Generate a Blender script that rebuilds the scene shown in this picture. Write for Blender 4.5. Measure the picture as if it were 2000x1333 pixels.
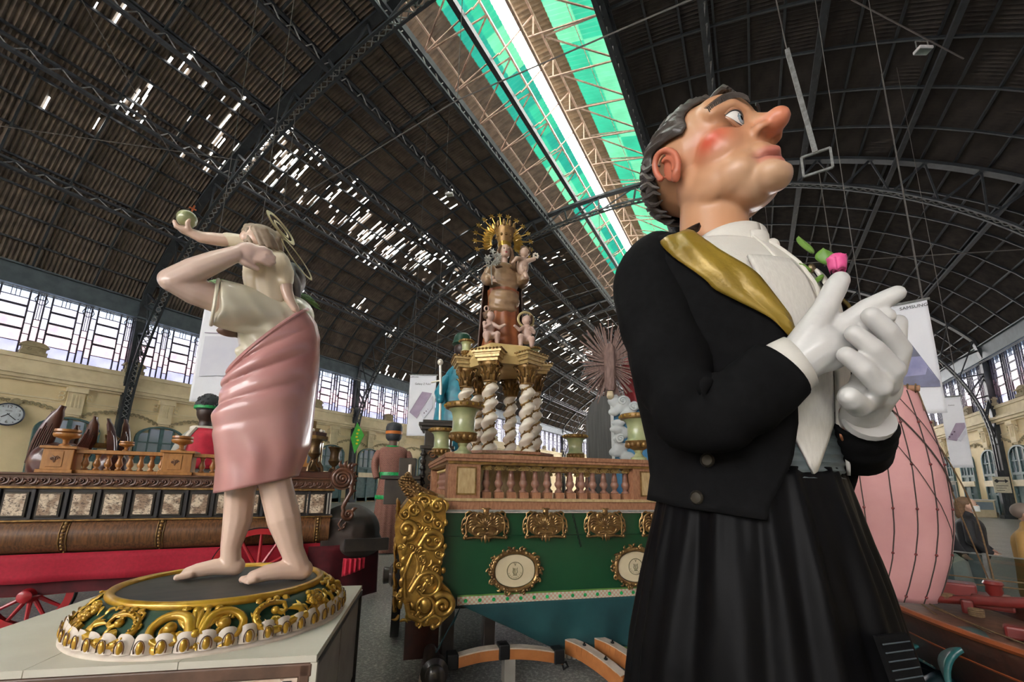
import bpy, bmesh, math, random
import numpy as np
from mathutils import Vector, Matrix, Quaternion
PI = math.pi
for o in list(bpy.data.objects): bpy.data.objects.remove(o, do_unlink=True)
SC = bpy.context.scene
COL = SC.collection
rnd = random.Random(7)

# ---------------------------------------------------------------- camera, sky, exposure
CAM_H, CAM_YAW, CAM_PITCH, CAM_ROLL = 1.75, 0.5148, 0.1936, 0.0167
cd = bpy.data.cameras.new('camera'); cam = bpy.data.objects.new('camera', cd); COL.objects.link(cam)
_f = Vector((-math.sin(CAM_YAW)*math.cos(CAM_PITCH), math.cos(CAM_YAW)*math.cos(CAM_PITCH), math.sin(CAM_PITCH)))
_r = Vector((math.cos(CAM_YAW), math.sin(CAM_YAW), 0)); _u = _r.cross(_f)
_r2 = _r*math.cos(CAM_ROLL) + _u*math.sin(CAM_ROLL); _u2 = -_r*math.sin(CAM_ROLL) + _u*math.cos(CAM_ROLL)
cam.matrix_world = Matrix(((_r2.x,_u2.x,-_f.x,0),(_r2.y,_u2.y,-_f.y,0),(_r2.z,_u2.z,-_f.z,CAM_H),(0,0,0,1)))
cd.sensor_width = 36; cd.lens = 829.4/2000*36; cd.shift_y = 118.2/2000; cd.clip_end = 500; cd.clip_start = .05
SC.camera = cam
W = bpy.data.worlds.new('sky'); SC.world = W; W.use_nodes = True
_bg = W.node_tree.nodes['Background']; _bg.inputs[0].default_value = (1.0, .965, .915, 1); _bg.inputs[1].default_value = 10.0
_vs = SC.view_settings
_vs.view_transform = 'Standard'; _vs.look = 'None'; _vs.gamma = 1; _vs.use_curve_mapping = False; _vs.exposure = 1.62

# ---------------------------------------------------------------- materials
MATS = {}
def nt(name):
    m = bpy.data.materials.new(name); m.use_nodes = True; t = m.node_tree; MATS[name] = m
    return m, t, t.nodes['Principled BSDF'], t.nodes, t.links
def c4(c): return (c[0], c[1], c[2], 1)
def mixc(N, L, fac, a, b):
    n = N.new('ShaderNodeMix'); n.data_type = 'RGBA'
    if hasattr(fac, 'links') or hasattr(fac, 'is_linked'): L.new(fac, n.inputs[0])
    else: n.inputs[0].default_value = fac
    for s, v in ((6, a), (7, b)):
        if isinstance(v, tuple): n.inputs[s].default_value = c4(v)
        else: L.new(v, n.inputs[s])
    return n.outputs[2]
def ramp(N, L, src, p0, p1):
    r = N.new('ShaderNodeMapRange'); r.clamp = True
    L.new(src, r.inputs[0]); r.inputs[1].default_value = p0; r.inputs[2].default_value = p1
    return r.outputs[0]
def coords(N, L, kind='Object', scale=(1,1,1), rot=(0,0,0)):
    tc = N.new('ShaderNodeTexCoord'); mp = N.new('ShaderNodeMapping')
    mp.inputs['Scale'].default_value = scale; mp.inputs['Rotation'].default_value = rot
    L.new(tc.outputs[kind], mp.inputs[0]); return mp.outputs[0]
def noise(N, L, vec, scale, detail=4, rough=.55):
    n = N.new('ShaderNodeTexNoise'); n.inputs['Scale'].default_value = scale; n.inputs['Detail'].default_value = detail
    n.inputs['Roughness'].default_value = rough; L.new(vec, n.inputs['Vector']); return n.outputs[0]
def bump(N, L, B, h, st, dist=.01):
    b = N.new('ShaderNodeBump'); b.inputs['Strength'].default_value = st; b.inputs['Distance'].default_value = dist
    L.new(h, b.inputs['Height']); L.new(b.outputs[0], B.inputs['Normal'])
def M(name, col, rough=.5, metal=0., col2=None, scale=6, lo=.35, hi=.65, stretch=(1,1,1), bmp=0, bs=40, bd=.01, coat=0, sheen=0, spec=.5, attr=False):
    if name in MATS: return MATS[name]
    m, t, B, N, L = nt(name)
    v = coords(N, L, scale=stretch)
    if col2 is None: col2 = tuple(min(1, c*.8) for c in col)
    base = mixc(N, L, ramp(N, L, noise(N, L, v, scale), lo, hi), col, col2)
    if attr:
        a = N.new('ShaderNodeAttribute'); a.attribute_name = 'Col'
        mu = N.new('ShaderNodeMix'); mu.data_type = 'RGBA'; mu.blend_type = 'MULTIPLY'; mu.inputs[0].default_value = 1
        L.new(base, mu.inputs[6]); L.new(a.outputs[0], mu.inputs[7]); base = mu.outputs[2]
    L.new(base, B.inputs['Base Color'])
    B.inputs['Roughness'].default_value = rough; B.inputs['Metallic'].default_value = metal
    B.inputs['Coat Weight'].default_value = coat; B.inputs['Sheen Weight'].default_value = sheen
    B.inputs['Specular IOR Level'].default_value = spec
    if bmp: bump(N, L, B, noise(N, L, v, bs), bmp, bd)
    return m

M('steel', (.035,.042,.046), .5, .2, (.02,.024,.028), 3)
M('steel_blue', (.10,.13,.14), .5, .2, (.07,.09,.10), 2)
M('steel_light', (.30,.31,.30), .5, .3, (.18,.18,.17), 9)
M('steel_pink', (.52,.36,.28), .55, .0, (.36,.24,.18), 5)
M('cable', (.10,.09,.08), .6)
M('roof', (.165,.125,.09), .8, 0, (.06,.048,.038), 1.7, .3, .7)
M('roof_shaded', (.058,.047,.040), .85, 0, (.025,.021,.019), 2.3, .3, .7)  # same sheet on the right half, its shade put into the colour
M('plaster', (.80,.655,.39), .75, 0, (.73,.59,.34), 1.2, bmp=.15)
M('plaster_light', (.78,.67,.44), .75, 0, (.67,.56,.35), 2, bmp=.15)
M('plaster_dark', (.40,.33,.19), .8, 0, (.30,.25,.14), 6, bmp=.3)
M('green_frame', (.075,.14,.14), .5, 0, (.05,.10,.10), 4)
M('win_bar', (.05,.045,.06), .5)
M('white_paint', (.80,.79,.76), .5, 0, (.72,.71,.68), 3)
M('black_iron', (.012,.012,.013), .4, .3)
M('black_wood', (.018,.015,.013), .3, 0, (.035,.028,.022), 5, coat=.3)
M('black_cloth', (.0038,.0038,.0042), .9, 0, (.006,.006,.0066), 30, bmp=.25, bs=300, bd=.002, spec=.12)
M('black_satin', (.0026,.0026,.003), .45, 0, (.0045,.0045,.005), 3, bmp=.12, bs=9, bd=.02, spec=.07)
M('grey_satin', (.13,.16,.165), .4, 0, (.09,.115,.12), 8, stretch=(1,1,6), bmp=.3, bs=14)
M('white_cotton', (.66,.635,.575), .8, 0, (.60,.575,.52), 4, bmp=.25, bs=160, bd=.003)
M('white_pique', (.66,.635,.575), .8, 0, (.60,.575,.52), 90, stretch=(1,1,.25), bmp=.3, bs=120, bd=.004)
M('glove', (.60,.595,.575), .38, 0, (.54,.53,.51), 5, coat=.15, bmp=.1, bs=20)
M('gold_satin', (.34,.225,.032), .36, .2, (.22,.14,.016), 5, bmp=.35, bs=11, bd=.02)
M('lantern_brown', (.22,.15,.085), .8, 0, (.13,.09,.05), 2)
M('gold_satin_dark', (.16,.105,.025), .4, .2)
M('brass', (.22,.17,.09), .4, .7)
M('dull_brass', (.055,.048,.036), .45, .6)
M('copper', (.34,.13,.06), .4, .5)
M('hair', (.085,.070,.060), .45, 0, (.038,.030,.026), 9, stretch=(1,1,3), bmp=.3, bs=30, coat=.2)
M('hair_grey', (.20,.19,.19), .45, 0, (.07,.065,.065), 14, stretch=(1,1,.3), bmp=.4, bs=30)
M('hair_child', (.36,.28,.20), .5, 0, (.25,.185,.125), 10, bmp=.3, bs=25)
M('face', (1,1,1), .40, 0, (.96,.95,.94), 3, coat=.10, attr=True)
M('eye', (1,1,1), .1, 0, (.98,.98,.98), 3, coat=.6, attr=True)
M('statue_skin', (.74,.55,.43), .3, 0, (.66,.44,.34), 2.2, .3, .8, coat=.3)
M('statue_arm', (.66,.47,.40), .3, 0, (.64,.50,.40), 2.5, .3, .8, coat=.3)
M('statue_cream', (.66,.62,.45), .34, 0, (.70,.66,.52), 2, coat=.3)
M('statue_child', (.72,.61,.42), .36, 0, (.76,.66,.50), 3, coat=.25)
M('statue_red', (.50,.21,.20), .3, 0, (.60,.34,.32), 1.6, .3, .75, coat=.4)
M('gold_paint', (.62,.37,.035), .28, .35, (.42,.22,.02), 9, coat=.3)
M('gold_leaf', (.55,.34,.075), .28, .72, (.24,.125,.03), 13, .3, .75, bmp=.2, bs=60)
M('gold_bronze', (.42,.26,.10), .30, .72, (.12,.062,.03), 16, .3, .75, bmp=.2, bs=60)
M('gold_bright', (.70,.46,.10), .28, .75, (.45,.27,.05), 10)
M('gilt_wood', (.34,.20,.06), .38, .45, (.14,.075,.025), 14, .3, .7)
M('base_green', (.012,.05,.028), .4, 0, (.02,.065,.04), 3)
M('base_white', (.72,.64,.54), .5, 0, (.62,.53,.44), 8)
M('base_top', (.030,.034,.029), .5, 0, (.055,.055,.045), 3, stretch=(1,4,1))
M('box_top', (.66,.63,.53), .5, 0, (.60,.57,.47), 3)
M('box_side', (.33,.31,.27), .55, 0, (.25,.23,.20), 3)
M('box_frame', (.16,.085,.055), .45, 0, (.10,.055,.035), 8)
M('float_green', (.010,.070,.026), .38, 0, (.007,.050,.019), 1.5, coat=.25)
M('teal_velvet', (.003,.040,.045), .75, 0, (.005,.065,.066), 2.5, sheen=.06, bmp=.1, bs=90, bd=.003)
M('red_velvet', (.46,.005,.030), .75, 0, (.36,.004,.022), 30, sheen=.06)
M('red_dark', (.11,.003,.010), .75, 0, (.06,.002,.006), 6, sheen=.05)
M('red_paint', (.46,.012,.022), .35, 0, (.36,.010,.018), 3, coat=.3)
M('red_cloth', (.34,.014,.02), .5, 0, (.20,.008,.012), 4, sheen=.2)
M('faux_marble_red', (.42,.21,.115), .4, 0, (.27,.115,.06), 16, .35, .65, stretch=(3,3,1))
M('faux_marble_buff', (.56,.42,.22), .4, 0, (.42,.29,.13), 9, .35, .65, stretch=(4,4,1))
M('onyx', (.42,.44,.22), .3, 0, (.27,.32,.16), 7, coat=.4)
M('cream_paint', (.66,.57,.38), .45, 0, (.58,.49,.31), 4)
M('ivory', (.80,.74,.63), .28, 0, (.72,.64,.50), 4, coat=.4)
M('walnut', (.20,.085,.030), .38, 0, (.075,.031,.013), 3.5, stretch=(14,14,1), coat=.25)
M('walnut_red', (.135,.050,.024), .38, 0, (.07,.027,.014), 6, coat=.25)
M('oak', (.44,.195,.048), .36, 0, (.32,.13,.03), 5, stretch=(4,4,1), coat=.3)
M('dark_panel', (.018,.018,.022), .4, 0, (.028,.028,.032), 4)
M('mahogany', (.085,.022,.014), .3, 0, (.05,.014,.010), 8, coat=.4)
M('dress_green', (.01,.42,.10), .45, 0, (.006,.22,.05), 20)
M('skin_dark', (.05,.028,.020), .4, 0, (.035,.02,.015), 4)
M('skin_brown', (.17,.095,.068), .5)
M('cap', (.022,.024,.028), .6, 0, (.035,.037,.04), 30, bmp=.3, bs=80)
M('orange_cloth', (.62,.17,.02), .6)
M('cape_white', (.70,.64,.54), .7, 0, (.6,.55,.46), 6)
M('cape_grey', (.34,.33,.29), .8)
M('scarlet', (.62,.02,.05), .6, 0, (.5,.015,.04), 9)
M('virgin_robe', (.34,.22,.12), .4, 0, (.24,.145,.08), 7, coat=.15)
M('virgin_dress', (.32,.105,.035), .42, 0, (.22,.065,.025), 7, coat=.15)
M('virgin_mantle', (.13,.085,.06), .45, 0, (.085,.05,.04), 6)
M('virgin_skin', (.52,.37,.28), .4, 0, (.46,.32,.235), 8)
M('putto_skin', (.56,.40,.33), .4, 0, (.47,.31,.25), 8)
M('silver', (.55,.55,.50), .35, .5, (.4,.4,.36), 20)
M('driftwood', (.27,.175,.150), .7, 0, (.15,.090,.075), 7, stretch=(5,5,1), bmp=.3, bs=30)
M('rock_grey', (.11,.112,.108), .7, 0, (.075,.077,.074), 3, stretch=(14,14,.6))
M('cloud', (.62,.65,.64), .45, 0, (.50,.54,.54), 5)
M('sky_blue', (.02,.16,.34), .5, 0, (.06,.24,.40), 4)
M('sail', (.70,.37,.36), .75, 0, (.63,.31,.31), 2.2, bmp=.12, bs=30, sheen=.1)
M('rope', (.20,.125,.06), .8, 0, (.13,.08,.04), 60, bmp=.4, bs=120)
M('rope_dark', (.06,.045,.038), .8)
M('ship_wood', (.085,.028,.018), .4, 0, (.05,.018,.012), 6, stretch=(3,3,1), coat=.2)
M('ship_red', (.20,.022,.018), .4, 0, (.13,.016,.014), 5, coat=.2)
M('ship_orange', (.36,.085,.022), .45)
M('bamboo', (.50,.29,.17), .5, 0, (.38,.19,.10), 8)
M('wave', (.02,.125,.125), .35, 0, (.16,.26,.24), 6, .45, .8, coat=.3, bmp=.3, bs=12)
M('ship_deck', (.20,.105,.065), .5, 0, (.13,.065,.04), 5, stretch=(3,3,1))
M('deep_sea', (.008,.022,.032), .35, 0, (.03,.07,.085), 7, .5, .8, bmp=.5, bs=10)
M('foam', (.50,.50,.40), .5, 0, (.30,.36,.30), 14)
M('yoke_orange', (.42,.155,.045), .45, 0, (.32,.11,.03), 6)
M('yoke_white', (.55,.46,.38), .6, 0, (.42,.32,.25), 10)
M('coat_black', (.012,.012,.014), .7, 0, (.02,.02,.023), 12)
M('coat_camel', (.42,.235,.075), .8, 0, (.36,.2,.06), 6)
M('person_skin', (.56,.34,.25), .5)
M('person_hair', (.17,.095,.045), .6, 0, (.10,.055,.03), 30)
M('person_hair_grey', (.20,.15,.12), .6)
M('mask_white', (.70,.74,.74), .7)
M('jeans', (.20,.24,.25), .8)
M('rose', (.72,.045,.24), .5, 0, (.82,.16,.36), 16)
M('leaf', (.09,.22,.03), .45, 0, (.17,.32,.06), 8)
M('palm', (.06,.17,.03), .5, 0, (.14,.26,.06), 8)
M('teal_cape', (.02,.26,.34), .4, 0, (.015,.14,.20), 7)
M('banner_white', (.78,.79,.82), .6, 0, (.72,.73,.78), .8, bmp=.3, bs=2.5, bd=.05)
M('print_black', (.03,.03,.035), .6)
M('print_violet', (.40,.32,.42), .6, 0, (.30,.23,.33), 2)
M('print_dark', (.07,.075,.10), .5, 0, (.16,.165,.30), 1.2)
M('print_mid', (.10,.055,.09), .6)
M('clock_face', (.72,.78,.82), .4)
M('clock_rim', (.03,.045,.08), .4)
M('yellow_sign', (.85,.75,.02), .5)
M('green_sign', (.05,.45,.04), .5)
M('sign_cream', (.62,.58,.44), .6)
M('tin_white', (.62,.60,.56), .5)
M('lamp_white', (.75,.75,.72), .4)

def special():
    m, t, B, N, L = nt('floor')                         # polished grey terrazzo
    v = coords(N, L)
    vo = N.new('ShaderNodeTexVoronoi'); vo.inputs['Scale'].default_value = 55; L.new(v, vo.inputs['Vector'])
    a = mixc(N, L, ramp(N, L, noise(N, L, v, .5, 5), .35, .7), (.27,.268,.24), (.40,.385,.345))
    b = mixc(N, L, ramp(N, L, vo.outputs['Distance'], .1, .55), a, (.14,.14,.125))
    b = mixc(N, L, ramp(N, L, noise(N, L, v, 26, 3), .5, .75), b, (.50,.48,.43))
    L.new(b, B.inputs['Base Color'])
    r = N.new('ShaderNodeMapRange'); L.new(noise(N, L, v, 1.6, 4), r.inputs[0]); r.inputs[3].default_value = .22; r.inputs[4].default_value = .42
    L.new(r.outputs[0], B.inputs['Roughness'])
    bump(N, L, B, noise(N, L, v, 9), .05, .004)
    m, t, B, N, L = nt('pink_marble')
    v = coords(N, L)
    d = N.new('ShaderNodeTexNoise'); d.inputs['Scale'].default_value = 7; d.inputs['Detail'].default_value = 6; d.inputs['Distortion'].default_value = 2.2; L.new(v, d.inputs['Vector'])
    a = mixc(N, L, ramp(N, L, d.outputs[0], .35, .6), (.66,.47,.36), (.74,.62,.50))
    b = mixc(N, L, ramp(N, L, d.outputs[0], .60, .63), a, (.42,.22,.14))
    b = mixc(N, L, ramp(N, L, d.outputs[0], .64, .69), b, (.72,.57,.45))
    L.new(b, B.inputs['Base Color']); B.inputs['Roughness'].default_value = .35
    m, t, B, N, L = nt('engraving')                     # printed town views on the brown carriage
    v = coords(N, L, scale=(1,1,1))
    w = noise(N, L, coords(N, L, scale=(34,34,55)), 1.0, 6, .75)
    w2 = noise(N, L, coords(N, L, scale=(9,9,7)), 1.0, 3, .5)
    a = mixc(N, L, ramp(N, L, w2, .45, .56), (.70,.58,.43), (.34,.23,.15))
    b = mixc(N, L, ramp(N, L, w, .5, .6), a, (.10,.065,.045))
    L.new(b, B.inputs['Base Color']); B.inputs['Roughness'].default_value = .5
    m, t, B, N, L = nt('dress_weave')
    v = coords(N, L)
    br = N.new('ShaderNodeTexBrick'); br.inputs['Scale'].default_value = 9; L.new(coords(N, L, scale=(1,1,1), rot=(PI/2,0,0)), br.inputs['Vector'])
    br.inputs['Color1'].default_value = (.17,.06,.045,1); br.inputs['Color2'].default_value = (.21,.08,.06,1); br.inputs['Mortar'].default_value = (.36,.20,.14,1)
    br.inputs['Mortar Size'].default_value = .018
    b = mixc(N, L, ramp(N, L, noise(N, L, v, 30), .5, .7), br.outputs[0], (.28,.12,.085))
    L.new(b, B.inputs['Base Color']); B.inputs['Roughness'].default_value = .8
    m, t, B, N, L = nt('trim_band')                     # green, white and pink braid
    v = coords(N, L)
    ch = N.new('ShaderNodeTexChecker'); ch.inputs['Scale'].default_value = 48; L.new(v, ch.inputs['Vector'])
    ch.inputs[1].default_value = (.52,.52,.40,1); ch.inputs[2].default_value = (.50,.30,.22,1)
    L.new(ch.outputs[0], B.inputs['Base Color']); B.inputs['Roughness'].default_value = .7
    def sheer(name, tint, gloss, frac, rough=.15):      # thin tinted glass
        m, t, B, N, L = nt(name); N.remove(B); out = N['Material Output']
        tr = N.new('ShaderNodeBsdfTransparent'); gl = N.new('ShaderNodeBsdfGlossy'); mx = N.new('ShaderNodeMixShader')
        v = coords(N, L)
        c = mixc(N, L, ramp(N, L, noise(N, L, v, .9, 4), .3, .7), tint, tuple(x*.72 for x in tint))
        L.new(c, tr.inputs[0]); gl.inputs[0].default_value = c4(gloss); gl.inputs[1].default_value = rough
        mx.inputs[0].default_value = frac; L.new(tr.outputs[0], mx.inputs[1]); L.new(gl.outputs[0], mx.inputs[2]); L.new(mx.outputs[0], out.inputs[0])
    sheer('pane_pale', (.275,.275,.32), (.8,.8,.85), .06)
    sheer('pane_pink', (.30,.25,.275), (.8,.8,.85), .06)
    sheer('pane_violet', (.20,.205,.265), (.8,.8,.85), .08)
    sheer('pane_blue', (.25,.275,.325), (.8,.85,.9), .06)
    sheer('lunette_pane', (.45,.45,.48), (.8,.85,.9), .06)
    sheer('skylight', (.0022,.030,.018), (.7,.8,.75), .05, .3)
    sheer('skylight_b', (.0012,.021,.0155), (.7,.8,.75), .05, .3)
    sheer('skylight_c', (.010,.042,.024), (.7,.8,.75), .05, .3)
    sheer('clear_glass', (.80,.86,.84), (.9,.95,.93), .14, .03)
    m, t, B, N, L = nt('window_dim')                    # panes of the doors below, the room behind them is dim
    v = coords(N, L)
    L.new(mixc(N, L, ramp(N, L, noise(N, L, v, .7), .3, .7), (.20,.26,.30), (.30,.36,.40)), B.inputs['Base Color'])
    B.inputs['Roughness'].default_value = .08; B.inputs['Coat Weight'].default_value = .5
special()

# ---------------------------------------------------------------- mesh helpers
def V(*a): return np.array(a, float)
def nrm(v):
    v = np.asarray(v, float); n = np.linalg.norm(v); return v/n if n > 1e-12 else v
class MB:
    def __init__(s): s.v = []; s.f = []; s.m = []; s.mi = 0
    def add(s, vs, fs):
        k = len(s.v); s.v.extend([tuple(map(float, p)) for p in vs])
        for f in fs: s.f.append(tuple(i+k for i in f)); s.m.append(s.mi)
        return s
    def box(s, c, d, R=None):
        vs = []
        for sx in (-.5,.5):
            for sy in (-.5,.5):
                for sz in (-.5,.5):
                    p = V(sx*d[0], sy*d[1], sz*d[2])
                    if R is not None: p = R @ p
                    vs.append(p + np.asarray(c, float))
        return s.add(vs, [(0,1,3,2),(4,6,7,5),(0,4,5,1),(2,3,7,6),(0,2,6,4),(1,5,7,3)])
    def b2(s, a, b): return s.box([(a[i]+b[i])/2 for i in range(3)], [abs(b[i]-a[i]) for i in range(3)])
    def bar(s, a, b, w, h=None, up=(0,0,1)):           # straight bar of rectangular section
        a = V(*a); b = V(*b); d = b-a; l = np.linalg.norm(d)
        if l < 1e-6: return s
        d /= l; u = np.asarray(up, float)
        if abs(d@u) > .98: u = V(1,0,0) if abs(d[0]) < .9 else V(0,1,0)
        x = nrm(np.cross(d, u)); z = np.cross(x, d); h = h or w
        vs = []
        for p in (a, b):
            for i, j in ((-1,-1),(1,-1),(1,1),(-1,1)): vs.append(p + x*i*w/2 + z*j*h/2)
        return s.add(vs, [(0,1,2,3),(7,6,5,4),(0,4,5,1),(1,5,6,2),(2,6,7,3),(3,7,4,0)])
    def loft(s, rings, closed=True, cap=True):
        n = len(rings[0]); vs = [p for r in rings for p in r]; fs = []
        for i in range(len(rings)-1):
            for j in range(n if closed else n-1):
                k = (j+1) % n; fs.append((i*n+j, i*n+k, (i+1)*n+k, (i+1)*n+j))
        if cap and closed: fs.append(tuple(range(n-1,-1,-1))); fs.append(tuple((len(rings)-1)*n+j for j in range(n)))
        return s.add(vs, fs)
    def tube(s, pts, r, seg=8, closed=False, cap=True, flat=1.0, up=None):
        P = [np.asarray(p, float) for p in pts]; n = len(P)
        rr = r if hasattr(r, '__len__') else [r]*n
        T = []
        for i in range(n):
            a = P[(i-1) % n] if (closed or i > 0) else P[i]; b = P[(i+1) % n] if (closed or i < n-1) else P[i]
            T.append(nrm(b-a))
        u = V(0,0,1) if up is None else np.asarray(up, float)
        if abs(T[0]@u) > .95 and up is None: u = V(1,0,0)
        X = nrm(np.cross(T[0], u)); rings = []
        for i in range(n):
            if up is not None:
                X = np.cross(T[i], u); X = nrm(X) if np.linalg.norm(X) > 1e-4 else V(1,0,0)
            else:
                X = nrm(X - T[i]*(X@T[i]))
            Y = np.cross(T[i], X)
            rings.append([P[i] + X*math.cos(2*PI*j/seg)*rr[i] + Y*math.sin(2*PI*j/seg)*rr[i]*flat for j in range(seg)])
        if closed: rings.append(rings[0]); return s.loft(rings, True, False)
        return s.loft(rings, True, cap)
    def lathe(s, prof, c=(0,0,0), seg=20, cap=True, sx=1, sy=1):
        return s.loft([[(c[0]+r*math.cos(2*PI*j/seg)*sx, c[1]+r*math.sin(2*PI*j/seg)*sy, c[2]+z) for j in range(seg)] for r, z in prof], True, cap)
    def ell(s, c, r, R=None, seg=16, rows=10):
        if not hasattr(r, '__len__'): r = (r, r, r)
        vs = [V(0,0,-r[2])]; fs = []
        for i in range(1, rows):
            a = -PI/2 + PI*i/rows
            for j in range(seg):
                b = 2*PI*j/seg; vs.append(V(r[0]*math.cos(a)*math.cos(b), r[1]*math.cos(a)*math.sin(b), r[2]*math.sin(a)))
        vs.append(V(0,0,r[2])); e = len(vs)-1
        for j in range(seg):
            k = (j+1) % seg; fs.append((0, 1+k, 1+j)); fs.append((e, e-seg+j, e-seg+k))
            for i in range(rows-2): fs.append((1+i*seg+j, 1+i*seg+k, 1+(i+1)*seg+k, 1+(i+1)*seg+j))
        if R is not None: vs = [R @ p for p in vs]
        return s.add([p + np.asarray(c, float) for p in vs], fs)
    def limb(s, pts, r, seg=12):                        # tapered limb with round ends, for remeshing
        s.tube(pts, r, seg)
        rr = r if hasattr(r, '__len__') else [r]*len(pts)
        for p, q in zip(pts, rr): s.ell(p, q, seg=12, rows=8)
        return s
    def prism(s, poly, fn, d):                          # poly in (u,v); fn(u,v,h) -> point
        n = len(poly); vs = [fn(u, v, 0) for u, v in poly] + [fn(u, v, d) for u, v in poly]
        return s.add(vs, [tuple(range(n-1,-1,-1)), tuple(range(n, 2*n))] + [(i, (i+1) % n, n+(i+1) % n, n+i) for i in range(n)])
    def grid(s, fn, nu, nv, closed_u=False):
        vs = [fn(i/nu, j/nv) for i in range(nu + (0 if closed_u else 1)) for j in range(nv+1)]; fs = []; w = nv+1
        for i in range(nu):
            k = (i+1) % nu if closed_u else i+1
            for j in range(nv): fs.append((i*w+j, k*w+j, k*w+j+1, i*w+j+1))
        return s.add(vs, fs)
    def mesh(s, name, mats, smooth=False, ang=None):
        me = bpy.data.meshes.new(name); me.from_pydata(s.v, [], s.f); me.update()
        if not isinstance(mats, (list, tuple)): mats = [mats]
        for q in mats: me.materials.append(MATS[q])
        if len(mats) > 1: me.polygons.foreach_set('material_index', s.m)
        bm = bmesh.new(); bm.from_mesh(me); bmesh.ops.recalc_face_normals(bm, faces=bm.faces); bm.to_mesh(me); bm.free()
        if smooth:
            me.polygons.foreach_set('use_smooth', [True]*len(me.polygons))
            if ang: me.set_sharp_from_angle(angle=math.radians(ang))
        return me
    def build(s, name, mats, parent=None, smooth=False, ang=40, solid=0, off=0, subd=0, bevel=0):
        o = bpy.data.objects.new(name, s.mesh(name, mats, smooth, ang)); COL.objects.link(o)
        if parent is not None: o.parent = parent
        if solid: q = o.modifiers.new('s', 'SOLIDIFY'); q.thickness = solid; q.offset = off
        if bevel: q = o.modifiers.new('b', 'BEVEL'); q.width = bevel; q.segments = 2; q.limit_method = 'ANGLE'
        if subd: q = o.modifiers.new('d', 'SUBSURF'); q.levels = subd; q.render_levels = subd
        return o
def organic(name, mb, mat, parent, voxel=.01, smooth=6, warp=None, paint=None, factor=.5):
    me = mb.mesh(name+'_t', mat); t = bpy.data.objects.new(name+'_t', me); COL.objects.link(t)
    q = t.modifiers.new('r', 'REMESH'); q.mode = 'VOXEL'; q.voxel_size = voxel
    if smooth: q = t.modifiers.new('s', 'SMOOTH'); q.factor = factor; q.iterations = smooth
    dg = bpy.context.evaluated_depsgraph_get(); dg.update()
    nm = bpy.data.meshes.new_from_object(t.evaluated_get(dg)); nm.name = name
    bpy.data.objects.remove(t, do_unlink=True); bpy.data.meshes.remove(me)
    n = len(nm.vertices); co = np.empty(n*3); nm.vertices.foreach_get('co', co); co = co.reshape(-1, 3)
    if warp is not None:
        co = warp(co); nm.vertices.foreach_set('co', co.ravel())
    if paint is not None:
        cl = np.ones((n, 4)); cl[:, :3] = paint(co)
        at = nm.color_attributes.new('Col', 'FLOAT_COLOR', 'POINT'); at.data.foreach_set('color', cl.ravel())
    nm.materials.clear(); nm.materials.append(MATS[mat])
    nm.polygons.foreach_set('use_smooth', [True]*len(nm.polygons)); nm.update()
    o = bpy.data.objects.new(name, nm); COL.objects.link(o); o.parent = parent
    return o
def tag(o, label=None, cat=None, group=None, kind=None):
    if label: o['label'] = label
    if cat: o['category'] = cat
    if group: o['group'] = group
    if kind: o['kind'] = kind
    return o
def thing(name, label, cat, loc=(0,0,0), rz=0, group=None):
    o = bpy.data.objects.new(name, None); COL.objects.link(o); o.location = loc; o.rotation_euler = (0,0,rz)
    o.empty_display_size = .1
    return tag(o, label, cat, group)
def frame(name, label, cat, b, D, group=None):         # bearing b (deg, right +) and distance D from the camera's foot
    a = math.radians(b); return thing(name, label, cat, (D*math.sin(a), D*math.cos(a), 0), -a, group)
def copy_tree(o, parent=None):
    c = o.copy(); COL.objects.link(c); c.parent = parent
    for ch in list(o.children): copy_tree(ch, c)
    return c
def link(name, me, parent, loc=(0,0,0), rot=(0,0,0), scale=(1,1,1)):
    o = bpy.data.objects.new(name, me); COL.objects.link(o); o.parent = parent
    o.location = loc; o.rotation_euler = rot; o.scale = scale; return o
def text(name, body, size, mat, parent, loc, rot, align='CENTER', depth=.003, sx=1.0):
    cu = bpy.data.curves.new(name, 'FONT'); cu.body = body; cu.size = size; cu.align_x = align; cu.align_y = 'CENTER'; cu.extrude = depth; cu.resolution_u = 2
    t = bpy.data.objects.new(name+'_t', cu); COL.objects.link(t)
    dg = bpy.context.evaluated_depsgraph_get(); dg.update()
    me = bpy.data.meshes.new_from_object(t.evaluated_get(dg)); me.name = name
    bpy.data.objects.remove(t, do_unlink=True); bpy.data.curves.remove(cu)
    me.materials.clear(); me.materials.append(MATS[mat])
    return link(name, me, parent, loc, rot, (sx,1,1))
def lerp(a, b, t): return np.asarray(a, float)*(1-t) + np.asarray(b, float)*t
def interp(tab, z):                                     # tab rows (z, a, b, ...)
    zs = [r[0] for r in tab]; return [float(np.interp(z, zs, [r[k] for r in tab])) for k in range(1, len(tab[0]))]
def smooth_path(pts, n):                                # Catmull-Rom through pts
    P = [np.asarray(p, float) for p in pts]; P = [2*P[0]-P[1]] + P + [2*P[-1]-P[-2]]; out = []
    m = len(P)-3
    for k in range(n+1):
        t = k/n*m; i = min(int(t), m-1); u = t-i; a, b, c, d = P[i:i+4]
        out.append(.5*((2*b) + (c-a)*u + (2*a-5*b+4*c-d)*u*u + (3*b-a-3*c+d)*u**3))
    return out
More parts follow.
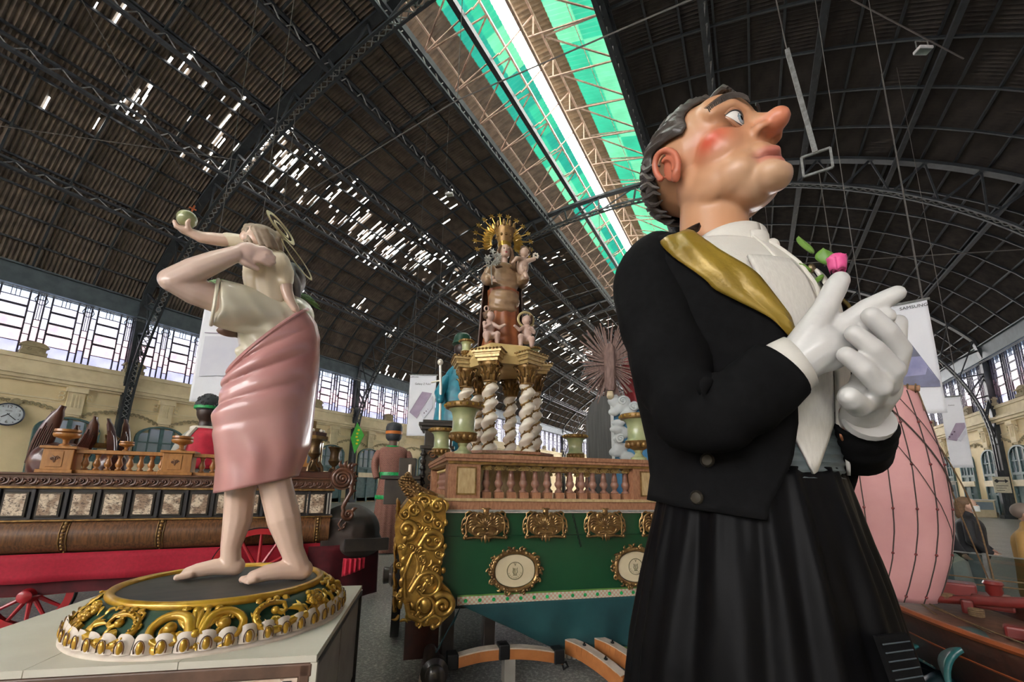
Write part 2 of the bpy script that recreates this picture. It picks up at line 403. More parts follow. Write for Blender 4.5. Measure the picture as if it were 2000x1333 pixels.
# carved ornament: curves in a (u,v) plane laid on a surface by fn(u,v,h)
def spiral(cx, cy, R, turns, a0, sgn=1, r1=.12, n=26):
    return [(cx + (R*(1-t) + R*r1*t)*math.cos(a0 + sgn*2*PI*turns*t), cy + (R*(1-t) + R*r1*t)*math.sin(a0 + sgn*2*PI*turns*t)) for t in [k/n for k in range(n+1)]]
def vine(mb, pts, w0, w1, fn, h=0, seg=6, flat=.9, bulb=True):
    n = len(pts); P = [fn(p[0], p[1], h) for p in pts]; up = nrm(np.asarray(fn(pts[0][0], pts[0][1], 1)) - np.asarray(fn(pts[0][0], pts[0][1], 0)))
    mb.tube(P, [w0 + (w1-w0)*k/(n-1) for k in range(n)], seg, up=up, flat=flat)
    if bulb: mb.ell(P[-1], w1*1.7, seg=8, rows=6)
def leafblade(mb, a, b, w, fn, bend=.2, h=0, n=7, thick=.5):
    a = V(*a); b = V(*b); d = b-a; q = V(-d[1], d[0]); P = []; R = []
    for k in range(n+1):
        t = k/n; p = a + d*t + q*bend*math.sin(PI*t); P.append(fn(p[0], p[1], h + w*.35*math.sin(PI*t))); R.append(max(.001, w*math.sin(PI*min(1, .12+.88*t))**.8*(1-.25*t)))
    up = nrm(np.asarray(fn(a[0], a[1], 1)) - np.asarray(fn(a[0], a[1], 0)))
    mb.tube(P, R, 6, up=up, flat=thick)
def fan(mb, c, r0, r1, a0, a1, n, w, fn, h=0):
    for k in range(n):
        a = a0 + (a1-a0)*k/(n-1); leafblade(mb, (c[0]+r0*math.cos(a), c[1]+r0*math.sin(a)), (c[0]+r1*math.cos(a), c[1]+r1*math.sin(a)), w, fn, 0, h)
# ================================================================ the hall
C0, HSP, XL, XR = -8.158, 23.2, -31.758, 15.442
YA = [10.1 + 16.5*k for k in range(-3, 6)]
Y0, Y1H = -41.0, 94.0
def zroof(s): return 6.5 + 16*math.sqrt(max(0, 1-(s/25.5)**2))
def roofpt(s, off=0):                                   # point of the vault at lateral offset s, off metres below it
    z = zroof(s); n = nrm(V(-s*16**2, 0, -(z-6.5)*25.5**2)); return V(C0+s, 0, z) + n*off
# floor
m = MB(); m.b2((XL-1, -46, -.3), (XR+1, 112, 0)); tag(m.build('floor', 'floor'), kind='structure')

# ---- side walls
def side(nm, X, sg):                                    # sg: +1 faces +X (left wall), -1 faces -X
    q = lambda d, y, z: (X + sg*d, y, z)
    root = bpy.data.objects.new(nm, None); COL.objects.link(root); tag(root, kind='structure')
    m = MB(); m.b2(q(-.6, Y0-3, 0), q(0, Y1H+6, 7.0)); m.build('wall_face', 'plaster', root)
    m = MB()
    for (z0, z1, d) in ((6.50,6.62,.16),(6.62,6.80,.30),(6.80,6.95,.42),(6.95,7.0,.36)): m.b2(q(-.3, Y0-3, z0), q(d, Y1H+6, z1))
    m.build('cornice', 'plaster_light', root)
    m = MB()
    for (z0, z1, d) in ((7.0,7.18,.12),(7.18,7.62,.06),(7.62,7.72,.14),(7.72,7.86,.10)): m.b2(q(-.5, Y0-3, z0), q(d, Y1H+6, z1))
    m.build('parapet', 'plaster_light', root)
    m = MB(); m.b2(q(0, Y0-3, 5.72), q(.05, Y1H+6, 5.80)); m.b2(q(0, Y0-3, 5.60), q(.03, Y1H+6, 5.66)); m.build('frieze_moulding', 'plaster_light', root)
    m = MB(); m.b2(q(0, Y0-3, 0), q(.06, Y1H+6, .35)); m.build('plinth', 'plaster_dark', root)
    m = MB(); m.b2(q(-.45, Y0-3, 11.28), q(.18, Y1H+6, 12.30)); m.b2(q(-.5, Y0-3, 11.22), q(.34, Y1H+6, 11.30)); m.b2(q(-.5, Y0-3, 12.28), q(.34, Y1H+6, 12.36)); m.build('girder', 'steel_blue', root)
    for dz, mt in ((11.12,'steel_light'),(11.04,'steel_light')):
        m = MB(); m.tube([q(.30, Y0, dz), q(.30, Y1H, dz)], .022, 6); m.build('conduit', mt, root)
    # repeated plaster ornament, shared meshes
    m = MB(); m.b2(q(0,-.34,5.05), q(.16,.34,6.5)); m.b2(q(0,-.42,6.25), q(.26,.42,6.5)); m.b2(q(0,-.28,4.95), q(.1,.28,5.1))
    for k in (-1,0,1): m.b2(q(.16,k*.14-.03,5.45), q(.19,k*.14+.03,6.15))
    for k in (-1,1):
        for t in (0,1): m.tube([q(.1, k*(.55+.11*math.cos(a)), 6.12+.11*math.sin(a)-t*.22) for a in [j*.7 for j in range(9)]], .035, 5)
    me_br = m.mesh('bracket', 'plaster_light')
    m = MB(); fn = lambda u, v, h: V(*q(.03+h, u, v))
    for s in (-1, 1):
        for k in range(7):
            vine(m, spiral(s*(.25+.22*k), 5.43-.012*k*k+.02*(k%2), .12-.008*k, 1.2, (k%2)*PI, s), .03, .012, fn, .03, 5)
            leafblade(m, (s*(.2+.22*k), 5.5-.01*k*k), (s*(.42+.22*k), 5.34-.012*k*k), .05, fn, .3*s, .03, 4)
    m.ell(q(.06,0,5.38), (.06,.2,.2), seg=10, rows=6)
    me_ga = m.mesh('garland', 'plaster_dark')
    m = MB(); m.b2(q(-.3,-.48,7.86), q(.2,.48,8.05)); m.b2(q(-.3,-.42,8.05), q(.14,.42,8.28)); m.b2(q(-.3,-.52,8.28), q(.2,.52,8.36))
    for s in (-1,1): vine(m, spiral(s*.2, 8.17, .1, 1.3, 0, s), .03, .012, fn, .12, 5)
    m.loft([[q(.1, .5*math.cos(a), 8.36+.22*math.sin(a)) for a in np.linspace(0, PI, 9)], [q(-.2, .5*math.cos(a), 8.36+.22*math.sin(a)) for a in np.linspace(0, PI, 9)]])
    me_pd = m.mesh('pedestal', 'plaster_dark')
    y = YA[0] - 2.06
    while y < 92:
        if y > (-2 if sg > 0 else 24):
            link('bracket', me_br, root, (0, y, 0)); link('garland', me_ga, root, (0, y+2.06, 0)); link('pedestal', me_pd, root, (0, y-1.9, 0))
        y += 4.125
    return root
wl = side('wall_left', XL, 1); wr = side('wall_right', XR, -1)

# ---- arched windows of the side walls
def archwin(n, X, sg, y):
    q = lambda d, u, z: (X + sg*d, y+u, z)
    root = bpy.data.objects.new('window_%d' % n, None); COL.objects.link(root); tag(root, kind='structure')
    w, sp, top = 1.28, 4.15, 4.90
    arc = lambda r, zz: [(r*math.cos(a), zz + (top-sp)*r/w*math.sin(a)) for a in np.linspace(0, PI, 13)]
    m = MB()
    outer = [(w, 0)] + arc(w, sp) + [(-w, 0)]; inner = [(w-.16, 0)] + arc(w-.16, sp) + [(-w+.16, 0)]
    R = [[q(0, *p) for p in outer], [q(.16, *p) for p in outer], [q(.16, *p) for p in inner], [q(.02, *p) for p in inner]]
    m.loft(R, False); m.build('frame', 'green_frame', root)
    m = MB()
    m.b2(q(.03,-w+.1,2.95), q(.15,w-.1,3.13)); m.b2(q(.03,-.09,0), q(.14,.09,top-.12)); m.b2(q(.03,-w+.1,1.55), q(.13,w-.1,1.70))
    for s in (-1,1):
        m.b2(q(.03,s*.62-.035,3.1), q(.11,s*.62+.035,4.66)); m.b2(q(.03,s*.08,3.86), q(.11,s*(w-.12),3.93))
    m.build('glazing_bars', 'green_frame', root)
    for s in (-1,1):
        for a, b in ((.09,.585),(.655,1.12)):
            z2 = 4.72 if a < .3 else 4.45
            m = MB(); m.b2(q(.02,s*a,3.13), q(.05,s*b,3.86)); m.build('pane', 'window_dim', root)
            m = MB(); m.b2(q(.02,s*a,3.93), q(.05,s*b,z2)); m.build('pane', 'window_dim', root)
        m = MB(); m.b2(q(.02,s*.09,1.70), q(.06,s*1.12,2.95)); m.build('shutter', 'green_frame', root)
        m = MB(); m.b2(q(.02,s*.09,.05), q(.06,s*1.12,1.55)); m.build('door_leaf', 'green_frame', root)
    m = MB(); m.b2(q(.05,-w+.1,2.2), q(.22,w-.1,2.62)); m.build('fascia_board', 'cream_paint', root)
nwin = 0
for X, sg, ya in ((XL, 1, 3.9), (XR, -1, 32.7)):
    k = 0
    while ya + k*4.125 < 66:
        nwin += 1; archwin(nwin, X, sg, ya + k*4.125); k += 1

# ---- clerestory: modules of leaded-looking glazing bars and coloured panes
PW = 16.5/9; ZB, ZT = 7.86, 11.25
_vb = [0, 1.0, 1.28, 1.56, PW]
_hz = {0: [0,.62,1.27,1.87,2.48,2.9,3.39], 1: [0,.55,1.05,1.6,2.25,2.85,3.39], 2: [0,.75,1.5,1.9,3.0,3.39], 3: [0,.4,.95,1.45,2.05,2.7,3.39]}
def clerestory_meshes(X, sg):
    q = lambda d, y, z: (sg*d, y, ZB+z)
    m = MB()
    for k, y in enumerate(_vb): m.b2(q(-.16, y-.03, 0), q(-.08, y+.03, 3.39))
    for k in range(4):
        for j, z in enumerate(_hz[k]):
            t = .055 if (k == 0 and j in (2,3,4)) else .018
            m.b2(q(-.15, _vb[k], z-t), q(-.09, _vb[k+1], z+t))
    m.tube([q(-.10, 1.42+.24*math.cos(a), 2.98+.24*math.sin(a)*1.1) for a in np.linspace(0, 2*PI, 9)[:-1]], .022, 5, closed=True)
    for s in (-.05,.05): m.b2(q(-.14, 1.42+s-.012, 1.9), q(-.1, 1.42+s+.012, 3.39))
    for s in (.35,.5,.65): m.b2(q(-.14, s-.012, 2.9), q(-.1, s+.012, 3.39))
    fr = m.mesh('glazing_bars', 'win_bar'); panes = []
    for k in range(4):
        for j in range(len(_hz[k])-1):
            z0, z1 = _hz[k][j], _hz[k][j+1]; zc = (z0+z1)/2
            mt = 'pane_violet' if zc < .5 else ('pane_pink' if zc < 1.75 else ('pane_blue' if zc > 2.7 else 'pane_pale'))
            p = MB(); p.b2(q(-.125, _vb[k], z0), q(-.115, _vb[k+1], z1)); panes.append((k, j, p.mesh('pane', mt)))
    allp = MB()
    for k in range(4): allp.b2(q(-.125, _vb[k], 0), q(-.115, _vb[k+1], 3.39))
    return fr, panes, allp.mesh('pane_sheet', 'pane_pale')
for X, sg, lo, near0, near1 in ((XL, 1, -60, 2, 36), (XR, -1, -60, 35, 49)):
    fr, panes, sheet = clerestory_meshes(X, sg); k = 0
    while YA[0] + k*PW < 92:
        y = YA[0] + k*PW; k += 1
        if y < lo - 1: 
            continue
        nwin += 1
        root = bpy.data.objects.new('window_%d' % nwin, None); COL.objects.link(root); root.location = (X, y, 0); tag(root, kind='structure')
        link('glazing_bars', fr, root)
        if near0 <= y <= near1:
            for a, b, me in panes:
                o = link('pane', me, root)
                if a == 0 and b == 2 and k % 3 != 1:    # pivoted sash standing open
                    zc = ZB + _hz[0][3]; o.rotation_euler = (0, sg*.45, 0); o.location = (-sg*0 + zc*math.sin(-sg*.45), 0, zc - zc*math.cos(.45))
        else: link('pane_sheet', sheet, root)

# ---- arches: lattice ribs on twin-legged stanchions
def make_arch():
    root = thing('roof_arch', 'dark riveted steel arch with lattice soffit spanning the whole hall', 'arch', (C0, 0, 0), 0, 'steel arches carrying the roof')
    inn = [V(-HSP, 0, z) for z in (0, 2.6, 5.13)] + [V(-HSP*math.cos(a), 0, 5.13+15.92*math.sin(a)) for a in np.linspace(0, PI, 61)[1:-1]] + [V(HSP, 0, z) for z in (5.13, 2.6, 0)]
    outp = []
    for p in inn:
        if p[2] <= 5.2: outp.append(V(math.copysign(23.55, p[0]), 0, p[2]))
        else:
            a = math.atan2((p[2]-5.13)/15.92, p[0]/HSP); s = 25.4*math.cos(a)
            if abs(s) > 23.4: outp.append(V(math.copysign(23.55, s), 0, min(11.4, p[2]+.25)))
            else: outp.append(V(s, 0, zroof(s)-.30))
    def ribbon(P, y0, y1, h, nm, mat):
        m = MB(); rings = []
        for i, p in enumerate(P):
            t = nrm(P[min(i+1, len(P)-1)] - P[max(i-1, 0)]); n = V(-t[2], 0, t[0])
            rings.append([p+V(0,y0,0)-n*h/2, p+V(0,y1,0)-n*h/2, p+V(0,y1,0)+n*h/2, p+V(0,y0,0)+n*h/2])
        m.loft(rings); return m.build(nm, mat, root)
    ribbon(inn, -.24, -.13, .10, 'inner_flange', 'steel'); ribbon(inn, .13, .24, .10, 'inner_flange', 'steel')
    ribbon(outp, -.2, .2, .16, 'outer_chord', 'steel')
    m = MB()
    P = smooth_path(inn[2:-2], 170)
    for i in range(170):
        s = 1 if i % 2 else -1
        m.bar(P[i]+V(0,-.15*s,0), P[i+1]+V(0,.15*s,0), .045, .03); m.bar(P[i]+V(0,.15*s,0), P[i+1]+V(0,-.15*s,0), .045, .03)
    m.build('lattice_soffit', 'steel_light', root)
    m = MB()
    for i in range(2, len(inn)-2, 2):
        m.bar(inn[i], outp[i], .13, .10); 
        if i+2 < len(inn): m.bar(inn[i], outp[i+2], .09, .07) if i < len(inn)/2 else m.bar(outp[i], inn[min(i+2, len(inn)-1)], .09, .07)
    m.build('web_bracing', 'steel', root)
    for s in (-1, 1):
        m = MB(); m.b2((s*23.35,-.22,0), (s*23.75,.22,11.4)); m.build('stanchion', 'steel', root)
        m = MB(); m.b2((s*23.02,-.18,0), (s*23.7,.18,3.3)); m.b2((s*22.9,-.32,0), (s*23.85,.32,.25)); m.build('stanchion_base', 'steel', root)
        m = MB(); m.bar((s*21.3,0,11.1), (s*23.4,0,12.1), .12); m.bar((s*22.4,0,8.8), (s*23.4,0,10.2), .1); m.bar((s*23.0,0,7.0), (s*23.4,0,8.4), .1); m.bar((s*23.4,0,5.8), (s*23.1,0,7.2), .1); m.build('bracing', 'steel', root)
    return root
arch = make_arch(); arch.location.y = YA[0]
ARL = {3: 'dark steel arch whose foot stands between the wall clock and the saint', 4: 'dark steel arch whose left stanchion carries the green diamond sign', 5: 'dark steel arch whose right stanchion carries the cream direction sign'}
for k, y in enumerate(YA[1:], 1):
    c = copy_tree(arch); c.location = (C0, y, 0)
    if k in ARL: c['label'] = ARL[k]

# ---- longitudinal lattice purlins
SP = [-20.4,-16.1,-12.2,-8.0,-4.1,4.1,8.0,12.2,16.1,20.4]
for s in SP:
    a, b = roofpt(s, .2), roofpt(s, 1.0)
    t = thing('roof_truss', 'slim lattice steel truss running lengthwise under the corrugated vault' if abs(s) > 5 else 'lattice steel truss running along the edge of the green skylight', 'truss', (0, Y0+2, 0), 0, 'lengthwise trusses under the vault' if abs(s) > 5 else 'trusses along the skylight')
    if s == -8.0: t['label'] = 'lattice steel truss carrying a white floodlight beside the skylight'
    if s == 16.1: t['label'] = 'lattice steel truss with a white floodlight under the shaded right vault'
    LY = Y1H - Y0 - 4
    m = MB(); m.bar((a[0],0,a[2]), (a[0],LY,a[2]), .16, .10); m.build('top_chord', 'steel', t)
    m = MB(); m.bar((b[0],0,b[2]), (b[0],LY,b[2]), .20, .12); m.build('bottom_chord', 'steel', t)
    m = MB(); n = int(LY/.95)
    for i in range(n):
        y0, y1 = i*LY/n, (i+.5)*LY/n
        m.bar((b[0],y0,b[2]), (a[0],y1,a[2]), .05, .04); m.bar((a[0],y1,a[2]), (b[0],(i+1)*LY/n,b[2]), .05, .04)
    m.build('lattice', 'steel_light', t)

# ---- corrugated sheets of the vault
ceil = bpy.data.objects.new('ceiling', None); COL.objects.link(ceil); tag(ceil, kind='structure')
NC = 7; CW = 16.5/NC
def sheet(name, mat, waves, holes, rr):
    n = waves*4; m = MB(); rows = 4 if holes else 1
    pts = [(i/n, .045*math.sin(2*PI*waves*i/n)) for i in range(n+1)]
    for i in range(n):
        gone = [False]*rows
        if holes and rr.random() < holes:
            a = rr.randrange(rows); 
            for j in range(a, min(rows, a+rr.choice((1,2,2,3)))): gone[j] = True
        for j in range(rows):
            if gone[j]: continue
            v0, v1 = j/rows, (j+1)/rows
            m.add([(pts[i][0], v0, pts[i][1]), (pts[i+1][0], v0, pts[i+1][1]), (pts[i+1][0], v1, pts[i+1][1]), (pts[i][0], v1, pts[i][1])], [(0,1,2,3)])
    return m.mesh(name, mat)
rr = random.Random(3)
SH = {('roof',0): sheet('roof_panel','roof',13,0,rr), ('roof_shaded',0): sheet('roof_panel','roof_shaded',13,0,rr)}
for mt in ('roof','roof_shaded'):
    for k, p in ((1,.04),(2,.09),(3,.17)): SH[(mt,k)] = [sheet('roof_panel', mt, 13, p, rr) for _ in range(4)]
# row boundaries by arc length
ss = np.linspace(4.3, 23.75, 400); zz = np.array([zroof(s) for s in ss]); al = np.concatenate([[0], np.cumsum(np.hypot(np.diff(ss), np.diff(zz)))])
NR = 17; sb = [float(np.interp(al[-1]*k/NR, al, ss)) for k in range(NR+1)]
cells = []
for sg in (-1, 1):
    for r in range(NR):
        for c in range(int((Y1H-YA[0])/CW)):
            y = YA[0] + c*CW; sm = sg*(sb[r]+sb[r+1])/2
            cells.append((math.dist((0,0,1.75), (C0+sm, y+CW/2, zroof(sm))) + (40 if y < 1.2 else 0), sg, r, c, y))
cells.sort()
far = {-1: MB(), 1: MB()}
def leak(sg, s, y):
    if sg < 0:
        if -17.3 < s < -15.0 and 4.6 < y < 10.6: return 3 if (5.0 < y < 7.2 or 8 < y < 10.3) and rr.random() < .8 else 2
        if -16.2 < s < -13.9 and 11 < y < 24: return 3
        if -15.2 < s < -12.8 and 18.5 < y < 42: return 3
        if -14.2 < s < -10.5 and 26 < y < 60: return 3 if rr.random() < .7 else 2
        if -18.5 < s < -12 and 3 < y < 12: return 1 if rr.random() < .35 else 0
        if -13.2 < s < -11.6 and 9 < y < 45: return 2 if rr.random() < .7 else 1
        if y > 18: return 1 if rr.random() < .14 else 0
        return 0
    return 1 if rr.random() < .10 and y > 44 and 10 < s < 17 else 0
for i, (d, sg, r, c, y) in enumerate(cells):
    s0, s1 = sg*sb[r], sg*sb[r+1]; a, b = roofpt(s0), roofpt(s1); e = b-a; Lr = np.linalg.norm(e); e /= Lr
    mt = 'roof' if sg < 0 else 'roof_shaded'; k = leak(sg, (s0+s1)/2, y+CW/2)
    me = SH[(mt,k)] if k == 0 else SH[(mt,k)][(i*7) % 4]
    ex = V(0,1,0); ez = np.cross(ex, e)
    if i < 300:
        o = bpy.data.objects.new('roof_panel', me); COL.objects.link(o); o.parent = ceil
        o.matrix_local = Matrix(((ex[0]*CW*1.004, e[0]*Lr*1.01, ez[0], a[0]), (ex[1]*CW*1.004, e[1]*Lr*1.01, ez[1], y), (ex[2]*CW*1.004, e[2]*Lr*1.01, ez[2], a[2]), (0,0,0,1)))
    else:
        co = np.empty(len(me.vertices)*3); me.vertices.foreach_get('co', co); co = co.reshape(-1,3)
        P = a + V(0,y,0) + np.outer(co[:,0]*CW*1.004, ex) + np.outer(co[:,1]*Lr*1.01, e) + np.outer(co[:,2], ez)
        far[sg].add(P, [tuple(p.vertices) for p in me.polygons])
for sg, mt in ((-1,'roof'),(1,'roof_shaded')): tag(far[sg].build('roof_panels_beyond', mt, ceil), kind='stuff')
# battens below the sheets
for sg in (-1, 1):
    for r in range(NR+1):
        p = roofpt(sg*sb[r], .10); m = MB(); m.bar((p[0], YA[0], p[2]), (p[0], Y1H, p[2]), .09, .10); m.build('batten', 'steel', ceil)
    P = [roofpt(sg*s, .16) for s in np.linspace(4.3, 23.7, 15)]
    m = MB(); rings = []
    for i, p in enumerate(P):
        t = nrm(P[min(i+1,14)]-P[max(i-1,0)]); n = V(-t[2],0,t[0]); rings.append([p+V(0,-.04,0)-n*.05, p+V(0,.04,0)-n*.05, p+V(0,.04,0)+n*.05, p+V(0,-.04,0)+n*.05])
    m.loft(rings); me = m.mesh('rafter', 'steel')
    for c in range(int((Y1H-YA[0])/CW)+1): link('rafter', me, ceil, (0, YA[0]+c*CW, 0))

# ---- lantern over the crown with green skylights
def lz(s): return 25.0 - abs(s)*.32
def lant(name, mat, s0, s1, y, waves=9):
    m = MB(); n = waves*4
    for i in range(n):
        u0, u1 = i/n, (i+1)/n; h0, h1 = .03*math.sin(2*PI*waves*u0), .03*math.sin(2*PI*waves*u1)
        m.add([(C0+s0, u0*CW, lz(s0)+h0), (C0+s0, u1*CW, lz(s0)+h1), (C0+s1, u1*CW, lz(s1)+h1), (C0+s1, u0*CW, lz(s1)+h0)], [(0,1,2,3)])
    return m.mesh(name, mat)
gl = [[lant('skylight_pane', k, a, b, 0) for k in ('skylight','skylight_b','skylight_c')] for a, b in ((-3.1,-2.1),(-2.1,-1.1))]
gr = [[lant('skylight_pane', k, a, b, 0) for k in ('skylight_c','skylight','skylight_c')] for a, b in ((1.05,2.3),(2.3,3.6))]
bl = lant('lantern_sheet', 'roof', -6.0, -3.1, 0); br_ = lant('lantern_sheet', 'lantern_brown', -.55, 1.05, 0); brr = lant('lantern_sheet', 'roof_shaded', 3.6, 6.0, 0)
m = MB()
z0 = 22.05
for s in (-1, 1):
    for t in (-1.18, 1.18):
        m.bar((C0-4.1,0,z0), (C0-1.3,t,24.0), .075, .05); m.bar((C0+4.1,0,z0), (C0+.6,t,24.2), .075, .05)
m.bar((C0-4.1,0,z0), (C0-1.3,0,23.0), .06); m.bar((C0+4.1,0,z0), (C0+.3,0,23.0), .06); m.bar((C0-1.3,0,22.9), (C0+.6,0,24.2), .06); m.bar((C0+.6,0,24.2), (C0+.6,0,22.9), .06)
m.bar((C0+.6,-1.18,24.15), (C0+.6,1.18,24.15), .1); m.bar((C0-1.3,-1.18,24.0), (C0-1.3,1.18,24.0), .1); m.bar((C0-3.6,-1.18,22.6), (C0-3.6,1.18,22.6), .08)
m.bar((C0+2.3,-1.18,23.75), (C0+2.3,1.18,23.75), .03); m.bar((C0-2.2,-1.18,23.78), (C0-2.2,1.18,23.78), .03)
fr = m.mesh('lantern_frame', 'steel_pink')
for c in range(int((Y1H-YA[0])/CW)):
    y = YA[0]+c*CW
    link('lantern_sheet', bl, ceil, (0,y,0)); link('lantern_sheet', br_, ceil, (0,y,0)); link('lantern_sheet', brr, ceil, (0,y,0)); link('lantern_frame', fr, ceil, (0,y,0))
    for g in (gl, gr):
        for h in g: link('skylight_pane', h[rr.randrange(3)], ceil, (0,y,0))
for s, z, w in ((-1.75,22.6,.26),(4.1,21.95,.3),(-4.1,21.95,.3),(.35,22.7,.14)):
    m = MB(); m.bar((C0+s,YA[0],z), (C0+s,Y1H,z), w, w*1.3); m.build('lantern_beam', 'steel' if s != .35 else 'steel_pink', ceil)

# ---- tie cables and hanging fittings
def cable(pts, r=.02, name='tie_rod', label='thin steel tie rod strung across the hall below the vault'):
    m = MB(); m.tube(pts, r, 5); o = m.build(name, 'cable', None, True); tag(o, label, 'cable', 'tie rods under the vault'); return o
for y in (10.1, 26.6, 43.1):
    cable([(XL+.5,y,12.0), (C0-10,y,14.3), (C0,y,15.2), (C0+10,y,14.3), (XR-.5,y,12.0)], .025)
    for s in (-10, 0, 10): cable([(C0+s,y,15.245-.09*abs(s)), (C0+s,y,zroof(s)-1.2)], .015)
cable([(C0-12.2,3,19.2), (C0-18,10,17.0)], .02); cable([(C0-18.5,2.5,16.2), (C0-14,9.8,18.2)], .02)
cable([(C0+4,8,20.6), (C0+16,19,17.2)], .025)
def floodlight(loc, rz, label):
    t = thing('floodlight', label, 'lamp', loc, rz)
    m = MB(); m.box((0,0,0), (.5,.3,.12)); m.box((0,0,.09), (.36,.2,.08)); m.build('housing', 'lamp_white', t, bevel=.02)
    m = MB(); m.box((0,0,-.066), (.44,.24,.012)); m.build('lens', 'clear_glass', t)
    m = MB(); m.bar((-.22,0,.05), (-.22,0,.4), .03); m.bar((.22,0,.05), (.22,0,.4), .03); m.bar((-.22,0,.4), (.22,0,.4), .03); m.build('bracket', 'steel_light', t)
p = roofpt(-8, 1.45); floodlight((p[0], 19.3, p[2]), .3, 'white floodlight under the truss left of the skylight')
p = roofpt(15.8, 1.4); floodlight((p[0]-.3, 18.6, p[2]), .5, 'white floodlight under the truss over the shaded right vault')
t = thing('ceiling_hoist', 'square dark metal frame hung on a long rod from the vault', 'hoist', (2.35, 13.85, 10.9), -.1)
m = MB()
for a, b in (((-.35,0,0),(.35,0,0)),((-.35,0,.65),(.35,0,.65)),((-.35,0,0),(-.35,0,.65)),((.35,0,0),(.35,0,.65))): m.bar(a, b, .06)
m.build('frame', 'steel_light', t)
m = MB(); m.bar((0,0,.65), (-.35,0,4.6), .12); m.build('rod', 'steel_light', t)
m = MB(); m.tube([(.02,0,0), (.05,0,-3.0)], .012, 5); m.build('chain', 'cable', t)
m = MB(); m.tube([(-.35,0,4.6), (-.5,0,7.4)], .02, 5); m.build('hanger', 'cable', t)

# ---- glazed lunette ends: far head building, unseen rear copy added to block light
for nm, YE, sd in (('wall_end', Y1H+3, 1), ('wall_back_added', Y0-2, -1)):
    er = bpy.data.objects.new(nm, None); COL.objects.link(er); tag(er, kind='structure')
    m = MB(); m.b2((XL,YE,0), (XR,YE+.5*sd,9)); m.build('wall_face', 'plaster', er)
    m = MB(); m.b2((XL,YE-.3*sd,8.4), (XR,YE+.6*sd,9.2)); m.build('cornice', 'plaster_light', er)
    for k in range(9):
        xx = XL+3+k*5.15
        m = MB(); m.b2((xx-1.2,YE-.05*sd,.1), (xx+1.2,YE,5)); m.build('doorway', 'green_frame', er)
    gp = MB()
    for k in range(24):
        s0, s1 = -23.4+k*1.95, -23.4+(k+1)*1.95
        gp.add([(C0+s0,YE+.2*sd,9.1),(C0+s1,YE+.2*sd,9.1),(C0+s1,YE+.2*sd,max(9.1,zroof(s1))),(C0+s0,YE+.2*sd,max(9.1,zroof(s0)))], [(0,1,2,3)])
    gp.build('lunette_glass', 'lunette_pane', er)
    for k in range(25):
        s0 = -23.4+k*1.95
        m = MB(); m.bar((C0+s0,YE+.1*sd,9.1), (C0+s0,YE+.1*sd,max(9.3,zroof(s0))), .14); m.build('mullion', 'win_bar', er)

# ---- clock on the left wall
t = thing('wall_clock', 'round white station clock with black hands on the cream wall', 'clock', (XL+.14, 5.78, 4.73), PI/2)
m = MB(); m.lathe([(.56,0),(.56,.09),(.50,.12),(.50,.06)], seg=32); o = m.build('rim', 'clock_rim', t, True); o.rotation_euler = (PI/2,0,0)
m = MB(); m.lathe([(.01,.062),(.505,.062),(.505,.04)], seg=32); o = m.build('dial', 'clock_face', t, True); o.rotation_euler = (PI/2,0,0)
for w, a in (('12',0),('3',90),('6',180),('9',270)):
    text('numeral', w, .2, 'print_black', t, (.37*math.sin(math.radians(a)), -.07, .37*math.cos(math.radians(a))), (PI/2,0,0))
for k in range(12):
    if k % 3:
        m = MB(); a = k*PI/6; m.bar((.40*math.sin(a),-.068,.40*math.cos(a)), (.45*math.sin(a),-.068,.45*math.cos(a)), .025); m.build('hour_mark', 'print_black', t)
for ln, wd, a in ((.27,.04,math.radians(232)),(.38,.03,math.radians(132))):
    m = MB(); m.bar((-.06*math.sin(a),-.085,-.06*math.cos(a)), (ln*math.sin(a),-.085,ln*math.cos(a)), wd, .01, up=(0,1,0)); m.build('hand', 'print_black', t)
text('maker_line', 'FESTINA', .06, 'print_black', t, (0,-.068,.17), (PI/2,0,0))
# ================================================================ giant gentleman in evening dress
G = thing('giant_gentleman', 'giant parade figure of a dark-haired man in black tailcoat with white gloves', 'parade figure', (0, 2.1, 0))
FA = math.radians(35); GF = V(math.cos(FA), -math.sin(FA), 0); GR = V(-math.sin(FA), -math.cos(FA), 0)   # facing, his right side
TT = [ # z, cx, cy, half depth, half width
 (1.40,-.03,0,.345,.35),(1.62,-.03,0,.335,.34),(1.80,-.03,0,.325,.32),(1.95,-.035,0,.345,.34),(2.15,-.04,0,.37,.385),(2.35,-.045,0,.385,.42),(2.53,-.045,0,.365,.45),(2.65,-.04,0,.31,.45),(2.74,-.04,0,.25,.41),(2.81,-.045,.01,.205,.31),(2.87,-.055,.02,.175,.215),(2.93,-.06,.02,.165,.175)]
def tor(th, z, off=0):
    cx, cy, A, B = interp(TT, z); c, s = math.cos(th), math.sin(th)
    n = nrm(GF*c/max(A,.01) + GR*s/max(B,.01))
    return V(cx, cy, z) + GF*A*c + GR*B*s + n*off
# shirt and waistcoat
m = MB(); zs = list(np.linspace(1.86, 2.80, 40))
m.loft([[tor(2*PI*j/64, z) + V(0,0,0) for j in range(64)] for z in zs]); m.build('shirt', 'white_cotton', G, True, 60)
def strip(nm, mat, edge0, edge1, z0, z1, off, nz=28, nt_=8, thick=.012, wav=0, par=G):
    m = MB()
    def fn(u, v):
        z = z0 + (z1-z0)*u; t = edge0(z)*(1-v) + edge1(z)*v
        return tor(t, z, off + .012*math.sin(PI*v) + wav*math.sin(23*z+9*v)*math.sin(PI*v))
    m.grid(fn, nz, nt_); return m.build(nm, mat, par, True, 60, solid=thick, off=1)
D = math.radians
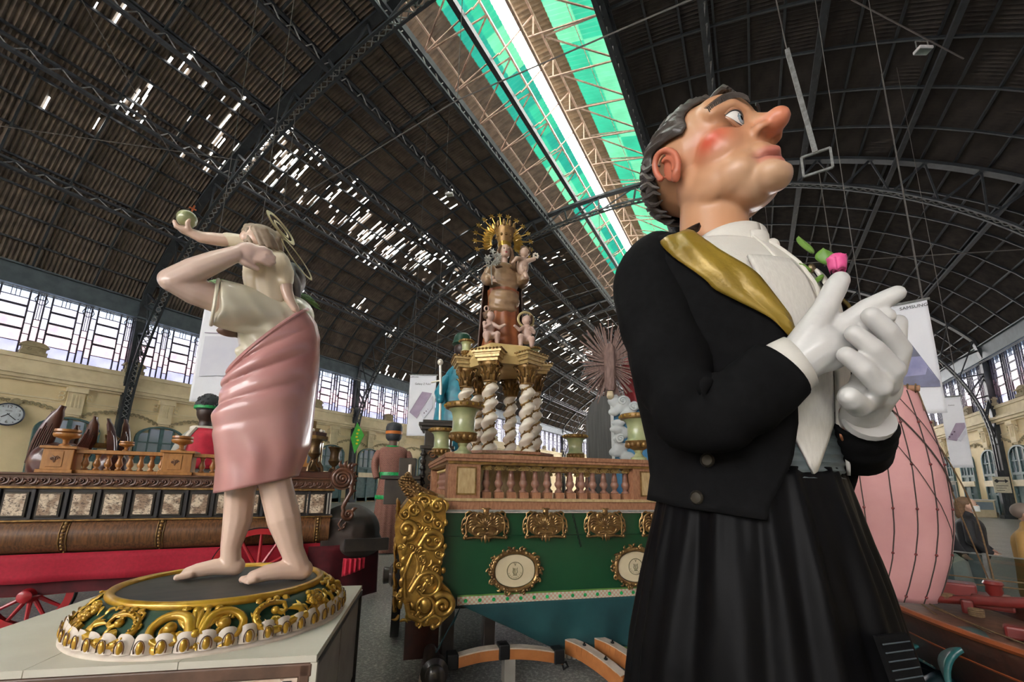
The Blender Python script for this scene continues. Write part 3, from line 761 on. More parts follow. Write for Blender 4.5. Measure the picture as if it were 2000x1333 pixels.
# waistcoat with its two pointed fronts
for sg, e in ((1, 34), (-1, -46)):
    def bot(v): return 2.02 - .22*math.sin(PI*min(1, max(0, .15+.75*v)))**1.4
    m = MB()
    def fn(u, v):
        zb = (1.995 - .20*(1-abs(2*v-.95))) if sg > 0 else (1.985 - .18*(1-abs(2*v-1)))
        z = zb*(1-u) + 2.62*u; top = max(0, (z-2.3)/.35); a0 = D(2 + top*(9 if sg > 0 else 8))*sg; a1 = D(e)
        return tor(a0*(1-v) + a1*v, z, .016)
    m.grid(fn, 24, 14); m.build('waistcoat_front', 'white_pique', G, True, 60, solid=.012, off=1)
def button(nm, mat, p, n, r, par=G):
    R = np.array(Vector(n).to_track_quat('Z','Y').to_matrix()); m = MB()
    m.loft([[p + R@V(rr*math.cos(a), rr*math.sin(a), h) for a in np.linspace(0, 2*PI, 17)[:-1]] for rr, h in ((r,0),(r,.006),(r*.8,.011),(r*.7,.008),(r*.3,.009),(.001,.010))])
    return m.build(nm, mat, par, True, 50)
def tn(th, z): return nrm(tor(th, z, 1) - tor(th, z, 0))
for z, r in ((2.63,.020),(2.50,.020)): button('shirt_stud', 'brass', tor(D(-9), z, .012), tn(D(-9), z), r)
for z in (2.02, 1.945): button('waistcoat_button', 'copper', tor(D(-5), z, .03), tn(D(-5), z), .024)
# shirt placket and pleat seams
m = MB(); m.tube([tor(D(-2), z, .006) for z in np.linspace(2.35, 2.86, 20)], .007, 6); m.build('placket_seam', 'white_cotton', G, True)
m = MB(); m.tube([tor(D(22-10*t), 2.30+.52*t, .004) for t in np.linspace(0,1,16)], .005, 6); m.build('bib_seam', 'white_cotton', G, True)
# cummerbund
m = MB(); R = []
for i, z in enumerate(np.linspace(1.79, 1.99, 22)): R.append([tor(2*PI*j/64, z, .010 + .006*(i % 3 == 0)) for j in range(64)])
m.loft(R, True, False); m.build('cummerbund', 'grey_satin', G, True, 60)
# tailcoat
JE = [(1.60,49),(1.70,45),(1.85,33),(1.98,28),(2.20,27),(2.34,29),(2.50,38),(2.62,50),(2.75,62),(2.86,78)]
def jr(z): return D(interp(JE, z)[0])
def jl(z): return D(interp([(1.60,-70),(1.8,-42),(2.0,-36),(2.3,-34),(2.5,-42),(2.7,-60),(2.93,-88)], z)[0])
m = MB()
def fn(u, v):
    zb = 1.645 + .05*math.sin(PI*min(1, v*1.2)); z = zb*(1-u) + 2.86*u; t = jr(z)*(1-v) + (jl(z)+2*PI)*v
    fo = .030 + .010*math.sin(9*t+4*z) * max(0, 1-abs(z-1.9)/.6) + (.03*max(0, 1.95-z)/.35)
    return tor(t, z, fo)
m.grid(fn, 44, 96); m.build('tailcoat', 'black_cloth', G, True, 60, solid=.022, off=1)
m = MB()
def fn(u, v):                                            # collar of the coat round the neck
    t = D(70) + (D(280)-D(70))*v; return tor(t, 2.83+.08*u, .035 - .01*u)
m.grid(fn, 5, 40); m.build('coat_collar', 'black_satin', G, True, 60, solid=.02, off=1)
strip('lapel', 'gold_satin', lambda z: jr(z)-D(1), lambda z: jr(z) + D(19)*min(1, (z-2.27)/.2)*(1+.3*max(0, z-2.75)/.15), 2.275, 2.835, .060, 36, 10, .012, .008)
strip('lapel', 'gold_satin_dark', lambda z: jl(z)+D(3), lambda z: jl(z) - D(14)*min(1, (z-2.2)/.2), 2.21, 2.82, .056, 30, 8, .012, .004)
for th, z in ((72, 1.85), (78, 1.715)): button('coat_button', 'dull_brass', tor(D(th), z, .078 if z < 1.8 else .064), tn(D(th), z), .026)
# standing collar of the shirt, with bow tie
m = MB()
def nk(t, z, off=0): return V(-.035+.055*(3.0-z)*0, .015, z) + GF*(.155+off)*math.cos(t) + GR*(.16+off)*math.sin(t)
m.grid(lambda u, v: nk(2*PI*v, 2.73+.145*u + .035*u*math.cos(2*PI*v), .03-.02*u), 6, 48); m.build('shirt_collar', 'white_cotton', G, True, 60, solid=.014, off=1)
m = MB()
for sg in (-1, 1):
    def fn(u, v): 
        w = .038 + .035*u; return nk(D(-12) + sg*D(3+30*u), 2.80 + w*(2*v-1) - .02*u, .035 + .02*math.sin(PI*u))
    m.grid(fn, 8, 4)
m.build('bow_tie', 'white_cotton', G, True, 60, solid=.012)
m = MB(); m.ell(nk(D(-12), 2.80, .045), (.03,.03,.035)); m.build('bow_knot', 'white_cotton', G, True)
# sleeves
def sleeve(nm, pts, rad, n=44, wr=.012, ph=0):
    P = smooth_path(pts, n); R = []
    zs = [k/(len(rad)-1) for k in range(len(rad))]
    X = None
    for i, p in enumerate(P):
        T = nrm(P[min(i+1,n)]-P[max(i-1,0)])
        X = nrm(np.cross(T, V(0,1,.2))) if X is None else nrm(X - T*(X@T)); Y = np.cross(T, X); r = float(np.interp(i/n, zs, rad))
        amp = wr*math.exp(-((i/n-.5)/.22)**2)
        R.append([p + (X*math.cos(a)+Y*math.sin(a))*(r + amp*math.sin(26*i/n*2+2*math.sin(a)+ph) + .004*math.sin(3*a+i*.4)) for a in np.linspace(0, 2*PI, 33)[:-1]])
    m = MB(); m.loft(R, True, False); return m.build(nm, 'black_cloth', G, True, 70, solid=.014, off=-1)
sleeve('sleeve', [(-.26,-.24,2.77),(-.325,-.31,2.64),(-.285,-.39,2.38),(-.225,-.45,2.12),(-.145,-.475,1.995),(-.04,-.47,2.03),(.03,-.45,2.085),(.105,-.43,2.145)], [.13,.160,.148,.138,.134,.130,.125,.118])
m = MB(); m.ell((-.265,-.25,2.70), (.18,.18,.145), seg=24, rows=14); m.build('shoulder', 'black_cloth', G, True)
sleeve('sleeve', [(.26,.33,2.76),(.31,.30,2.45),(.34,.20,2.08),(.36,.03,1.93),(.36,-.12,1.96),(.355,-.2,2.0)], [.15,.15,.13,.115,.10,.088], ph=2)
# cuff of the near arm
m = MB(); P = [V(.085,-.43,2.135), V(.125,-.43,2.155), V(.165,-.43,2.175)]
m.tube(P, [.094,.096,.092], 28, cap=False); m.build('shirt_cuff', 'white_cotton', G, True, 60, solid=.008)
button('cuff_link', 'copper', V(.135,-.475,2.085), V(.1,-.8,-.5), .017)
# gloved hands, one continuous mesh each
m = MB()
m.limb([(.10,-.43,2.135),(.17,-.43,2.175),(.225,-.43,2.215)], [.072,.074,.075])
m.ell((.235,-.428,2.215), (.085,.045,.088)); m.ell((.285,-.425,2.235), (.065,.042,.080))
m.limb([(.165,-.445,2.215),(.205,-.45,2.275),(.245,-.445,2.335),(.285,-.44,2.41),(.297,-.44,2.43)], [.052,.045,.038,.036,.032])     # thumb
m.limb([(.30,-.425,2.285),(.36,-.425,2.325),(.415,-.425,2.350),(.436,-.425,2.360)], [.036,.034,.030,.027])                           # index finger
m.limb([(.315,-.418,2.245),(.355,-.43,2.268),(.40,-.43,2.288)], [.034,.032,.029])                                                     # middle finger
m.limb([(.315,-.41,2.205),(.355,-.41,2.225),(.395,-.405,2.25)], [.032,.030,.027])
m.limb([(.305,-.405,2.17),(.345,-.40,2.185),(.38,-.39,2.20)], [.030,.028,.025])
organic('glove', m, 'glove', G, .0065, 7)
m = MB()
m.limb([(.355,-.19,2.0),(.365,-.27,2.03),(.375,-.32,2.07)], [.062,.066,.072])
m.ell((.385,-.335,2.09), (.07,.055,.085)); m.ell((.40,-.345,2.135), (.055,.045,.07)); m.ell((.35,-.35,2.055), (.075,.055,.055))
m.limb([(.425,-.350,2.155),(.447,-.355,2.225),(.458,-.36,2.285)], [.034,.030,.027])                                                    # index, upright
m.limb([(.428,-.372,2.125),(.438,-.415,2.180),(.405,-.462,2.232),(.368,-.482,2.282)], [.033,.033,.030,.027])                          # middle, curled
m.limb([(.405,-.385,2.075),(.410,-.440,2.115),(.362,-.488,2.172),(.318,-.500,2.226)], [.032,.032,.030,.027])                          # ring
m.limb([(.368,-.380,2.035),(.374,-.445,2.062),(.330,-.492,2.112),(.290,-.505,2.160)], [.030,.031,.029,.026])                          # little finger
m.limb([(.345,-.365,2.030),(.318,-.425,2.010),(.295,-.475,2.022),(.286,-.492,2.032)], [.036,.036,.032,.029])                          # thumb
m.v = [(x-.014, y, z) for x, y, z in m.v]
organic('glove', m, 'glove', G, .006, 4)
m = MB(); m.tube([(.36,-.215,1.985),(.365,-.235,1.995)], [.078,.076], 20); m.build('glove_hem', 'glove', G, True, 60)
# skirt
SK = [(0,-.05,.60),(.5,-.05,.555),(.9,-.045,.505),(1.15,-.04,.475),(1.4,-.035,.425),(1.62,-.032,.375),(1.76,-.03,.345),(1.83,-.03,.332)]
rp = random.Random(5); ph = [rp.uniform(0, 6.28) for _ in range(6)]
def skirt(t, z, off=0):
    cx, r = interp(SK, z); g = min(1, (1.83-z)/.35); f = .35+.65*math.sin(t*.5+.5)**2
    w = .020*math.sin(13*t + 2.5*math.sin(3*t+ph[0]) + 1.1*z) + .014*math.sin(27*t+ph[1]+2.6*math.sin(2*t+1) - 1.3*z) + .010*math.sin(43*t+ph[2])*max(0, 1-2*(1.83-z))
    w += .014*math.sin(11*t+ph[3]+1.4*z)
    rr = r + w*(g*f + .12) + off
    return V(cx + rr*math.cos(t), rr*math.sin(t), z)
m = MB(); m.grid(lambda u, v: skirt(2*PI*u, 1.83*(1-v)), 300, 54, closed_u=True); m.build('skirt', 'black_satin', G, True, 80, solid=.008)
# ventilation grille of the bearer inside
m = MB(); tc = D(-44); ue = V(-math.sin(tc), math.cos(tc), 0); ne = V(math.cos(tc), math.sin(tc), 0)
gc = skirt(tc, 1.33) + ne*.048
gz = V(ne[0]*.25, ne[1]*.25, -1); gz /= np.linalg.norm(gz)
q = lambda a, b, h: gc + ue*a + gz*b + ne*h
m.loft([[q(-.062,0,0), q(.062,0,0), q(.062,.40,0), q(-.062,.40,0)], [q(-.062,0,.012), q(.062,0,.012), q(.062,.40,.012), q(-.062,.40,.012)]]); gq = m.build('grille', 'black_cloth', G)
for k in range(17):
    m = MB(); m.tube([q(-.056, .02+.022*k, .016), q(.056, .02+.022*k, .016)], .0022, 5); m.build('grille_cord', 'steel_blue', gq)
# boutonniere
rose = MB(); rc = V(.348,-.16,2.615)
for k in range(13):
    a = k*2.4; r = .008+.0021*k; c = rc + V(r*math.cos(a)*.8, r*math.sin(a)*.8-.01, .008*math.sin(k)); 
    rose.grid(lambda u, v: c + V(math.cos(a+(u-.5)*2.0)*(.020+.008*v) - .02*math.cos(a)*.9, math.sin(a+(u-.5)*2.0)*(.020+.008*v) - .02*math.sin(a)*.9, -.025+.050*v - .010*(2*u-1)**2), 6, 4)
rose.build('rose', 'rose', G, True, 70, solid=.003)
for dx, dz, a, L_ in ((-.075,.06,.7,.10),(-.085,-.01,.2,.075),(-.03,.0,1.3,.07),(-.05,-.05,-.4,.08)):
    m = MB(); 
    def fn(u, v):
        w = .034*math.sin(PI*min(1,u*.97+.02))**.8; x = (v-.5)*2*w; l = u*L_
        return rc + V(dx + l*math.cos(a)*-.5 - x*math.sin(a), -.02 + .012*abs(2*v-1), dz + l*math.sin(a+.3) + x*math.cos(a)*.6)
    m.grid(fn, 10, 6); m.build('leaf', 'leaf', G, True, 70, solid=.003)

# ---------------- head
HYAW, HPIT, HS_ = D(-33), D(8), 1.0
HC = V(-.075, .02, 3.335)
_cy, _sy, _cp, _sp = math.cos(HYAW), math.sin(HYAW), math.cos(HPIT), math.sin(HPIT)
HR = np.array([[_cy,-_sy,0],[_sy,_cy,0],[0,0,1]]) @ np.array([[_cp,0,-_sp],[0,1,0],[_sp,0,_cp]])
def hp(x, y, z): return HC + HR @ V(x*HS_, y*HS_, z*HS_)
m = MB()
def he(c, r, R=None): m.ell(hp(*c), tuple(k*HS_ for k in r), HR if R is None else HR@R, 24, 16)
he((-.045,0,.085), (.285,.235,.255)); he((.10,0,-.06), (.175,.185,.26)); he((.12,0,.12), (.135,.19,.165))
he((.075,0,-.19), (.185,.175,.135)); he((-.01,0,-.13), (.15,.19,.16)); he((.262,0,-.288), (.074,.086,.068)); he((.16,0,-.265), (.10,.12,.085))
for s in (-1, 1):
    he((.125,s*.105,-.075), (.115,.095,.12)); he((.06,s*.125,-.19), (.13,.06,.11)); he((.14,s*.085,-.215), (.115,.085,.10))
    m.limb([hp(.238,s*.03,.095), hp(.225,s*.095,.112), hp(.165,s*.165,.09)], [.030,.032,.030], 10)
    he((.285,s*.048,-.075), (.042,.032,.030)); m.limb([hp(.25,s*.05,-.08), hp(.200,s*.10,-.15), hp(.165,s*.112,-.20)], [.022,.026,.020], 10)
m.limb([hp(.24,0,.06), hp(.275,0,.005), hp(.305,0,-.038)], [.036,.042,.047], 14); he((.335,0,-.046), (.058,.052,.049))
he((.225,0,-.16), (.075,.10,.055))
m.limb([hp(.215,-.085,-.212), hp(.275,-.045,-.190), hp(.295,0,-.184), hp(.275,.045,-.190), hp(.215,.085,-.212)], [.012,.024,.027,.024,.012], 10)
m.limb([hp(.215,-.075,-.225), hp(.272,-.04,-.234), hp(.290,0,-.238), hp(.272,.04,-.234), hp(.215,.075,-.225)], [.012,.024,.027,.024,.012], 10)
# neck
m.limb([V(-.075,.02,2.86), V(-.078,.02,3.02), V(-.07,.018,3.16), V(-.05,.015,3.28)], [.165,.155,.152,.155], 24)
HI = HR.T
def warp(co):
    q_ = (co - HC) @ HI.T
    def push(c, s, d):
        w = np.exp(-(((q_ - np.array(c))/np.array(s))**2).sum(1)); q_[:] += w[:,None]*np.array(d)
    for s in (-1, 1):
        push((.225,s*.095,.026), (.06,.066,.044), (-.034,0,0)); push((.295,s*.042,-.100), (.02,.016,.018), (-.004,0,.022))
        push((.215,s*.098,-.217), (.03,.02,.016), (-.014,0,0))
    push((.31,0,-.211), (.06,.085,.009), (-.026,0,0)); push((.30,0,-.265), (.05,.06,.014), (-.020,0,0))
    push((.275,0,-.14), (.03,.012,.03), (-.008,0,0)); push((.29,0,-.29), (.03,.012,.03), (-.006,0,0))
    return HC + q_ @ HR.T
def paint(co):
    q_ = (co - HC) @ HI.T; c = np.tile(np.array([.56,.295,.16]), (len(co),1))
    def mixin(cc, s, col, a):
        w = np.clip(np.exp(-(((q_ - np.array(cc))/np.array(s))**2).sum(1))*a, 0, 1)[:,None]; c[:] = c*(1-w) + np.array(col)*w
    mixin((.25,0,-.30), (.14,.16,.10), (.62,.42,.275), .75)
    for s in (-1,1):
        mixin((.145,s*.175,-.055), (.080,.11,.070), (.58,.09,.045), 1.1); mixin((.215,s*.10,.06), (.06,.07,.035), (.34,.155,.075), .85)
        mixin((.298,s*.046,-.100), (.016,.016,.012), (.10,.03,.02), 1.3); mixin((.20,s*.10,.005), (.05,.06,.02), (.52,.25,.14), .7)
    mixin((.335,0,-.055), (.075,.065,.055), (.70,.17,.095), .95)
    lip = (np.exp(-((q_[:,1]/.088)**4) - (((q_[:,2]+.214)-.02*(1-(q_[:,1]/.085)**2)*np.sign(q_[:,2]+.214))/.030)**4) * (q_[:,0] > .19))
    c[:] = c*(1-.92*lip[:,None]) + np.array([.50,.15,.12])*.92*lip[:,None]
    line = np.exp(-((q_[:,1]/.09)**6) - ((q_[:,2]+.2155+.12*np.abs(q_[:,1])**1.4*.4)/.0055)**2) * (q_[:,0] > .19)
    c[:] = c*(1-.85*line[:,None]) + np.array([.16,.04,.035])*.85*line[:,None]
    nk_ = np.clip((-.33-q_[:,2])/.1, 0, 1)[:,None]*.35; c[:] = c*(1-nk_) + np.array([.58,.27,.13])*nk_
    return c
head = organic('head', m, 'face', G, .0085, 13, warp, paint)
# eyes: ball, lids, lashes
for s in (-1, 1):
    ec = (.182, s*.098, .026); er_ = .070
    def ey(lat, el, k=1.0): return hp(ec[0]+er_*k*math.cos(lat)*math.cos(el), ec[1]+er_*k*math.sin(lat)*math.cos(el), ec[2]+er_*k*math.sin(el))
    ed = lambda la: max(0, 1-abs(la/1.02)**2.4)
    up_ = lambda la: D(20*ed(la)+1+5*la*-s*0); lo_ = lambda la: D(-36*ed(la)-1)
    mb = MB(); NA, NB = 44, 26; dirs = []
    for i in range(NA+1):
        la = -1.02 + 2.04*i/NA
        for j in range(NB+1):
            el = lo_(la)*(1-j/NB) + up_(la)*(j/NB); mb.v.append(tuple(ey(la, el))); dirs.append((math.cos(la)*math.cos(el), math.sin(la)*math.cos(el), math.sin(el)))
    for i in range(NA):
        for j in range(NB): mb.f.append((i*(NB+1)+j, (i+1)*(NB+1)+j, (i+1)*(NB+1)+j+1, i*(NB+1)+j+1)); mb.m.append(0)
    me = mb.mesh('eyeball', 'eye', True); d = np.array(dirs)
    gz_ = nrm(V(.95, .10 if s < 0 else -.1, -.16)); an = np.degrees(np.arccos(np.clip(d@gz_, -1, 1)))
    cl = np.ones((len(d),4)); cl[:,:3] = (.80,.78,.74); cl[an < 22,:3] = (.09,.13,.16); cl[an < 19.5,:3] = (.30,.42,.48); cl[an < 9,:3] = (.01,.01,.012)
    hl = np.degrees(np.arccos(np.clip(d@nrm(V(.93,-.10,.02)), -1, 1))); cl[hl < 4,:3] = (1,1,1)
    at = me.color_attributes.new('Col','FLOAT_COLOR','POINT'); at.data.foreach_set('color', cl.ravel())
    link('eyeball', me, head)
    las = np.linspace(-1.04, 1.04, 25)
    if 'lid' not in MATS: M('lid', (.46,.225,.125), .35, coat=.3)
    for nm, f, o, r0 in (('upper_lid', up_, 10, .013), ('lower_lid', lo_, -9, .010)):
        m = MB(); m.tube([ey(la, f(la)+D(o)*(.5+.5*ed(la)), .985) for la in las], [r0*(.45+.55*ed(la)) for la in las], 8); m.build(nm, 'lid', head, True)
        m = MB(); m.tube([ey(la, f(la), 1.02) for la in las], [(.0042 if o > 0 else .0020)*(.35+.65*ed(la)) for la in las], 6); m.build('lash_line', 'print_black', head, True)
    # eyebrow of painted hair strokes
    m = MB()
    for k in range(34):
        t = k/33; y = s*(.022+.165*t); x = .268-.095*t**1.6; z = .118+.050*math.sin(PI*min(1,.15+.8*t)) - .030*t
        L_ = .028*(1-.45*t); m.tube([hp(x,y,z-.010), hp(x+.002,y+s*.010,z+L_*.5), hp(x-.010,y+s*.022,z+L_)], [.0026,.0036,.001], 5, flat=.7)
    m.build('eyebrow', 'hair', head, True)
    # ear
    m = MB(); ey = s*.222
    e0 = (-.045, ey, -.035)
    def ep(a, r, o_): return hp(e0[0]-.012 + r*.058*math.cos(a) - .012*math.sin(a), e0[1]+s*o_, e0[2] + r*.088*math.sin(a))
    m.limb([ep(D(k), 1.0, .018+.022*math.sin(D(max(0,min(180,k-20)))/1.0)) for k in range(-70, 215, 15)], [.020 if k < -40 else .016 for k in range(-70, 215, 15)], 8)
    m.limb([ep(D(k), .58, .018) for k in range(-60, 120, 20)], .012, 8); m.ell(ep(D(-75), 1.02, .010), (.026,.018,.028), HR, 12, 8); m.ell(ep(0, .1, -.008), (.05,.02,.075), HR, 16, 10); m.ell(ep(D(-20), .75, .012), (.014,.014,.02), HR, 10, 8)
    organic('ear', m, 'face', head, .0055, 4, None, lambda co: np.tile(np.array([.54,.16,.09]), (len(co),1)))
# moulded hair: a cap over the skull with waves
ax = nrm(V(-.72, 0, .60)); b1 = nrm(V(.60, 0, .72)); b2 = V(0,1,0)
HL = [(-180,74),(-150,80),(-128,84),(-112,72),(-98,66),(-88,84),(-79,108),(-69,108),(-60,98),(-50,91),(-38,90),(-22,90),(0,91),(22,90),(38,90),(50,91),(60,98),(69,108),(79,108),(88,84),(98,66),(112,72),(128,84),(150,80),(180,74)]
def hairpt(rho, psi, thick):
    d = ax*math.cos(rho) + (b1*math.cos(psi) + b2*math.sin(psi))*math.sin(rho)
    r = 1/math.sqrt((d[0]/.293)**2 + (d[1]/.243)**2 + (d[2]/.268)**2)
    p = d*(r + thick); return V(-.040,0,.075) + p
m = MB(); NU, NVV = 150, 34
def fn(u, v):
    psi = -PI + 2*PI*u; rm = D(float(np.interp(math.degrees(psi), [h[0] for h in HL], [h[1] for h in HL])))
    rho = rm*v; edge = min(1, (1-v)/.10)
    wv = .006*math.sin(34*psi*max(.35,math.sin(rho)) + 4*math.sin(3*rho+psi*2)) + .004*math.sin(61*psi*max(.35,math.sin(rho)) + 7*rho)
    th = .006 + edge*(.020 + wv*min(1, v*3)) + .030*math.exp(-(psi/.5)**2)*edge*max(0, v-.5)
    p = hairpt(rho, psi, th); return hp(*p)
m.grid(fn, NU, NVV, closed_u=True); m.build('hair', 'hair', G, True, 80, solid=.012, off=-1)
m = MB()
for k in range(16):
    s = -1 if k % 2 else 1; psi = D(180 - s*(6+9*(k//2)));
    P = [hp(*hairpt(D(60+8*j), psi + .05*math.sin(j*1.7+k), .026 - .002*j)) for j in range(5)]; m.tube(P, [.018,.017,.015,.011,.004], 6)
m.build('nape_locks', 'hair', G, True)
m = MB()
for k in range(7):
    y = -.06+.02*k; m.tube([hp(.10-.01*abs(k-3),y,.275), hp(.16,y*1.05,.292), hp(.20,y*1.1,.282+.006*math.sin(k)), hp(.215,y*1.12,.258)], [.016,.018,.016,.007], 7)
m.build('quiff', 'hair', G, True)
# ================================================================ display box, painted base and the giant saint with a child
BX = math.radians(40.2); bt = V(math.cos(BX), math.sin(BX), 0); bn = V(-math.sin(BX), math.cos(BX), 0); BZ = .83
P0 = V(-2.135, 1.685, 0); BW, BD = 2.0, 1.62
bc = P0 - bt*BW/2 + bn*BD/2
box = thing('display_box', 'low plinth box with cream top and pink marbled front panel', 'plinth', tuple(bc), BX)
m = MB(); m.b2((-BW/2+.03,-BD/2+.03,.06), (BW/2-.03,BD/2-.03,BZ-.035)); m.build('carcass', 'box_side', box)
for k in range(3):
    m = MB(); x0 = -BW/2 + k*BW/3; m.b2((x0+.002,-BD/2,BZ-.035), (x0+BW/3-.002,BD/2,BZ)); m.build('top_board', 'box_top', box)
m = MB(); m.b2((-BW/2+.02,-BD/2+.008,.12), (BW/2-.09,-BD/2+.028,BZ-.11)); m.build('front_panel', 'pink_marble', box)
for a, b in (((-BW/2,-BD/2-.005,BZ-.105),(BW/2-.02,-BD/2+.03,BZ-.038)), ((-BW/2,-BD/2-.005,.06),(BW/2-.02,-BD/2+.03,.13)), ((BW/2-.085,-BD/2-.005,.06),(BW/2-.03,-BD/2+.03,BZ-.04))):
    m = MB(); m.b2(a, b); m.build('frame_moulding', 'box_frame', box, bevel=.008)
m = MB(); m.b2((BW/2-.03,-BD/2-.002,.05), (BW/2+.004,-BD/2+.03,BZ-.036)); m.build('corner_strip', 'box_top', box)
for x in (BW/2-.14, BW/2-.60, BW/2-1.3):
    m = MB(); m.b2((x-.022,-BD/2+.002,BZ-.165), (x+.022,-BD/2+.018,BZ-.122)); m.build('vent_hole', 'black_wood', box)
for k, (a, b) in enumerate(((-BD/2+.04,-.02),(.02,BD/2-.04))):
    m = MB(); m.b2((BW/2-.03,a,.10), (BW/2-.018,b,BZ-.06)); m.build('side_panel', 'pink_marble' if k < 0 else 'box_side', box)
m = MB(); m.b2((BW/2-.03,-BD/2+.03,BZ-.065), (BW/2+.004,BD/2,BZ-.036)); m.b2((BW/2-.03,BD/2-.03,.05), (BW/2+.004,BD/2,BZ-.04)); m.build('side_moulding', 'black_wood', box)

SB, SD = -61, 3.75
base = frame('statue_base', 'round base carved with gold scrolls on green, edged with white egg moulding', 'statue base', SB, SD)
base.location.z = BZ; CXB = -.03
PRO = [(0,.795,0),(.12,.795,.012),(.2,.765,.03),(.45,.735,.105),(.6,.70,.135),(.8,.655,.18),(1,.605,.208)]      # v, r, z
def bpt(a, v, h=0):
    r, z = interp(PRO, v); r2, z2 = interp(PRO, min(1, v+.02)); r1, z1 = interp(PRO, max(0, v-.02)); n = nrm((z2-z1, -(r2-r1)))
    r += n[0]*h; z += n[1]*h; return V(CXB + r*math.cos(a), r*math.sin(a), z)
def ringmesh(v0, v1, nm, mt, h=0, n=96, k=6):
    m = MB(); m.grid(lambda u, v: bpt(2*PI*u, v0+(v1-v0)*v, h), n, k, closed_u=True); return m.build(nm, mt, base, True, 50)
ringmesh(0, .2, 'foot_band', 'base_white'); ringmesh(.2, 1.0, 'body', 'base_green')
m = MB(); m.lathe([(.002,.0),(.795,.0)], (CXB,0,.0), 72, False); m.build('underside', 'base_white', base)
m = MB(); m.tube([bpt(a, 1.0, .004) + V(0,0,.004) for a in np.linspace(0, 2*PI, 73)[:-1]], .026, 12, closed=True); m.build('rim', 'gold_paint', base, True)
m = MB(); m.lathe([(.001,.214),(.600,.214),(.600,.19)], (CXB,0,0), 72); m.build('top', 'base_top', base)
# egg moulding: white tongues with gold eggs
NE = 50; r0 = .765
m = MB(); w = 2*PI*r0/NE
def tong(u, v):
    x = (u-.5)*w*.96; z = .026 + v*(.098 - .03*abs(2*u-1)**3); o = .012 + .018*math.sin(PI*u)*(1-.2*v)
    return V(o-.02*v, x, z)
m.grid(tong, 8, 5); m.add([(0,-w*.48,.03),(0,w*.48,.03),(-.03,w*.48,.09),(-.03,-w*.48,.09)], [(0,1,2,3)]); me_t = m.mesh('tongue', 'base_white', True)
m = MB(); m.ell((.020,0,.058), (.016,w*.19,.034), seg=10, rows=8); me_e = m.mesh('egg', 'gold_paint', True)
m = MB(); m.tube([(.027, .27*w*math.cos(a), .055+.042*math.sin(a)) for a in np.linspace(-.5, PI+.5, 11)], .0032, 5); me_o = m.mesh('egg_border', 'walnut', True)
for k in range(NE):
    a = 2*PI*k/NE
    if math.sin(a) > .75: continue
    for nm, me in (('tongue', me_t), ('egg', me_e), ('egg_border', me_o)): link(nm, me, base, (CXB+r0*math.cos(a), r0*math.sin(a), 0), (0,0,a))
# gilded scrollwork, motif by motif
sfn = lambda a0: (lambda u, v, h: bpt(a0 + u/.70, .32 + v*.62/.17*1.0, h))
def motif(a0, kind):
    fn = sfn(a0); m = MB()
    if kind == 0:
        fan(m, (0,.02), .03, .15, D(40), D(140), 7, .018, fn, .012); fan(m, (0,.01), .02, .06, D(215), D(325), 4, .016, fn, .012); m.ell(fn(0,.03,.02), .022)
        for s in (-1, 1):
            P = [(s*.03,.10)] + [(s*(.12+.095*math.cos(t)), .055+.068*math.sin(t)) for t in np.linspace(1.9, -3.4, 22)] ; Q = spiral(s*.125, .052, .05, .9, PI/2 if s > 0 else PI/2, s, .2, 14)
            vine(m, [(s*.02,.02)] + [(s*(.12+.088*math.cos(t)), .058+.066*math.sin(t)) for t in np.linspace(2.6, -2.2, 20)] + [(s*.10,.035),(s*.115,.058)], .030, .014, fn, .012, 8)
            m.ell(fn(s*.118,.055,.02), .032); leafblade(m, (s*.17,.0), (s*.10,-.04), .024, fn, .2*s, .012)
    elif kind in (1, -1):
        s = kind
        vine(m, [(-s*.16,.02)] + [(s*(.02+.105*math.cos(t)), .06+.07*math.sin(t)) for t in np.linspace(-2.4, 1.9, 18)] + [(s*(-.055),.115),(s*(-.05),.075),(s*(-.015),.06),(s*.012,.085)], .027, .014, fn, .012, 8)
        for k in range(13):
            t = -2.2 + k*.32; p = fn(s*(.02+.105*math.cos(t)), .06+.07*math.sin(t), .034); m.ell(p, .0075, seg=6, rows=5)
        for k in range(3): leafblade(m, (-s*(.16-.02*k),.03), (-s*(.06+.04*k),.075+.02*k), .020, fn, .15*s, .012); leafblade(m, (s*.02,.05), (s*(.05-.05*k),-.02+.02*k), .018, fn, .2*s, .012)
    elif kind == 2:
        m.prism([(-.05,-.02),(.05,-.02),(.085,.05),(-.085,.05)], lambda u, v, h: fn(u, v, h), .022)
        for k in range(5): leafblade(m, (-.04+.02*k,-.015), (-.07+.035*k,.045), .012, fn, 0, .02)
        q = random.Random(int(a0*100))
        for k in range(26):
            u, v = q.uniform(-.075,.075), q.uniform(.05,.145); 
            if abs(u) < .085*(1-(v-.05)/.13)+.02: m.ell(fn(u, v, .018), (.017,.017,.017), seg=7, rows=5)
        for s in (-1,1): leafblade(m, (s*.04,-.02), (s*.12,.03), .024, fn, -.3*s, .012)
    m.build('gilt_scroll' if kind != 2 else 'flower_basket', 'gold_paint', base, True, 60)
    if abs(kind) == 1 or kind == 0:
        mm = MB()
        for k in range(4): leafblade(mm, (-.1+.055*k,.138), (-.06+.055*k,.150-.02*(k%2)), .022, fn, .25, .012)
        mm.build('gilt_garland', 'gold_paint', base, True, 60)
for a, k in ((-98,0),(-66,-1),(-42,2),(-18,1),(8,0),(-132,1),(-158,2),(-186,-1),(36,-1)): motif(D(a), k)

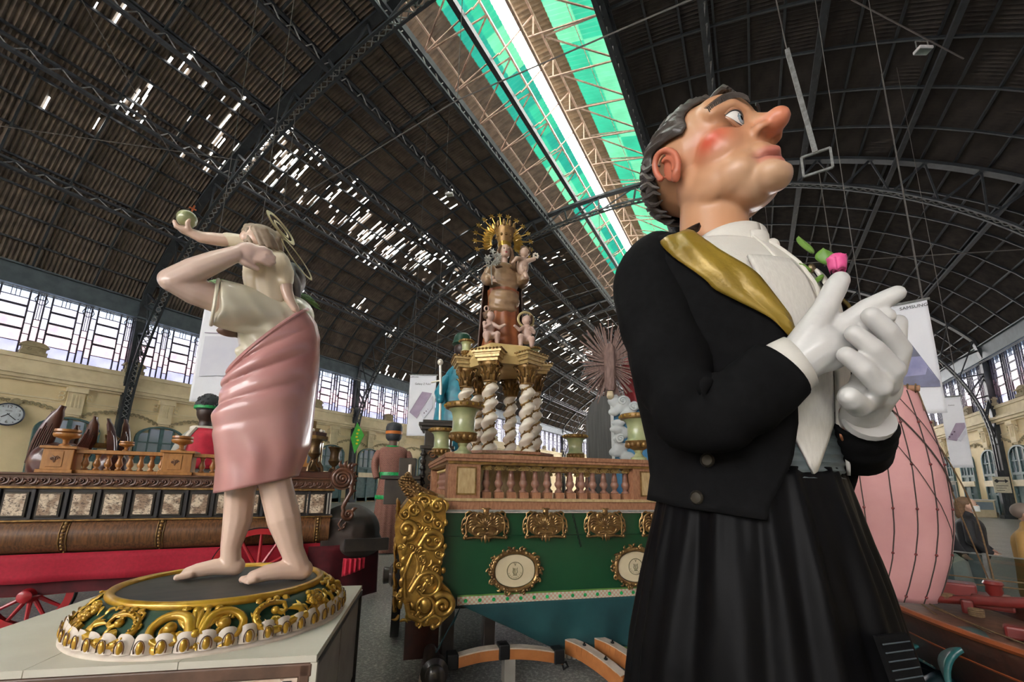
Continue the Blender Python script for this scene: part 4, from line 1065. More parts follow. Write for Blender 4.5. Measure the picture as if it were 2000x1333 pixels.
qf = random.Random(21)
for k in range(64):
    a = D(qf.uniform(-200, 25)); fn = sfn(a); m = MB(); v = qf.uniform(-.02,.135)
    if k % 3 == 0: vine(m, spiral(0, v, qf.uniform(.018,.028), 1.2, qf.uniform(0,6), qf.choice((-1,1)), .2, 12), .009, .006, fn, .012, 6)
    else:
        q_ = qf.uniform(0,6.28); leafblade(m, (0, v), (.06*math.cos(q_), max(-.03, min(.15, v+.05*math.sin(q_)))), .015, fn, .3, .01)
    m.build('gilt_leaf', 'gold_paint', base, True, 60)

ST = frame('saint_statue', 'painted giant figure of a barefoot saint in pink robe carrying a child on his shoulder', 'statue', SB, SD)
ST.location.z = 0
def near(m):                                            # parts laid out on the figure's mid plane, brought forward to their own depth
    m.v = [(x*(SD+y)/SD, y, 1.75+(z-1.75)*(SD+y)/SD) for x, y, z in m.v]
# flesh: legs, feet, arm and hand in one skin
m = MB()
m.limb([(.10,-.04,2.05),(.195,-.10,1.72),(.275,-.14,1.47),(.350,-.16,1.25),(.405,-.16,1.135)], [.11,.112,.112,.076,.075])
m.limb([(.43,-.16,1.115),(.30,-.165,1.125),(.20,-.17,1.115),(.125,-.175,1.095)], [.072,.066,.056,.046])
for k, (dy, L_) in enumerate(((-.045,.030),(-.02,.045),(.005,.055),(.028,.06),(.055,.068))): m.limb([(.13,-.175+dy,1.085),(.13-L_,-.178+dy*1.1,1.075)], [.024 if k < 4 else .029, .019 if k < 4 else .025], 8)
m.limb([(.02,.10,2.0),(-.025,.19,1.68),(-.015,.2,1.45),(-.035,.2,1.25),(-.02,.2,1.13)], [.14,.105,.098,.068,.068])
m.limb([(.01,.2,1.115),(-.12,.2,1.12),(-.22,.2,1.105),(-.27,.2,1.092)], [.066,.058,.05,.043])
for k, (dy, L_) in enumerate(((-.05,.065),(-.025,.06),(.0,.05),(.022,.045),(.045,.035))): m.limb([(-.26,.2+dy,1.085),(-.265-L_,.2+dy*1.1,1.076)], [.027 if k == 0 else .022, .022 if k == 0 else .017], 8)
organic('legs', m, 'statue_skin', ST, .008, 4)
m = MB()
m.limb([(-.08,-.10,3.08),(-.30,-.15,3.09),(-.48,-.19,3.125),(-.62,-.22,3.165)], [.12,.115,.11,.085])
m.limb([(-.625,-.22,3.175),(-.50,-.24,3.29),(-.38,-.245,3.40),(-.27,-.245,3.495)], [.088,.098,.085,.066])
m.ell((-.195,-.245,3.535), (.10,.045,.085), np.array(Matrix.Rotation(-.5,3,'Y')))
m.limb([(-.15,-.25,3.575),(-.09,-.255,3.595),(-.045,-.25,3.585)], [.032,.029,.024]); m.limb([(-.14,-.25,3.545),(-.07,-.26,3.56),(-.015,-.25,3.545)], [.032,.030,.024])
m.limb([(-.14,-.25,3.515),(-.07,-.26,3.525),(-.012,-.25,3.505)], [.031,.029,.024]); m.limb([(-.15,-.25,3.49),(-.09,-.26,3.49),(-.035,-.25,3.47)], [.029,.027,.022])
m.limb([(-.24,-.25,3.47),(-.19,-.26,3.435),(-.12,-.25,3.415)], [.038,.032,.025])
near(m); organic('arm', m, 'statue_arm', ST, .009, 6)
# tunic
m = MB()
m.ell((.05,.0,2.92), (.25,.23,.36)); m.ell((.02,0,2.55), (.20,.20,.32)); m.ell((.12,.02,3.10), (.22,.22,.17)); m.ell((-.06,-.05,3.06), (.16,.18,.19))
m.limb([(-.13,-.06,2.72),(-.02,-.15,2.86),(.10,-.18,3.05)], [.05,.05,.04])
m.tube(smooth_path([(.08,-.07,3.05),(-.06,-.10,3.07),(-.20,-.13,3.075),(-.345,-.155,3.07)], 10), [.15,.155,.16,.165,.17,.175,.18,.185,.188,.19,.192], 28)
m.limb([(-.28,-.16,2.90),(-.14,-.17,2.90),(.0,-.2,2.93)], [.035,.04,.03])
def tw(co):
    q = co.copy(); w = .010*np.sin((co[:,0]*.9+co[:,2]*.75)*38) * np.exp(-((co[:,2]-2.78)/.22)**2) * (co[:,1] < .1); q[:,0] -= w; q[:,1] -= w; return q
near(m); organic('tunic', m, 'statue_cream', ST, .012, 8, tw)
m = MB(); m.tube([V(-.352,-.157,3.07)+V(0,.165*math.cos(a),.183*math.sin(a)) for a in np.linspace(0, 2*PI, 33)[:-1]], .013, 8, closed=True); near(m); m.build('sleeve_hem', 'statue_cream', ST, True)
# robe: rings tilted from the hem up to the shoulder
RB = [(0,-.185,1.655,.35,1.79,.285),(.16,-.20,1.84,.41,2.02,.29),(.36,-.25,2.06,.405,2.36,.285),(.52,-.262,2.21,.41,2.58,.285),(.66,-.225,2.335,.405,2.76,.27),(.8,-.235,2.43,.395,2.92,.268),(.9,-.225,2.49,.36,3.04,.258),(1,-.205,2.54,.285,3.145,.242)]
def robe(t, a):
    xl, zl, xr, zr, hd = interp(RB, t); c = V((xl+xr)/2, 0, (zl+zr)/2); e = V((xr-xl)/2, 0, (zr-zl)/2)
    fw = math.exp(-((a-D(235))/1.15)**2)*min(1, max(0, (t-.30)/.25))*min(1, (1.02-t)/.06)
    fold = .030*fw*(abs(math.sin(t*17 + .7*math.sin(a*1.5)))**.7 - .5) - .012*math.exp(-((a-D(255))/.5)**2)*math.exp(-((t-.14)/.1)**2)*math.sin(a*9+t*12)
    fold += .010*math.sin(5*a+4*t)*(1-t) 
    k = 1 + fold/.25
    return c + e*math.cos(a)*k + V(0, hd*math.sin(a)*k, 0)
m = MB(); m.grid(lambda u, v: robe(v, 2*PI*u), 96, 70, closed_u=True); m.build('robe', 'statue_red', ST, True, 80, solid=.022, off=-1)
m = MB(); m.tube([robe(1.0, a) for a in np.linspace(0, 2*PI, 61)[:-1]], .016, 8, closed=True); m.build('robe_hem', 'statue_red', ST, True)
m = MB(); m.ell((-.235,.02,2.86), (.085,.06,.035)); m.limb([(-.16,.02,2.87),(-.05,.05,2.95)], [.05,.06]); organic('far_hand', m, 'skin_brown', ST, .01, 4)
# the child
m = MB()
m.limb([(.0,-.03,3.20),(-.045,-.03,3.36),(-.075,-.03,3.50),(-.09,-.02,3.60)], [.165,.168,.145,.10]); m.ell((-.085,-.02,3.57), (.17,.11,.08))
m.limb([(.03,-.08,3.53),(.075,-.11,3.44),(.085,-.13,3.37)], [.08,.078,.070]); m.limb([(-.18,0,3.59),(-.27,0,3.60),(-.33,0,3.595)], [.075,.068,.062])
near(m); organic('child_tunic', m, 'statue_child', ST, .01, 6)
m = MB()
m.limb([(.085,-.13,3.40),(.105,-.145,3.29),(.135,-.16,3.22),(.185,-.17,3.145)], [.058,.052,.044,.036]); m.limb([(.18,-.17,3.15),(.215,-.175,3.11)], [.03,.018])
m.limb([(-.28,0,3.60),(-.40,-.01,3.575),(-.50,-.01,3.56),(-.57,-.01,3.575),(-.61,-.01,3.585)], [.055,.055,.048,.038,.036])
for dy, dz in ((-.03,.0),(-.01,-.01),(.015,-.008)): m.limb([(-.61,-.01+dy,3.585),(-.655,-.01+dy,3.60+dz),(-.672,-.01+dy,3.635+dz)], [.019,.017,.013], 8)
m.limb([(-.58,-.04,3.60),(-.595,-.06,3.645),(-.585,-.062,3.675)], [.02,.018,.014], 8)
m.ell((-.14,-.02,3.68), (.115,.10,.11)); m.ell((-.225,-.04,3.66), (.04,.05,.05)); m.limb([(-.11,-.02,3.58),(-.12,-.02,3.66)], [.06,.06])
near(m); organic('child', m, 'statue_skin', ST, .0085, 5)
m = MB(); m.ell((-.115,.0,3.70), (.135,.12,.105)); m.ell((-.045,.0,3.66), (.085,.10,.09))
for k in range(18):
    a = k*2.4; m.limb([V(-.11,0,3.695)+V(.12*math.cos(a),.11*math.sin(a),.04+.03*math.sin(k)), V(-.10,0,3.655)+V(.14*math.cos(a+.4),.13*math.sin(a+.4),-.03)], [.03,.018], 8)
near(m); organic('child_hair', m, 'hair_child', ST, .009, 3)
m = MB(); m.ell((-.60,-.005,3.672), .066, seg=20, rows=14); orb = m.build('orb', 'onyx', ST, True)
m = MB(); m.bar((-.585,0,3.73), (-.57,0,3.80), .010); m.bar((-.60,0,3.775), (-.555,0,3.765), .010); m.build('orb_cross', 'ship_orange', orb)
def annulus(nm, c, r, w, d1, d2, par=ST):
    d1, d2 = nrm(d1), nrm(d2); m = MB(); m.tube([V(*c) + d1*r*math.cos(a) + d2*r*math.sin(a) for a in np.linspace(0, 2*PI, 49)[:-1]], w, 6, closed=True, flat=.35, up=np.cross(d1, d2)); return m.build(nm, 'gilt_halo', par, True)
M('gilt_halo', (.52,.42,.20), .4, .4)
annulus('child_halo', (.01,-.02,3.81), .135, .018, (.62,0,-.78), (.42,.80,.30)); annulus('child_halo', (.015,-.02,3.80), .07, .012, (.62,0,-.78), (.42,.80,.30))
annulus('saint_halo', (.16,.06,3.61), .185, .012, (.60,0,-.80), (.36,.86,.26))
m = MB(); m.ell((.13,.10,3.42), (.12,.13,.16))
for k in range(14):
    y = .02+.014*k; m.limb([(.08+.02*math.sin(k),y-.05,3.50),(.17+.012*math.sin(k*2.1),y-.05,3.36),(.185+.02*math.sin(k*1.3),y-.04,3.24)], [.03,.03,.016], 8)
organic('saint_hair', m, 'hair_grey', ST, .009, 3)
for sx, P in ((1, [(.05,.2,3.32),(.22,.2,3.36),(.31,.2,3.30)]), (-1, [(-.15,.2,3.30),(-.30,.2,3.33),(-.40,.2,3.28)])):
    m = MB(); Q = smooth_path(P, 12); m.tube(Q, .006, 5)
    for k in range(2, 13):
        for s in (-1, 1): m.tube([Q[k], Q[k]+V(sx*.05, s*.03, s*.03-.01), Q[k]+V(sx*.085, s*.045, s*.03-.03)], [.006,.008,.002], 5)
    m.build('palm_frond', 'palm', ST, True)
# ================================================================ green carriage with a temple of twisted columns
GF_ = frame('green_carriage', 'dark green parade carriage with gilded carvings and a marbled balustrade', 'parade float', -44, 4.25)
def part(nm, mt, par=GF_, a=None, b=None, bevel=0):
    m = MB(); m.b2(a, b); return m.build(nm, mt, par, bevel=bevel)
part('side_board', 'float_green', a=(.40,0,1.255), b=(3.6,2.5,1.475)); part('side_board', 'float_green', a=(.42,.008,.70), b=(3.6,2.5,1.25))
part('deck', 'base_white', a=(.36,-.04,1.475), b=(3.65,2.55,1.49))
m = MB(); m.tube([(.38,-.03,1.492),(3.6,-.03,1.492)], .014, 8); m.build('edge_bead', 'silver', GF_, True)
# marbled plinth and balustrade
part('plinth', 'faux_marble_red', a=(.455,.0,1.49), b=(3.5,.34,1.585)); part('plinth_ledge', 'faux_marble_buff', a=(.44,-.015,1.585), b=(3.5,.35,1.612))
part('plinth', 'faux_marble_red', a=(.455,.34,1.49), b=(.72,2.45,1.585)); part('plinth_ledge', 'faux_marble_buff', a=(.44,.35,1.585), b=(.74,2.46,1.612))
def rail(x0, x1, y0, y1):
    for z0, z1, d, mt in ((1.945,1.975,.0,'gilt_wood'),(1.975,2.005,.02,'faux_marble_red'),(2.005,2.045,.035,'faux_marble_red')):
        part('rail_moulding', mt, a=(x0-d,y0-d,z0), b=(x1+d,y1+d,z1))
rail(.46, 3.5, .01, .27); rail(.46, .72, .27, 2.45); rail(.72, 3.2, 2.2, 2.45)
def post(x0, x1, y0, y1):
    part('post', 'faux_marble_red', a=(x0,y0,1.612), b=(x1,y1,1.945))
    part('post_frame', 'gilt_wood', a=(x0+.085,y0-.010,1.645), b=(x1-.04,y0,1.92)); part('post_panel', 'faux_marble_buff', a=(x0+.10,y0-.014,1.66), b=(x1-.055,y0-.008,1.905))
post(.465, .79, .02, .26); post(2.50, 2.80, .02, .26); post(.465,.72, 2.2, 2.44)
# baluster: dado, vase shaft, ionic capital (one mesh each, shared)
m = MB(); m.box((0,0,.03), (.092,.092,.06)); me_dado = m.mesh('baluster_dado', 'faux_marble_red')
m = MB(); m.lathe([(.044,.06),(.044,.072),(.026,.085),(.022,.10),(.030,.115),(.043,.135),(.046,.155),(.036,.175),(.030,.185),(.034,.19),(.027,.24),(.023,.275),(.030,.28)], seg=16); me_shaft = m.mesh('baluster_shaft', 'faux_marble_red', True)
M('baluster_wood', (.30,.155,.105), .4, 0, (.20,.09,.06), 9); me_shaft.materials[0] = MATS['baluster_wood']
m = MB(); m.box((0,0,.322), (.085,.07,.018))
for s in (-1,1):
    for sy in (-1,1): m.tube([(s*(.038+.017*math.cos(t)*(1-.06*t)), sy*.030, .297+.017*math.sin(t)*(1-.06*t)) for t in np.linspace(0, 8, 16)], .006, 5)
m.box((0,0,.298), (.07,.05,.03)); me_cap = m.mesh('baluster_capital', 'gold_bright')
M('cream_gilt', (.62,.48,.22), .4, .3, (.42,.28,.10), 20); me_cap.materials[0] = MATS['cream_gilt']
def baluster(x, y):
    b = link('baluster', me_shaft, GF_, (x, y, 1.612)); link('dado', me_dado, b); link('capital', me_cap, b)
for k in range(13): baluster(.872+.1325*k, .13)
for k in range(5): baluster(2.90+.1325*k, .13)
for k in range(13): baluster(.59, .42+.14*k)
for k in range(14): baluster(.85+.165*k, 2.32)
# carved gilt cartouches on the upper board
def cartouche(cx, cz, par):
    fn = lambda u, v, h: V(cx+u, -.012-h, cz+v); m = MB()
    m.prism([(.19*math.cos(a)*(1+.05*math.cos(2*a)), .125*math.sin(a)) for a in np.linspace(0, 2*PI, 25)[:-1]], lambda u, v, h: fn(u, v, h), .02)
    fan(m, (0,-.025), .03, .095, D(15), D(165), 9, .013, fn, .025); m.ell(fn(0,.125,.03), (.03,.02,.035)); leafblade(m, (0,.10), (-.05,.155), .02, fn, -.3, .025); leafblade(m, (0,.10), (.05,.155), .02, fn, .3, .025)
    for s in (-1, 1):
        vine(m, [(s*.02,-.11)] + [(s*(.055+.07*math.cos(t)), -.055+.045*math.sin(t)) for t in np.linspace(-2.2, 2.4, 14)] + [(s*.02,-.04)], .014, .009, fn, .03)
        vine(m, [(s*.05,.075)] + [(s*(.06+.03*math.cos(t)), .08+.03*math.sin(t)) for t in np.linspace(-2, 3, 10)] + [(s*.12,.118),(s*.175,.075),(s*.195,0),(s*.185,-.07),(s*.205,-.12)], .012, .011, fn, .03)
        vine(m, [(s*.03,-.125),(s*.09,-.115),(s*.15,-.12),(s*.195,-.128),(s*.185,-.105)], .013, .009, fn, .03)
        vine(m, [(s*.20,.13),(s*.195,.08),(s*.225,.04),(s*.235,-.03),(s*.215,-.08)], .010, .008, fn, .02)
        for k in range(4): leafblade(m, (s*(.12+.02*k),.105-.045*k), (s*(.205+.01*k),.10-.06*k), .014, fn, .25*s, .025); leafblade(m, (s*.10,-.02+.02*k), (s*.165,-.05+.035*k), .012, fn, .3*s, .03)
        leafblade(m, (0,-.10), (s*.035,-.165), .016, fn, .2*s, .03); leafblade(m, (0,-.08), (s*.09,-.135), .016, fn, .3*s, .03)
    leafblade(m, (0,-.09), (0,-.175), .018, fn, 0, .035)
    return m.build('carved_cartouche', 'gold_bronze', par, True, 60)
for cx in (.845, 1.46, 2.12, 2.76, 3.35): cartouche(cx, 1.362, GF_)
# oval medallions with wreath frames
def medallion(cx, cz):
    fn = lambda u, v, h: V(cx+u, .006-h, cz+v)
    m = MB(); m.prism([(.205*math.cos(a)*(1-.03*math.cos(4*a)), .150*math.sin(a)) for a in np.linspace(0, 2*PI, 41)[:-1]], fn, .022); pl = m.build('medallion', 'cream_paint', GF_)
    m = MB(); q = random.Random(int(cx*50))
    m.tube([fn(.235*math.cos(a)*(1-.03*math.cos(4*a)), .178*math.sin(a), .022) for a in np.linspace(0, 2*PI, 41)[:-1]], .024, 8, closed=True)
    for k in range(46):
        a = 2*PI*k/46; r = 1 + q.uniform(-.06,.10); p = (.240*math.cos(a)*r, .183*math.sin(a)*r)
        if k % 3: m.ell(fn(p[0], p[1], .036), q.uniform(.012,.02), seg=7, rows=5)
        else: leafblade(m, p, (p[0]*1.16+.02*math.sin(a), p[1]*1.18-.02*math.cos(a)), .014, fn, .3, .03)
    for a in (.0, PI, .55, PI-.55, -.5, PI+.5, 1.3, 1.85, -1.3, -1.85):
        s = 1 if math.cos(a) > 0 else -1; vine(m, spiral(.255*math.cos(a), .195*math.sin(a), .034, 1.1, a, s, .2, 14), .010, .007, fn, .032)
    m.build('wreath_frame', 'gold_bronze', pl, True, 60)
    m = MB(); m.tube([fn(.080*math.cos(a), .080*math.sin(a), .024) for a in np.linspace(0, 2*PI, 33)[:-1]], .0032, 5, closed=True); m.build('seal_ring', 'print_olive', pl, True)
    m = MB()
    for s in (-1,1): m.tube([fn(s*.006,-.035,.024), fn(s*.024,-.012,.024), fn(s*.018,.012,.024), fn(s*.022,.028,.024)], .003, 5)
    for s in (-1,0,1): m.tube([fn(s*.007,-.03,.024), fn(s*.007,.022,.024)], .0014, 4)
    m.tube([fn(-.02,-.04,.024), fn(.02,-.04,.024)], .003, 5); m.build('lyre_emblem', 'print_olive', pl, True)
    text('seal_letter', 'V', .04, 'print_olive', pl, tuple(fn(0,.058,.024)), (PI/2,0,0), depth=.001)
    for k, ch in enumerate('SOCIEDAD'):
        a = PI/2 + 2.5 - k*.36 if False else D(200+k*20); text('seal_letter', ch, .017, 'print_olive', pl, tuple(fn(.064*math.cos(a), .064*math.sin(a), .024)), (PI/2, -(a+PI/2), 0), depth=.0008)
M('print_olive', (.10,.10,.04), .6)
medallion(1.155, .925); medallion(2.47, .925)
# chain and small hooks on the board
m = MB()
for k in range(13):
    c = V(1.765+.007*k, -.015, 1.46-.026*k); m.tube([c + V(.009*math.cos(a), .006*math.sin(a)*(k%2) , .015*math.sin(a)) + V(0,.006*math.cos(a)*(1-k%2),0) for a in np.linspace(0, 2*PI, 9)[:-1]], .003, 5, closed=True)
tag(m.build('chain', 'black_iron', GF_, True), kind='stuff')
# braid, drape and fringe
part('braid', 'trim_band', a=(.60,-.006,.632), b=(3.5,.01,.708))
for k in range(21):
    m = MB(); x = .68+.135*k; m.loft([[ (x+.018*math.cos(a), -.006, .67+.018*math.sin(a)) for a in np.linspace(0,2*PI,13)[:-1]], [(x+.014*math.cos(a), -.014, .67+.014*math.sin(a)) for a in np.linspace(0,2*PI,13)[:-1]]]); m.build('braid_rosette', 'dress_green', GF_)
m = MB(); m.b2((.60,-.008,.708), (3.5,.0,.722)); m.build('braid_cord', 'palm', GF_)
def drape(u, v):
    x0 = .63 + .02*v; xb = .63+.02*u; xt = .62 + 2.9*u; xl = max(xt, .64 + .98*v); zb = .64 - .47*v + .015*math.sin(9*u)
    x = (.63+.985*v)*(1-u) + 3.5*u; return V(x, -.004 + .022*math.sin(11*x+2*v)*v + .012*math.sin(23*x)*v*v + .05*v*math.exp(-(u/.06)**2), .635 - .47*v - .02*v*math.sin(3*u))
m = MB(); m.grid(drape, 60, 16); m.build('drape', 'teal_velvet', GF_, True, 60, solid=.006)
m = MB(); m.tube([drape(k/40, 1.0) for k in range(41)], .012, 6); m.build('fringe_braid', 'palm', GF_, True)
m = MB(); m.lathe([(.003,.0),(.008,-.008),(.012,-.018),(.008,-.026),(.014,-.034),(.018,-.07),(.016,-.072)], seg=10); me_ta = m.mesh('tassel', 'base_white', True)
for k in range(34): p = drape(.02+k*.0215, 1.0); link('tassel', me_ta, GF_, tuple(p + V(0,-.004,-.006)))
m = MB(); m.grid(lambda u, v: V(.63-.24*v*u-.05*v, -.02+.03*math.sin(6*u)*v, .62-.50*v*(.25+.75*u)), 8, 8); m.build('corner_drape', 'teal_velvet', GF_, True, 60, solid=.006)
for k in range(4): link('tassel', me_ta, GF_, (.40-.03*k, -.03+.02*(k%2), .17-.015*k), (0,0,0), (1.5,1.5,1.5))
# carved console at the corner
OUT = [(.03,1.50),(-.005,1.40),(.0,1.26),(.045,1.10),(.07,.92),(.10,.72),(.17,.58),(.30,.495),(.44,.505),(.545,.59),(.57,.70),(.52,.79),(.44,.86),(.425,1.0),(.455,1.14),(.43,1.28),(.455,1.42),(.44,1.55),(.36,1.63),(.22,1.66),(.10,1.60)]
m = MB(); q2 = lambda u, v, h: V(u, -.09+h, v); m.prism(OUT, q2, .62); m.build('console_core', 'gold_leaf', GF_, False)
fn = lambda u, v, h: V(u, -.10-h, v); m = MB()
vine(m, spiral(.105, 1.335, .085, 1.6, -PI/2, 1, .1, 30), .030, .018, fn, .03, 8); m.ell(fn(.105,1.335,.03), (.04,.03,.04))
vine(m, [(.22,1.19)] + [(.335+.085*math.cos(t), 1.235+.075*math.sin(t)) for t in np.linspace(2.4, -3.6, 22)] + [(.30,1.235)], .030, .016, fn, .03, 8)
vine(m, [(.12,.75),(.10,.95),(.16,1.12),(.25,1.18)], .018, .018, fn, .015, 6, bulb=False)
for k in range(8): leafblade(m, (.15+.006*k,.83+.012*k), (.17+.037*k,1.15-.034*k), .022, fn, -.18+.02*k, .02)
for k in range(7): leafblade(m, (.085,.66+.09*k), (.115+.005*k,.76+.09*k), .026, fn, .2, .015)
vine(m, [(.16,.80)] + [(.315+.105*math.cos(t), .86+.10*math.sin(t)) for t in np.linspace(2.7, -2.2, 18)] + [(.28,.85),(.31,.89)], .026, .016, fn, .03, 8)
vine(m, [(.14,.70),(.16,.60),(.26,.555)] + [(.30+.075*math.cos(t), .665+.085*math.sin(t)) for t in np.linspace(-1.4, 3.6, 16)] + [(.255,.66)], .026, .016, fn, .03, 8); m.ell(fn(.30,.69,.05), (.05,.03,.065))
vine(m, spiral(.455, .675, .105, 1.7, PI*.75, -1, .12, 32), .032, .016, fn, .05, 8); vine(m, [(.30,.535)] + [(.38+.06*math.cos(t), .545+.045*math.sin(t)) for t in np.linspace(3.4, -1.6, 14)], .024, .016, fn, .03, 8)
for k in range(5): leafblade(m, (.13+.03*k,.66-.03*k), (.17+.045*k,.58-.012*k), .022, fn, .3, .02)
for c, r, a0, sg in (((.16,1.50),.07,0,1),((.28,1.44),.06,2,-1),((.37,1.54),.065,1,1),((.25,1.58),.06,3,-1),((.38,1.38),.05,2,1),((.40,1.12),.045,0,-1),((.38,.98),.04,1,1),((.08,1.47),.05,3,1),((.20,1.36),.045,0,-1)):
    vine(m, spiral(c[0], c[1], r, 1.35, a0, sg, .15, 20), r*.32, r*.2, fn, .03, 7)
for k in range(10): leafblade(m, (.10+.035*k,1.60-.01*(k%3)), (.13+.035*k,1.52-.03*(k%2)), .02, fn, .25, .03)
for k in range(8): m.ell(fn(.43+.02*math.sin(k*2), .90+.07*k, .02), (.022,.02,.03), seg=8, rows=6)
qr = random.Random(11)
for k in range(46):
    u, v = qr.uniform(.04,.50), qr.uniform(.52,1.62)
    if (v < .85 or u < .42) and u > .02+.10*max(0, 1.1-v): 
        if k % 2: vine(m, spiral(u, v, qr.uniform(.022,.04), 1.2, qr.uniform(0,6), qr.choice((-1,1)), .2, 12), .011, .008, fn, .035, 6)
        else: a = qr.uniform(0,6.28); leafblade(m, (u, v), (u+.07*math.cos(a), v+.07*math.sin(a)), .016, fn, .3, .035)
m.build('console_carving', 'gold_leaf', GF_, True, 60)
fs = lambda u, v, h: V(.02-h + .5*max(0, 1.2-v)*.1, u, v); m = MB()
for k in range(6): vine(m, spiral(.05+.08*(k%2), 1.5-.17*k, .08, 1.2, k, 1, .15, 18), .024, .014, fs, .01, 6)
for k in range(9): leafblade(m, (-.05+.1*(k%2),.62+.11*k), (.10,.70+.11*k), .03, fs, .3, .01)
m.build('console_side_carving', 'gold_leaf', GF_, True, 60)
# scaled tail rising behind the console
m = MB(); Pt = smooth_path([(.30,.05,1.58),(.16,.02,1.66),(.07,.0,1.76),(.04,.0,1.82)], 14); m.tube(Pt, [.10-.0045*k for k in range(15)], 14)
for k in range(14):
    for j in range(10):
        a = 2*PI*(j+.5*(k%2))/10; p = Pt[k]; m.ell(p + V(.075*math.cos(a)*.8, .085*math.sin(a), .06*math.cos(a))*(1-.03*k), (.020,.020,.014), seg=6, rows=4)
m.build('scaled_tail', 'gold_bronze', GF_, True, 60)
# running gear
for a, b in (((.50,.25,.10),(.62,.4,.70)),((.55,.3,.52),(3.4,.5,.70)),((.9,.2,.1),(1.02,.32,.66)),((.3,1.0,.4),(3.4,1.15,.70))): part('chassis_beam', 'black_wood', a=a, b=b, bevel=.01)
part('chock', 'mahogany', a=(.16,.55,.0), b=(.50,.75,.42))
def wheel(nm, c, R, axis, hub, n, mt, mt2, w=.08):
    o = bpy.data.objects.new(nm, None); COL.objects.link(o); o.location = c; o.rotation_euler = axis; return o
def make_wheel(par, c, R, rot, n, rim_m, spoke_m, tyre_m, w=.08, hub=.1):
    m = MB(); m.loft([[(rr*math.cos(a), y, rr*math.sin(a)) for a in np.linspace(0, 2*PI, 49)[:-1]] for rr, y in ((R-.085,-w/2),(R-.012,-w/2),(R-.012,w/2),(R-.085,w/2),(R-.085,-w/2))], True, False)
    rim = m.build('wheel', rim_m, par, True, 50); rim.location = c; rim.rotation_euler = rot
    m = MB(); m.loft([[(rr*math.cos(a), y, rr*math.sin(a)) for a in np.linspace(0, 2*PI, 49)[:-1]] for rr, y in ((R-.012,-w/2),(R,-w/2),(R,w/2),(R-.012,w/2))], True, False); m.build('tyre', tyre_m, rim, True, 50)
    for k in range(n):
        a = 2*PI*k/n; m = MB(); m.tube([(hub*.7*math.cos(a),0,hub*.7*math.sin(a)), ((R-.08)*math.cos(a),0,(R-.08)*math.sin(a))], [.026,.018], 8); m.build('spoke', spoke_m, rim, True)
    m = MB(); R2 = [(hub*.6,-.17),(hub*.75,-.16),(hub*.7,-.10),(hub,-.07),(hub,.07),(hub*.7,.10),(hub*.6,.12)]
    m.loft([[(rr*math.cos(a), y, rr*math.sin(a)) for a in np.linspace(0, 2*PI, 21)[:-1]] for rr, y in R2]); m.build('hub', spoke_m, rim, True, 50)
    return rim
make_wheel(GF_, (.06,1.35,.66), .66, (0,0,-PI/2), 12, 'black_wood', 'black_wood', 'black_iron', .09, .13)
m = MB(); m.loft([[(.40+rr*math.cos(a), yy, .16+rr*math.sin(a)) for a in np.linspace(0, 2*PI, 21)[:-1]] for rr, yy in ((.06,-.32),(.085,-.30),(.08,-.24),(.12,-.22),(.12,-.10),(.10,-.06),(.06,.3))]); m.build('axle_hub', 'black_wood', GF_, True, 50)
# draught bars and shafts in front
yk = thing('draught_bar', 'curved orange and white wooden draught bar bound with black iron', 'draught bar', tuple(GF_.location), GF_.rotation_euler[2])
Pb = smooth_path([(.56,-.12,.215),(.80,-.14,.262),(1.06,-.15,.270),(1.32,-.16,.245),(1.58,-.16,.19)], 24)
m = MB(); m.mi = 0
for i in range(24):
    a, b = Pb[i], Pb[i+1]; m.mi = 0; m.bar(a-V(0,0,.02), b-V(0,0,.02), .10, .085); m.mi = 1; m.bar(a+V(0,0,.028), b+V(0,0,.028), .10, .012)
m.build('bar', ['yoke_orange','yoke_white'], yk)
for i in (0, 11, 23):
    m = MB(); m.bar(Pb[i]-V(.05,0,0), Pb[i]+V(.05,0,0), .125, .125); m.build('iron_strap', 'black_iron', yk, bevel=.01)
m = MB(); m.b2((1.02,-.20,.0), (1.12,-.08,.22)); m.build('prop_leg', 'box_side', yk)
m = MB(); m.tube([(1.58,-.16,.13),(1.60,-.16,.07),(1.64,-.16,.09),(1.62,-.16,.13)], .012, 6, closed=True); m.build('ring', 'black_iron', yk, True)
for k, (x, dx) in enumerate(((1.72,.30),(2.02,.28))):
    sh = tag(None or bpy.data.objects.new('shaft', None), 'tapered orange shaft lying before the green carriage, ' + ('beside the draught bar' if k == 0 else 'beside the black skirt'), 'shaft'); COL.objects.link(sh); sh.location = GF_.location; sh.rotation_euler = GF_.rotation_euler
    m = MB(); Q = smooth_path([(x,.02,.20),(x+dx*.3,-.16,.19),(x+dx*.7,-.36,.13),(x+dx,-.52,.06)], 12)
    for i in range(12): m.mi = 0; m.bar(Q[i], Q[i+1], .10, .12); m.mi = 1; m.bar(Q[i]+V(0,0,.064), Q[i+1]+V(0,0,.064), .10, .01)
    m.build('shaft_beam', ['yoke_orange','yoke_white'], sh)
    for i in (4, 8):
        m = MB(); m.lathe([(.018,0),(.018,.012),(.008,.014),(.008,.03)], tuple(Q[i]+V(0,0,.068)), 10); m.build('bolt', 'black_iron', sh, True, 50)
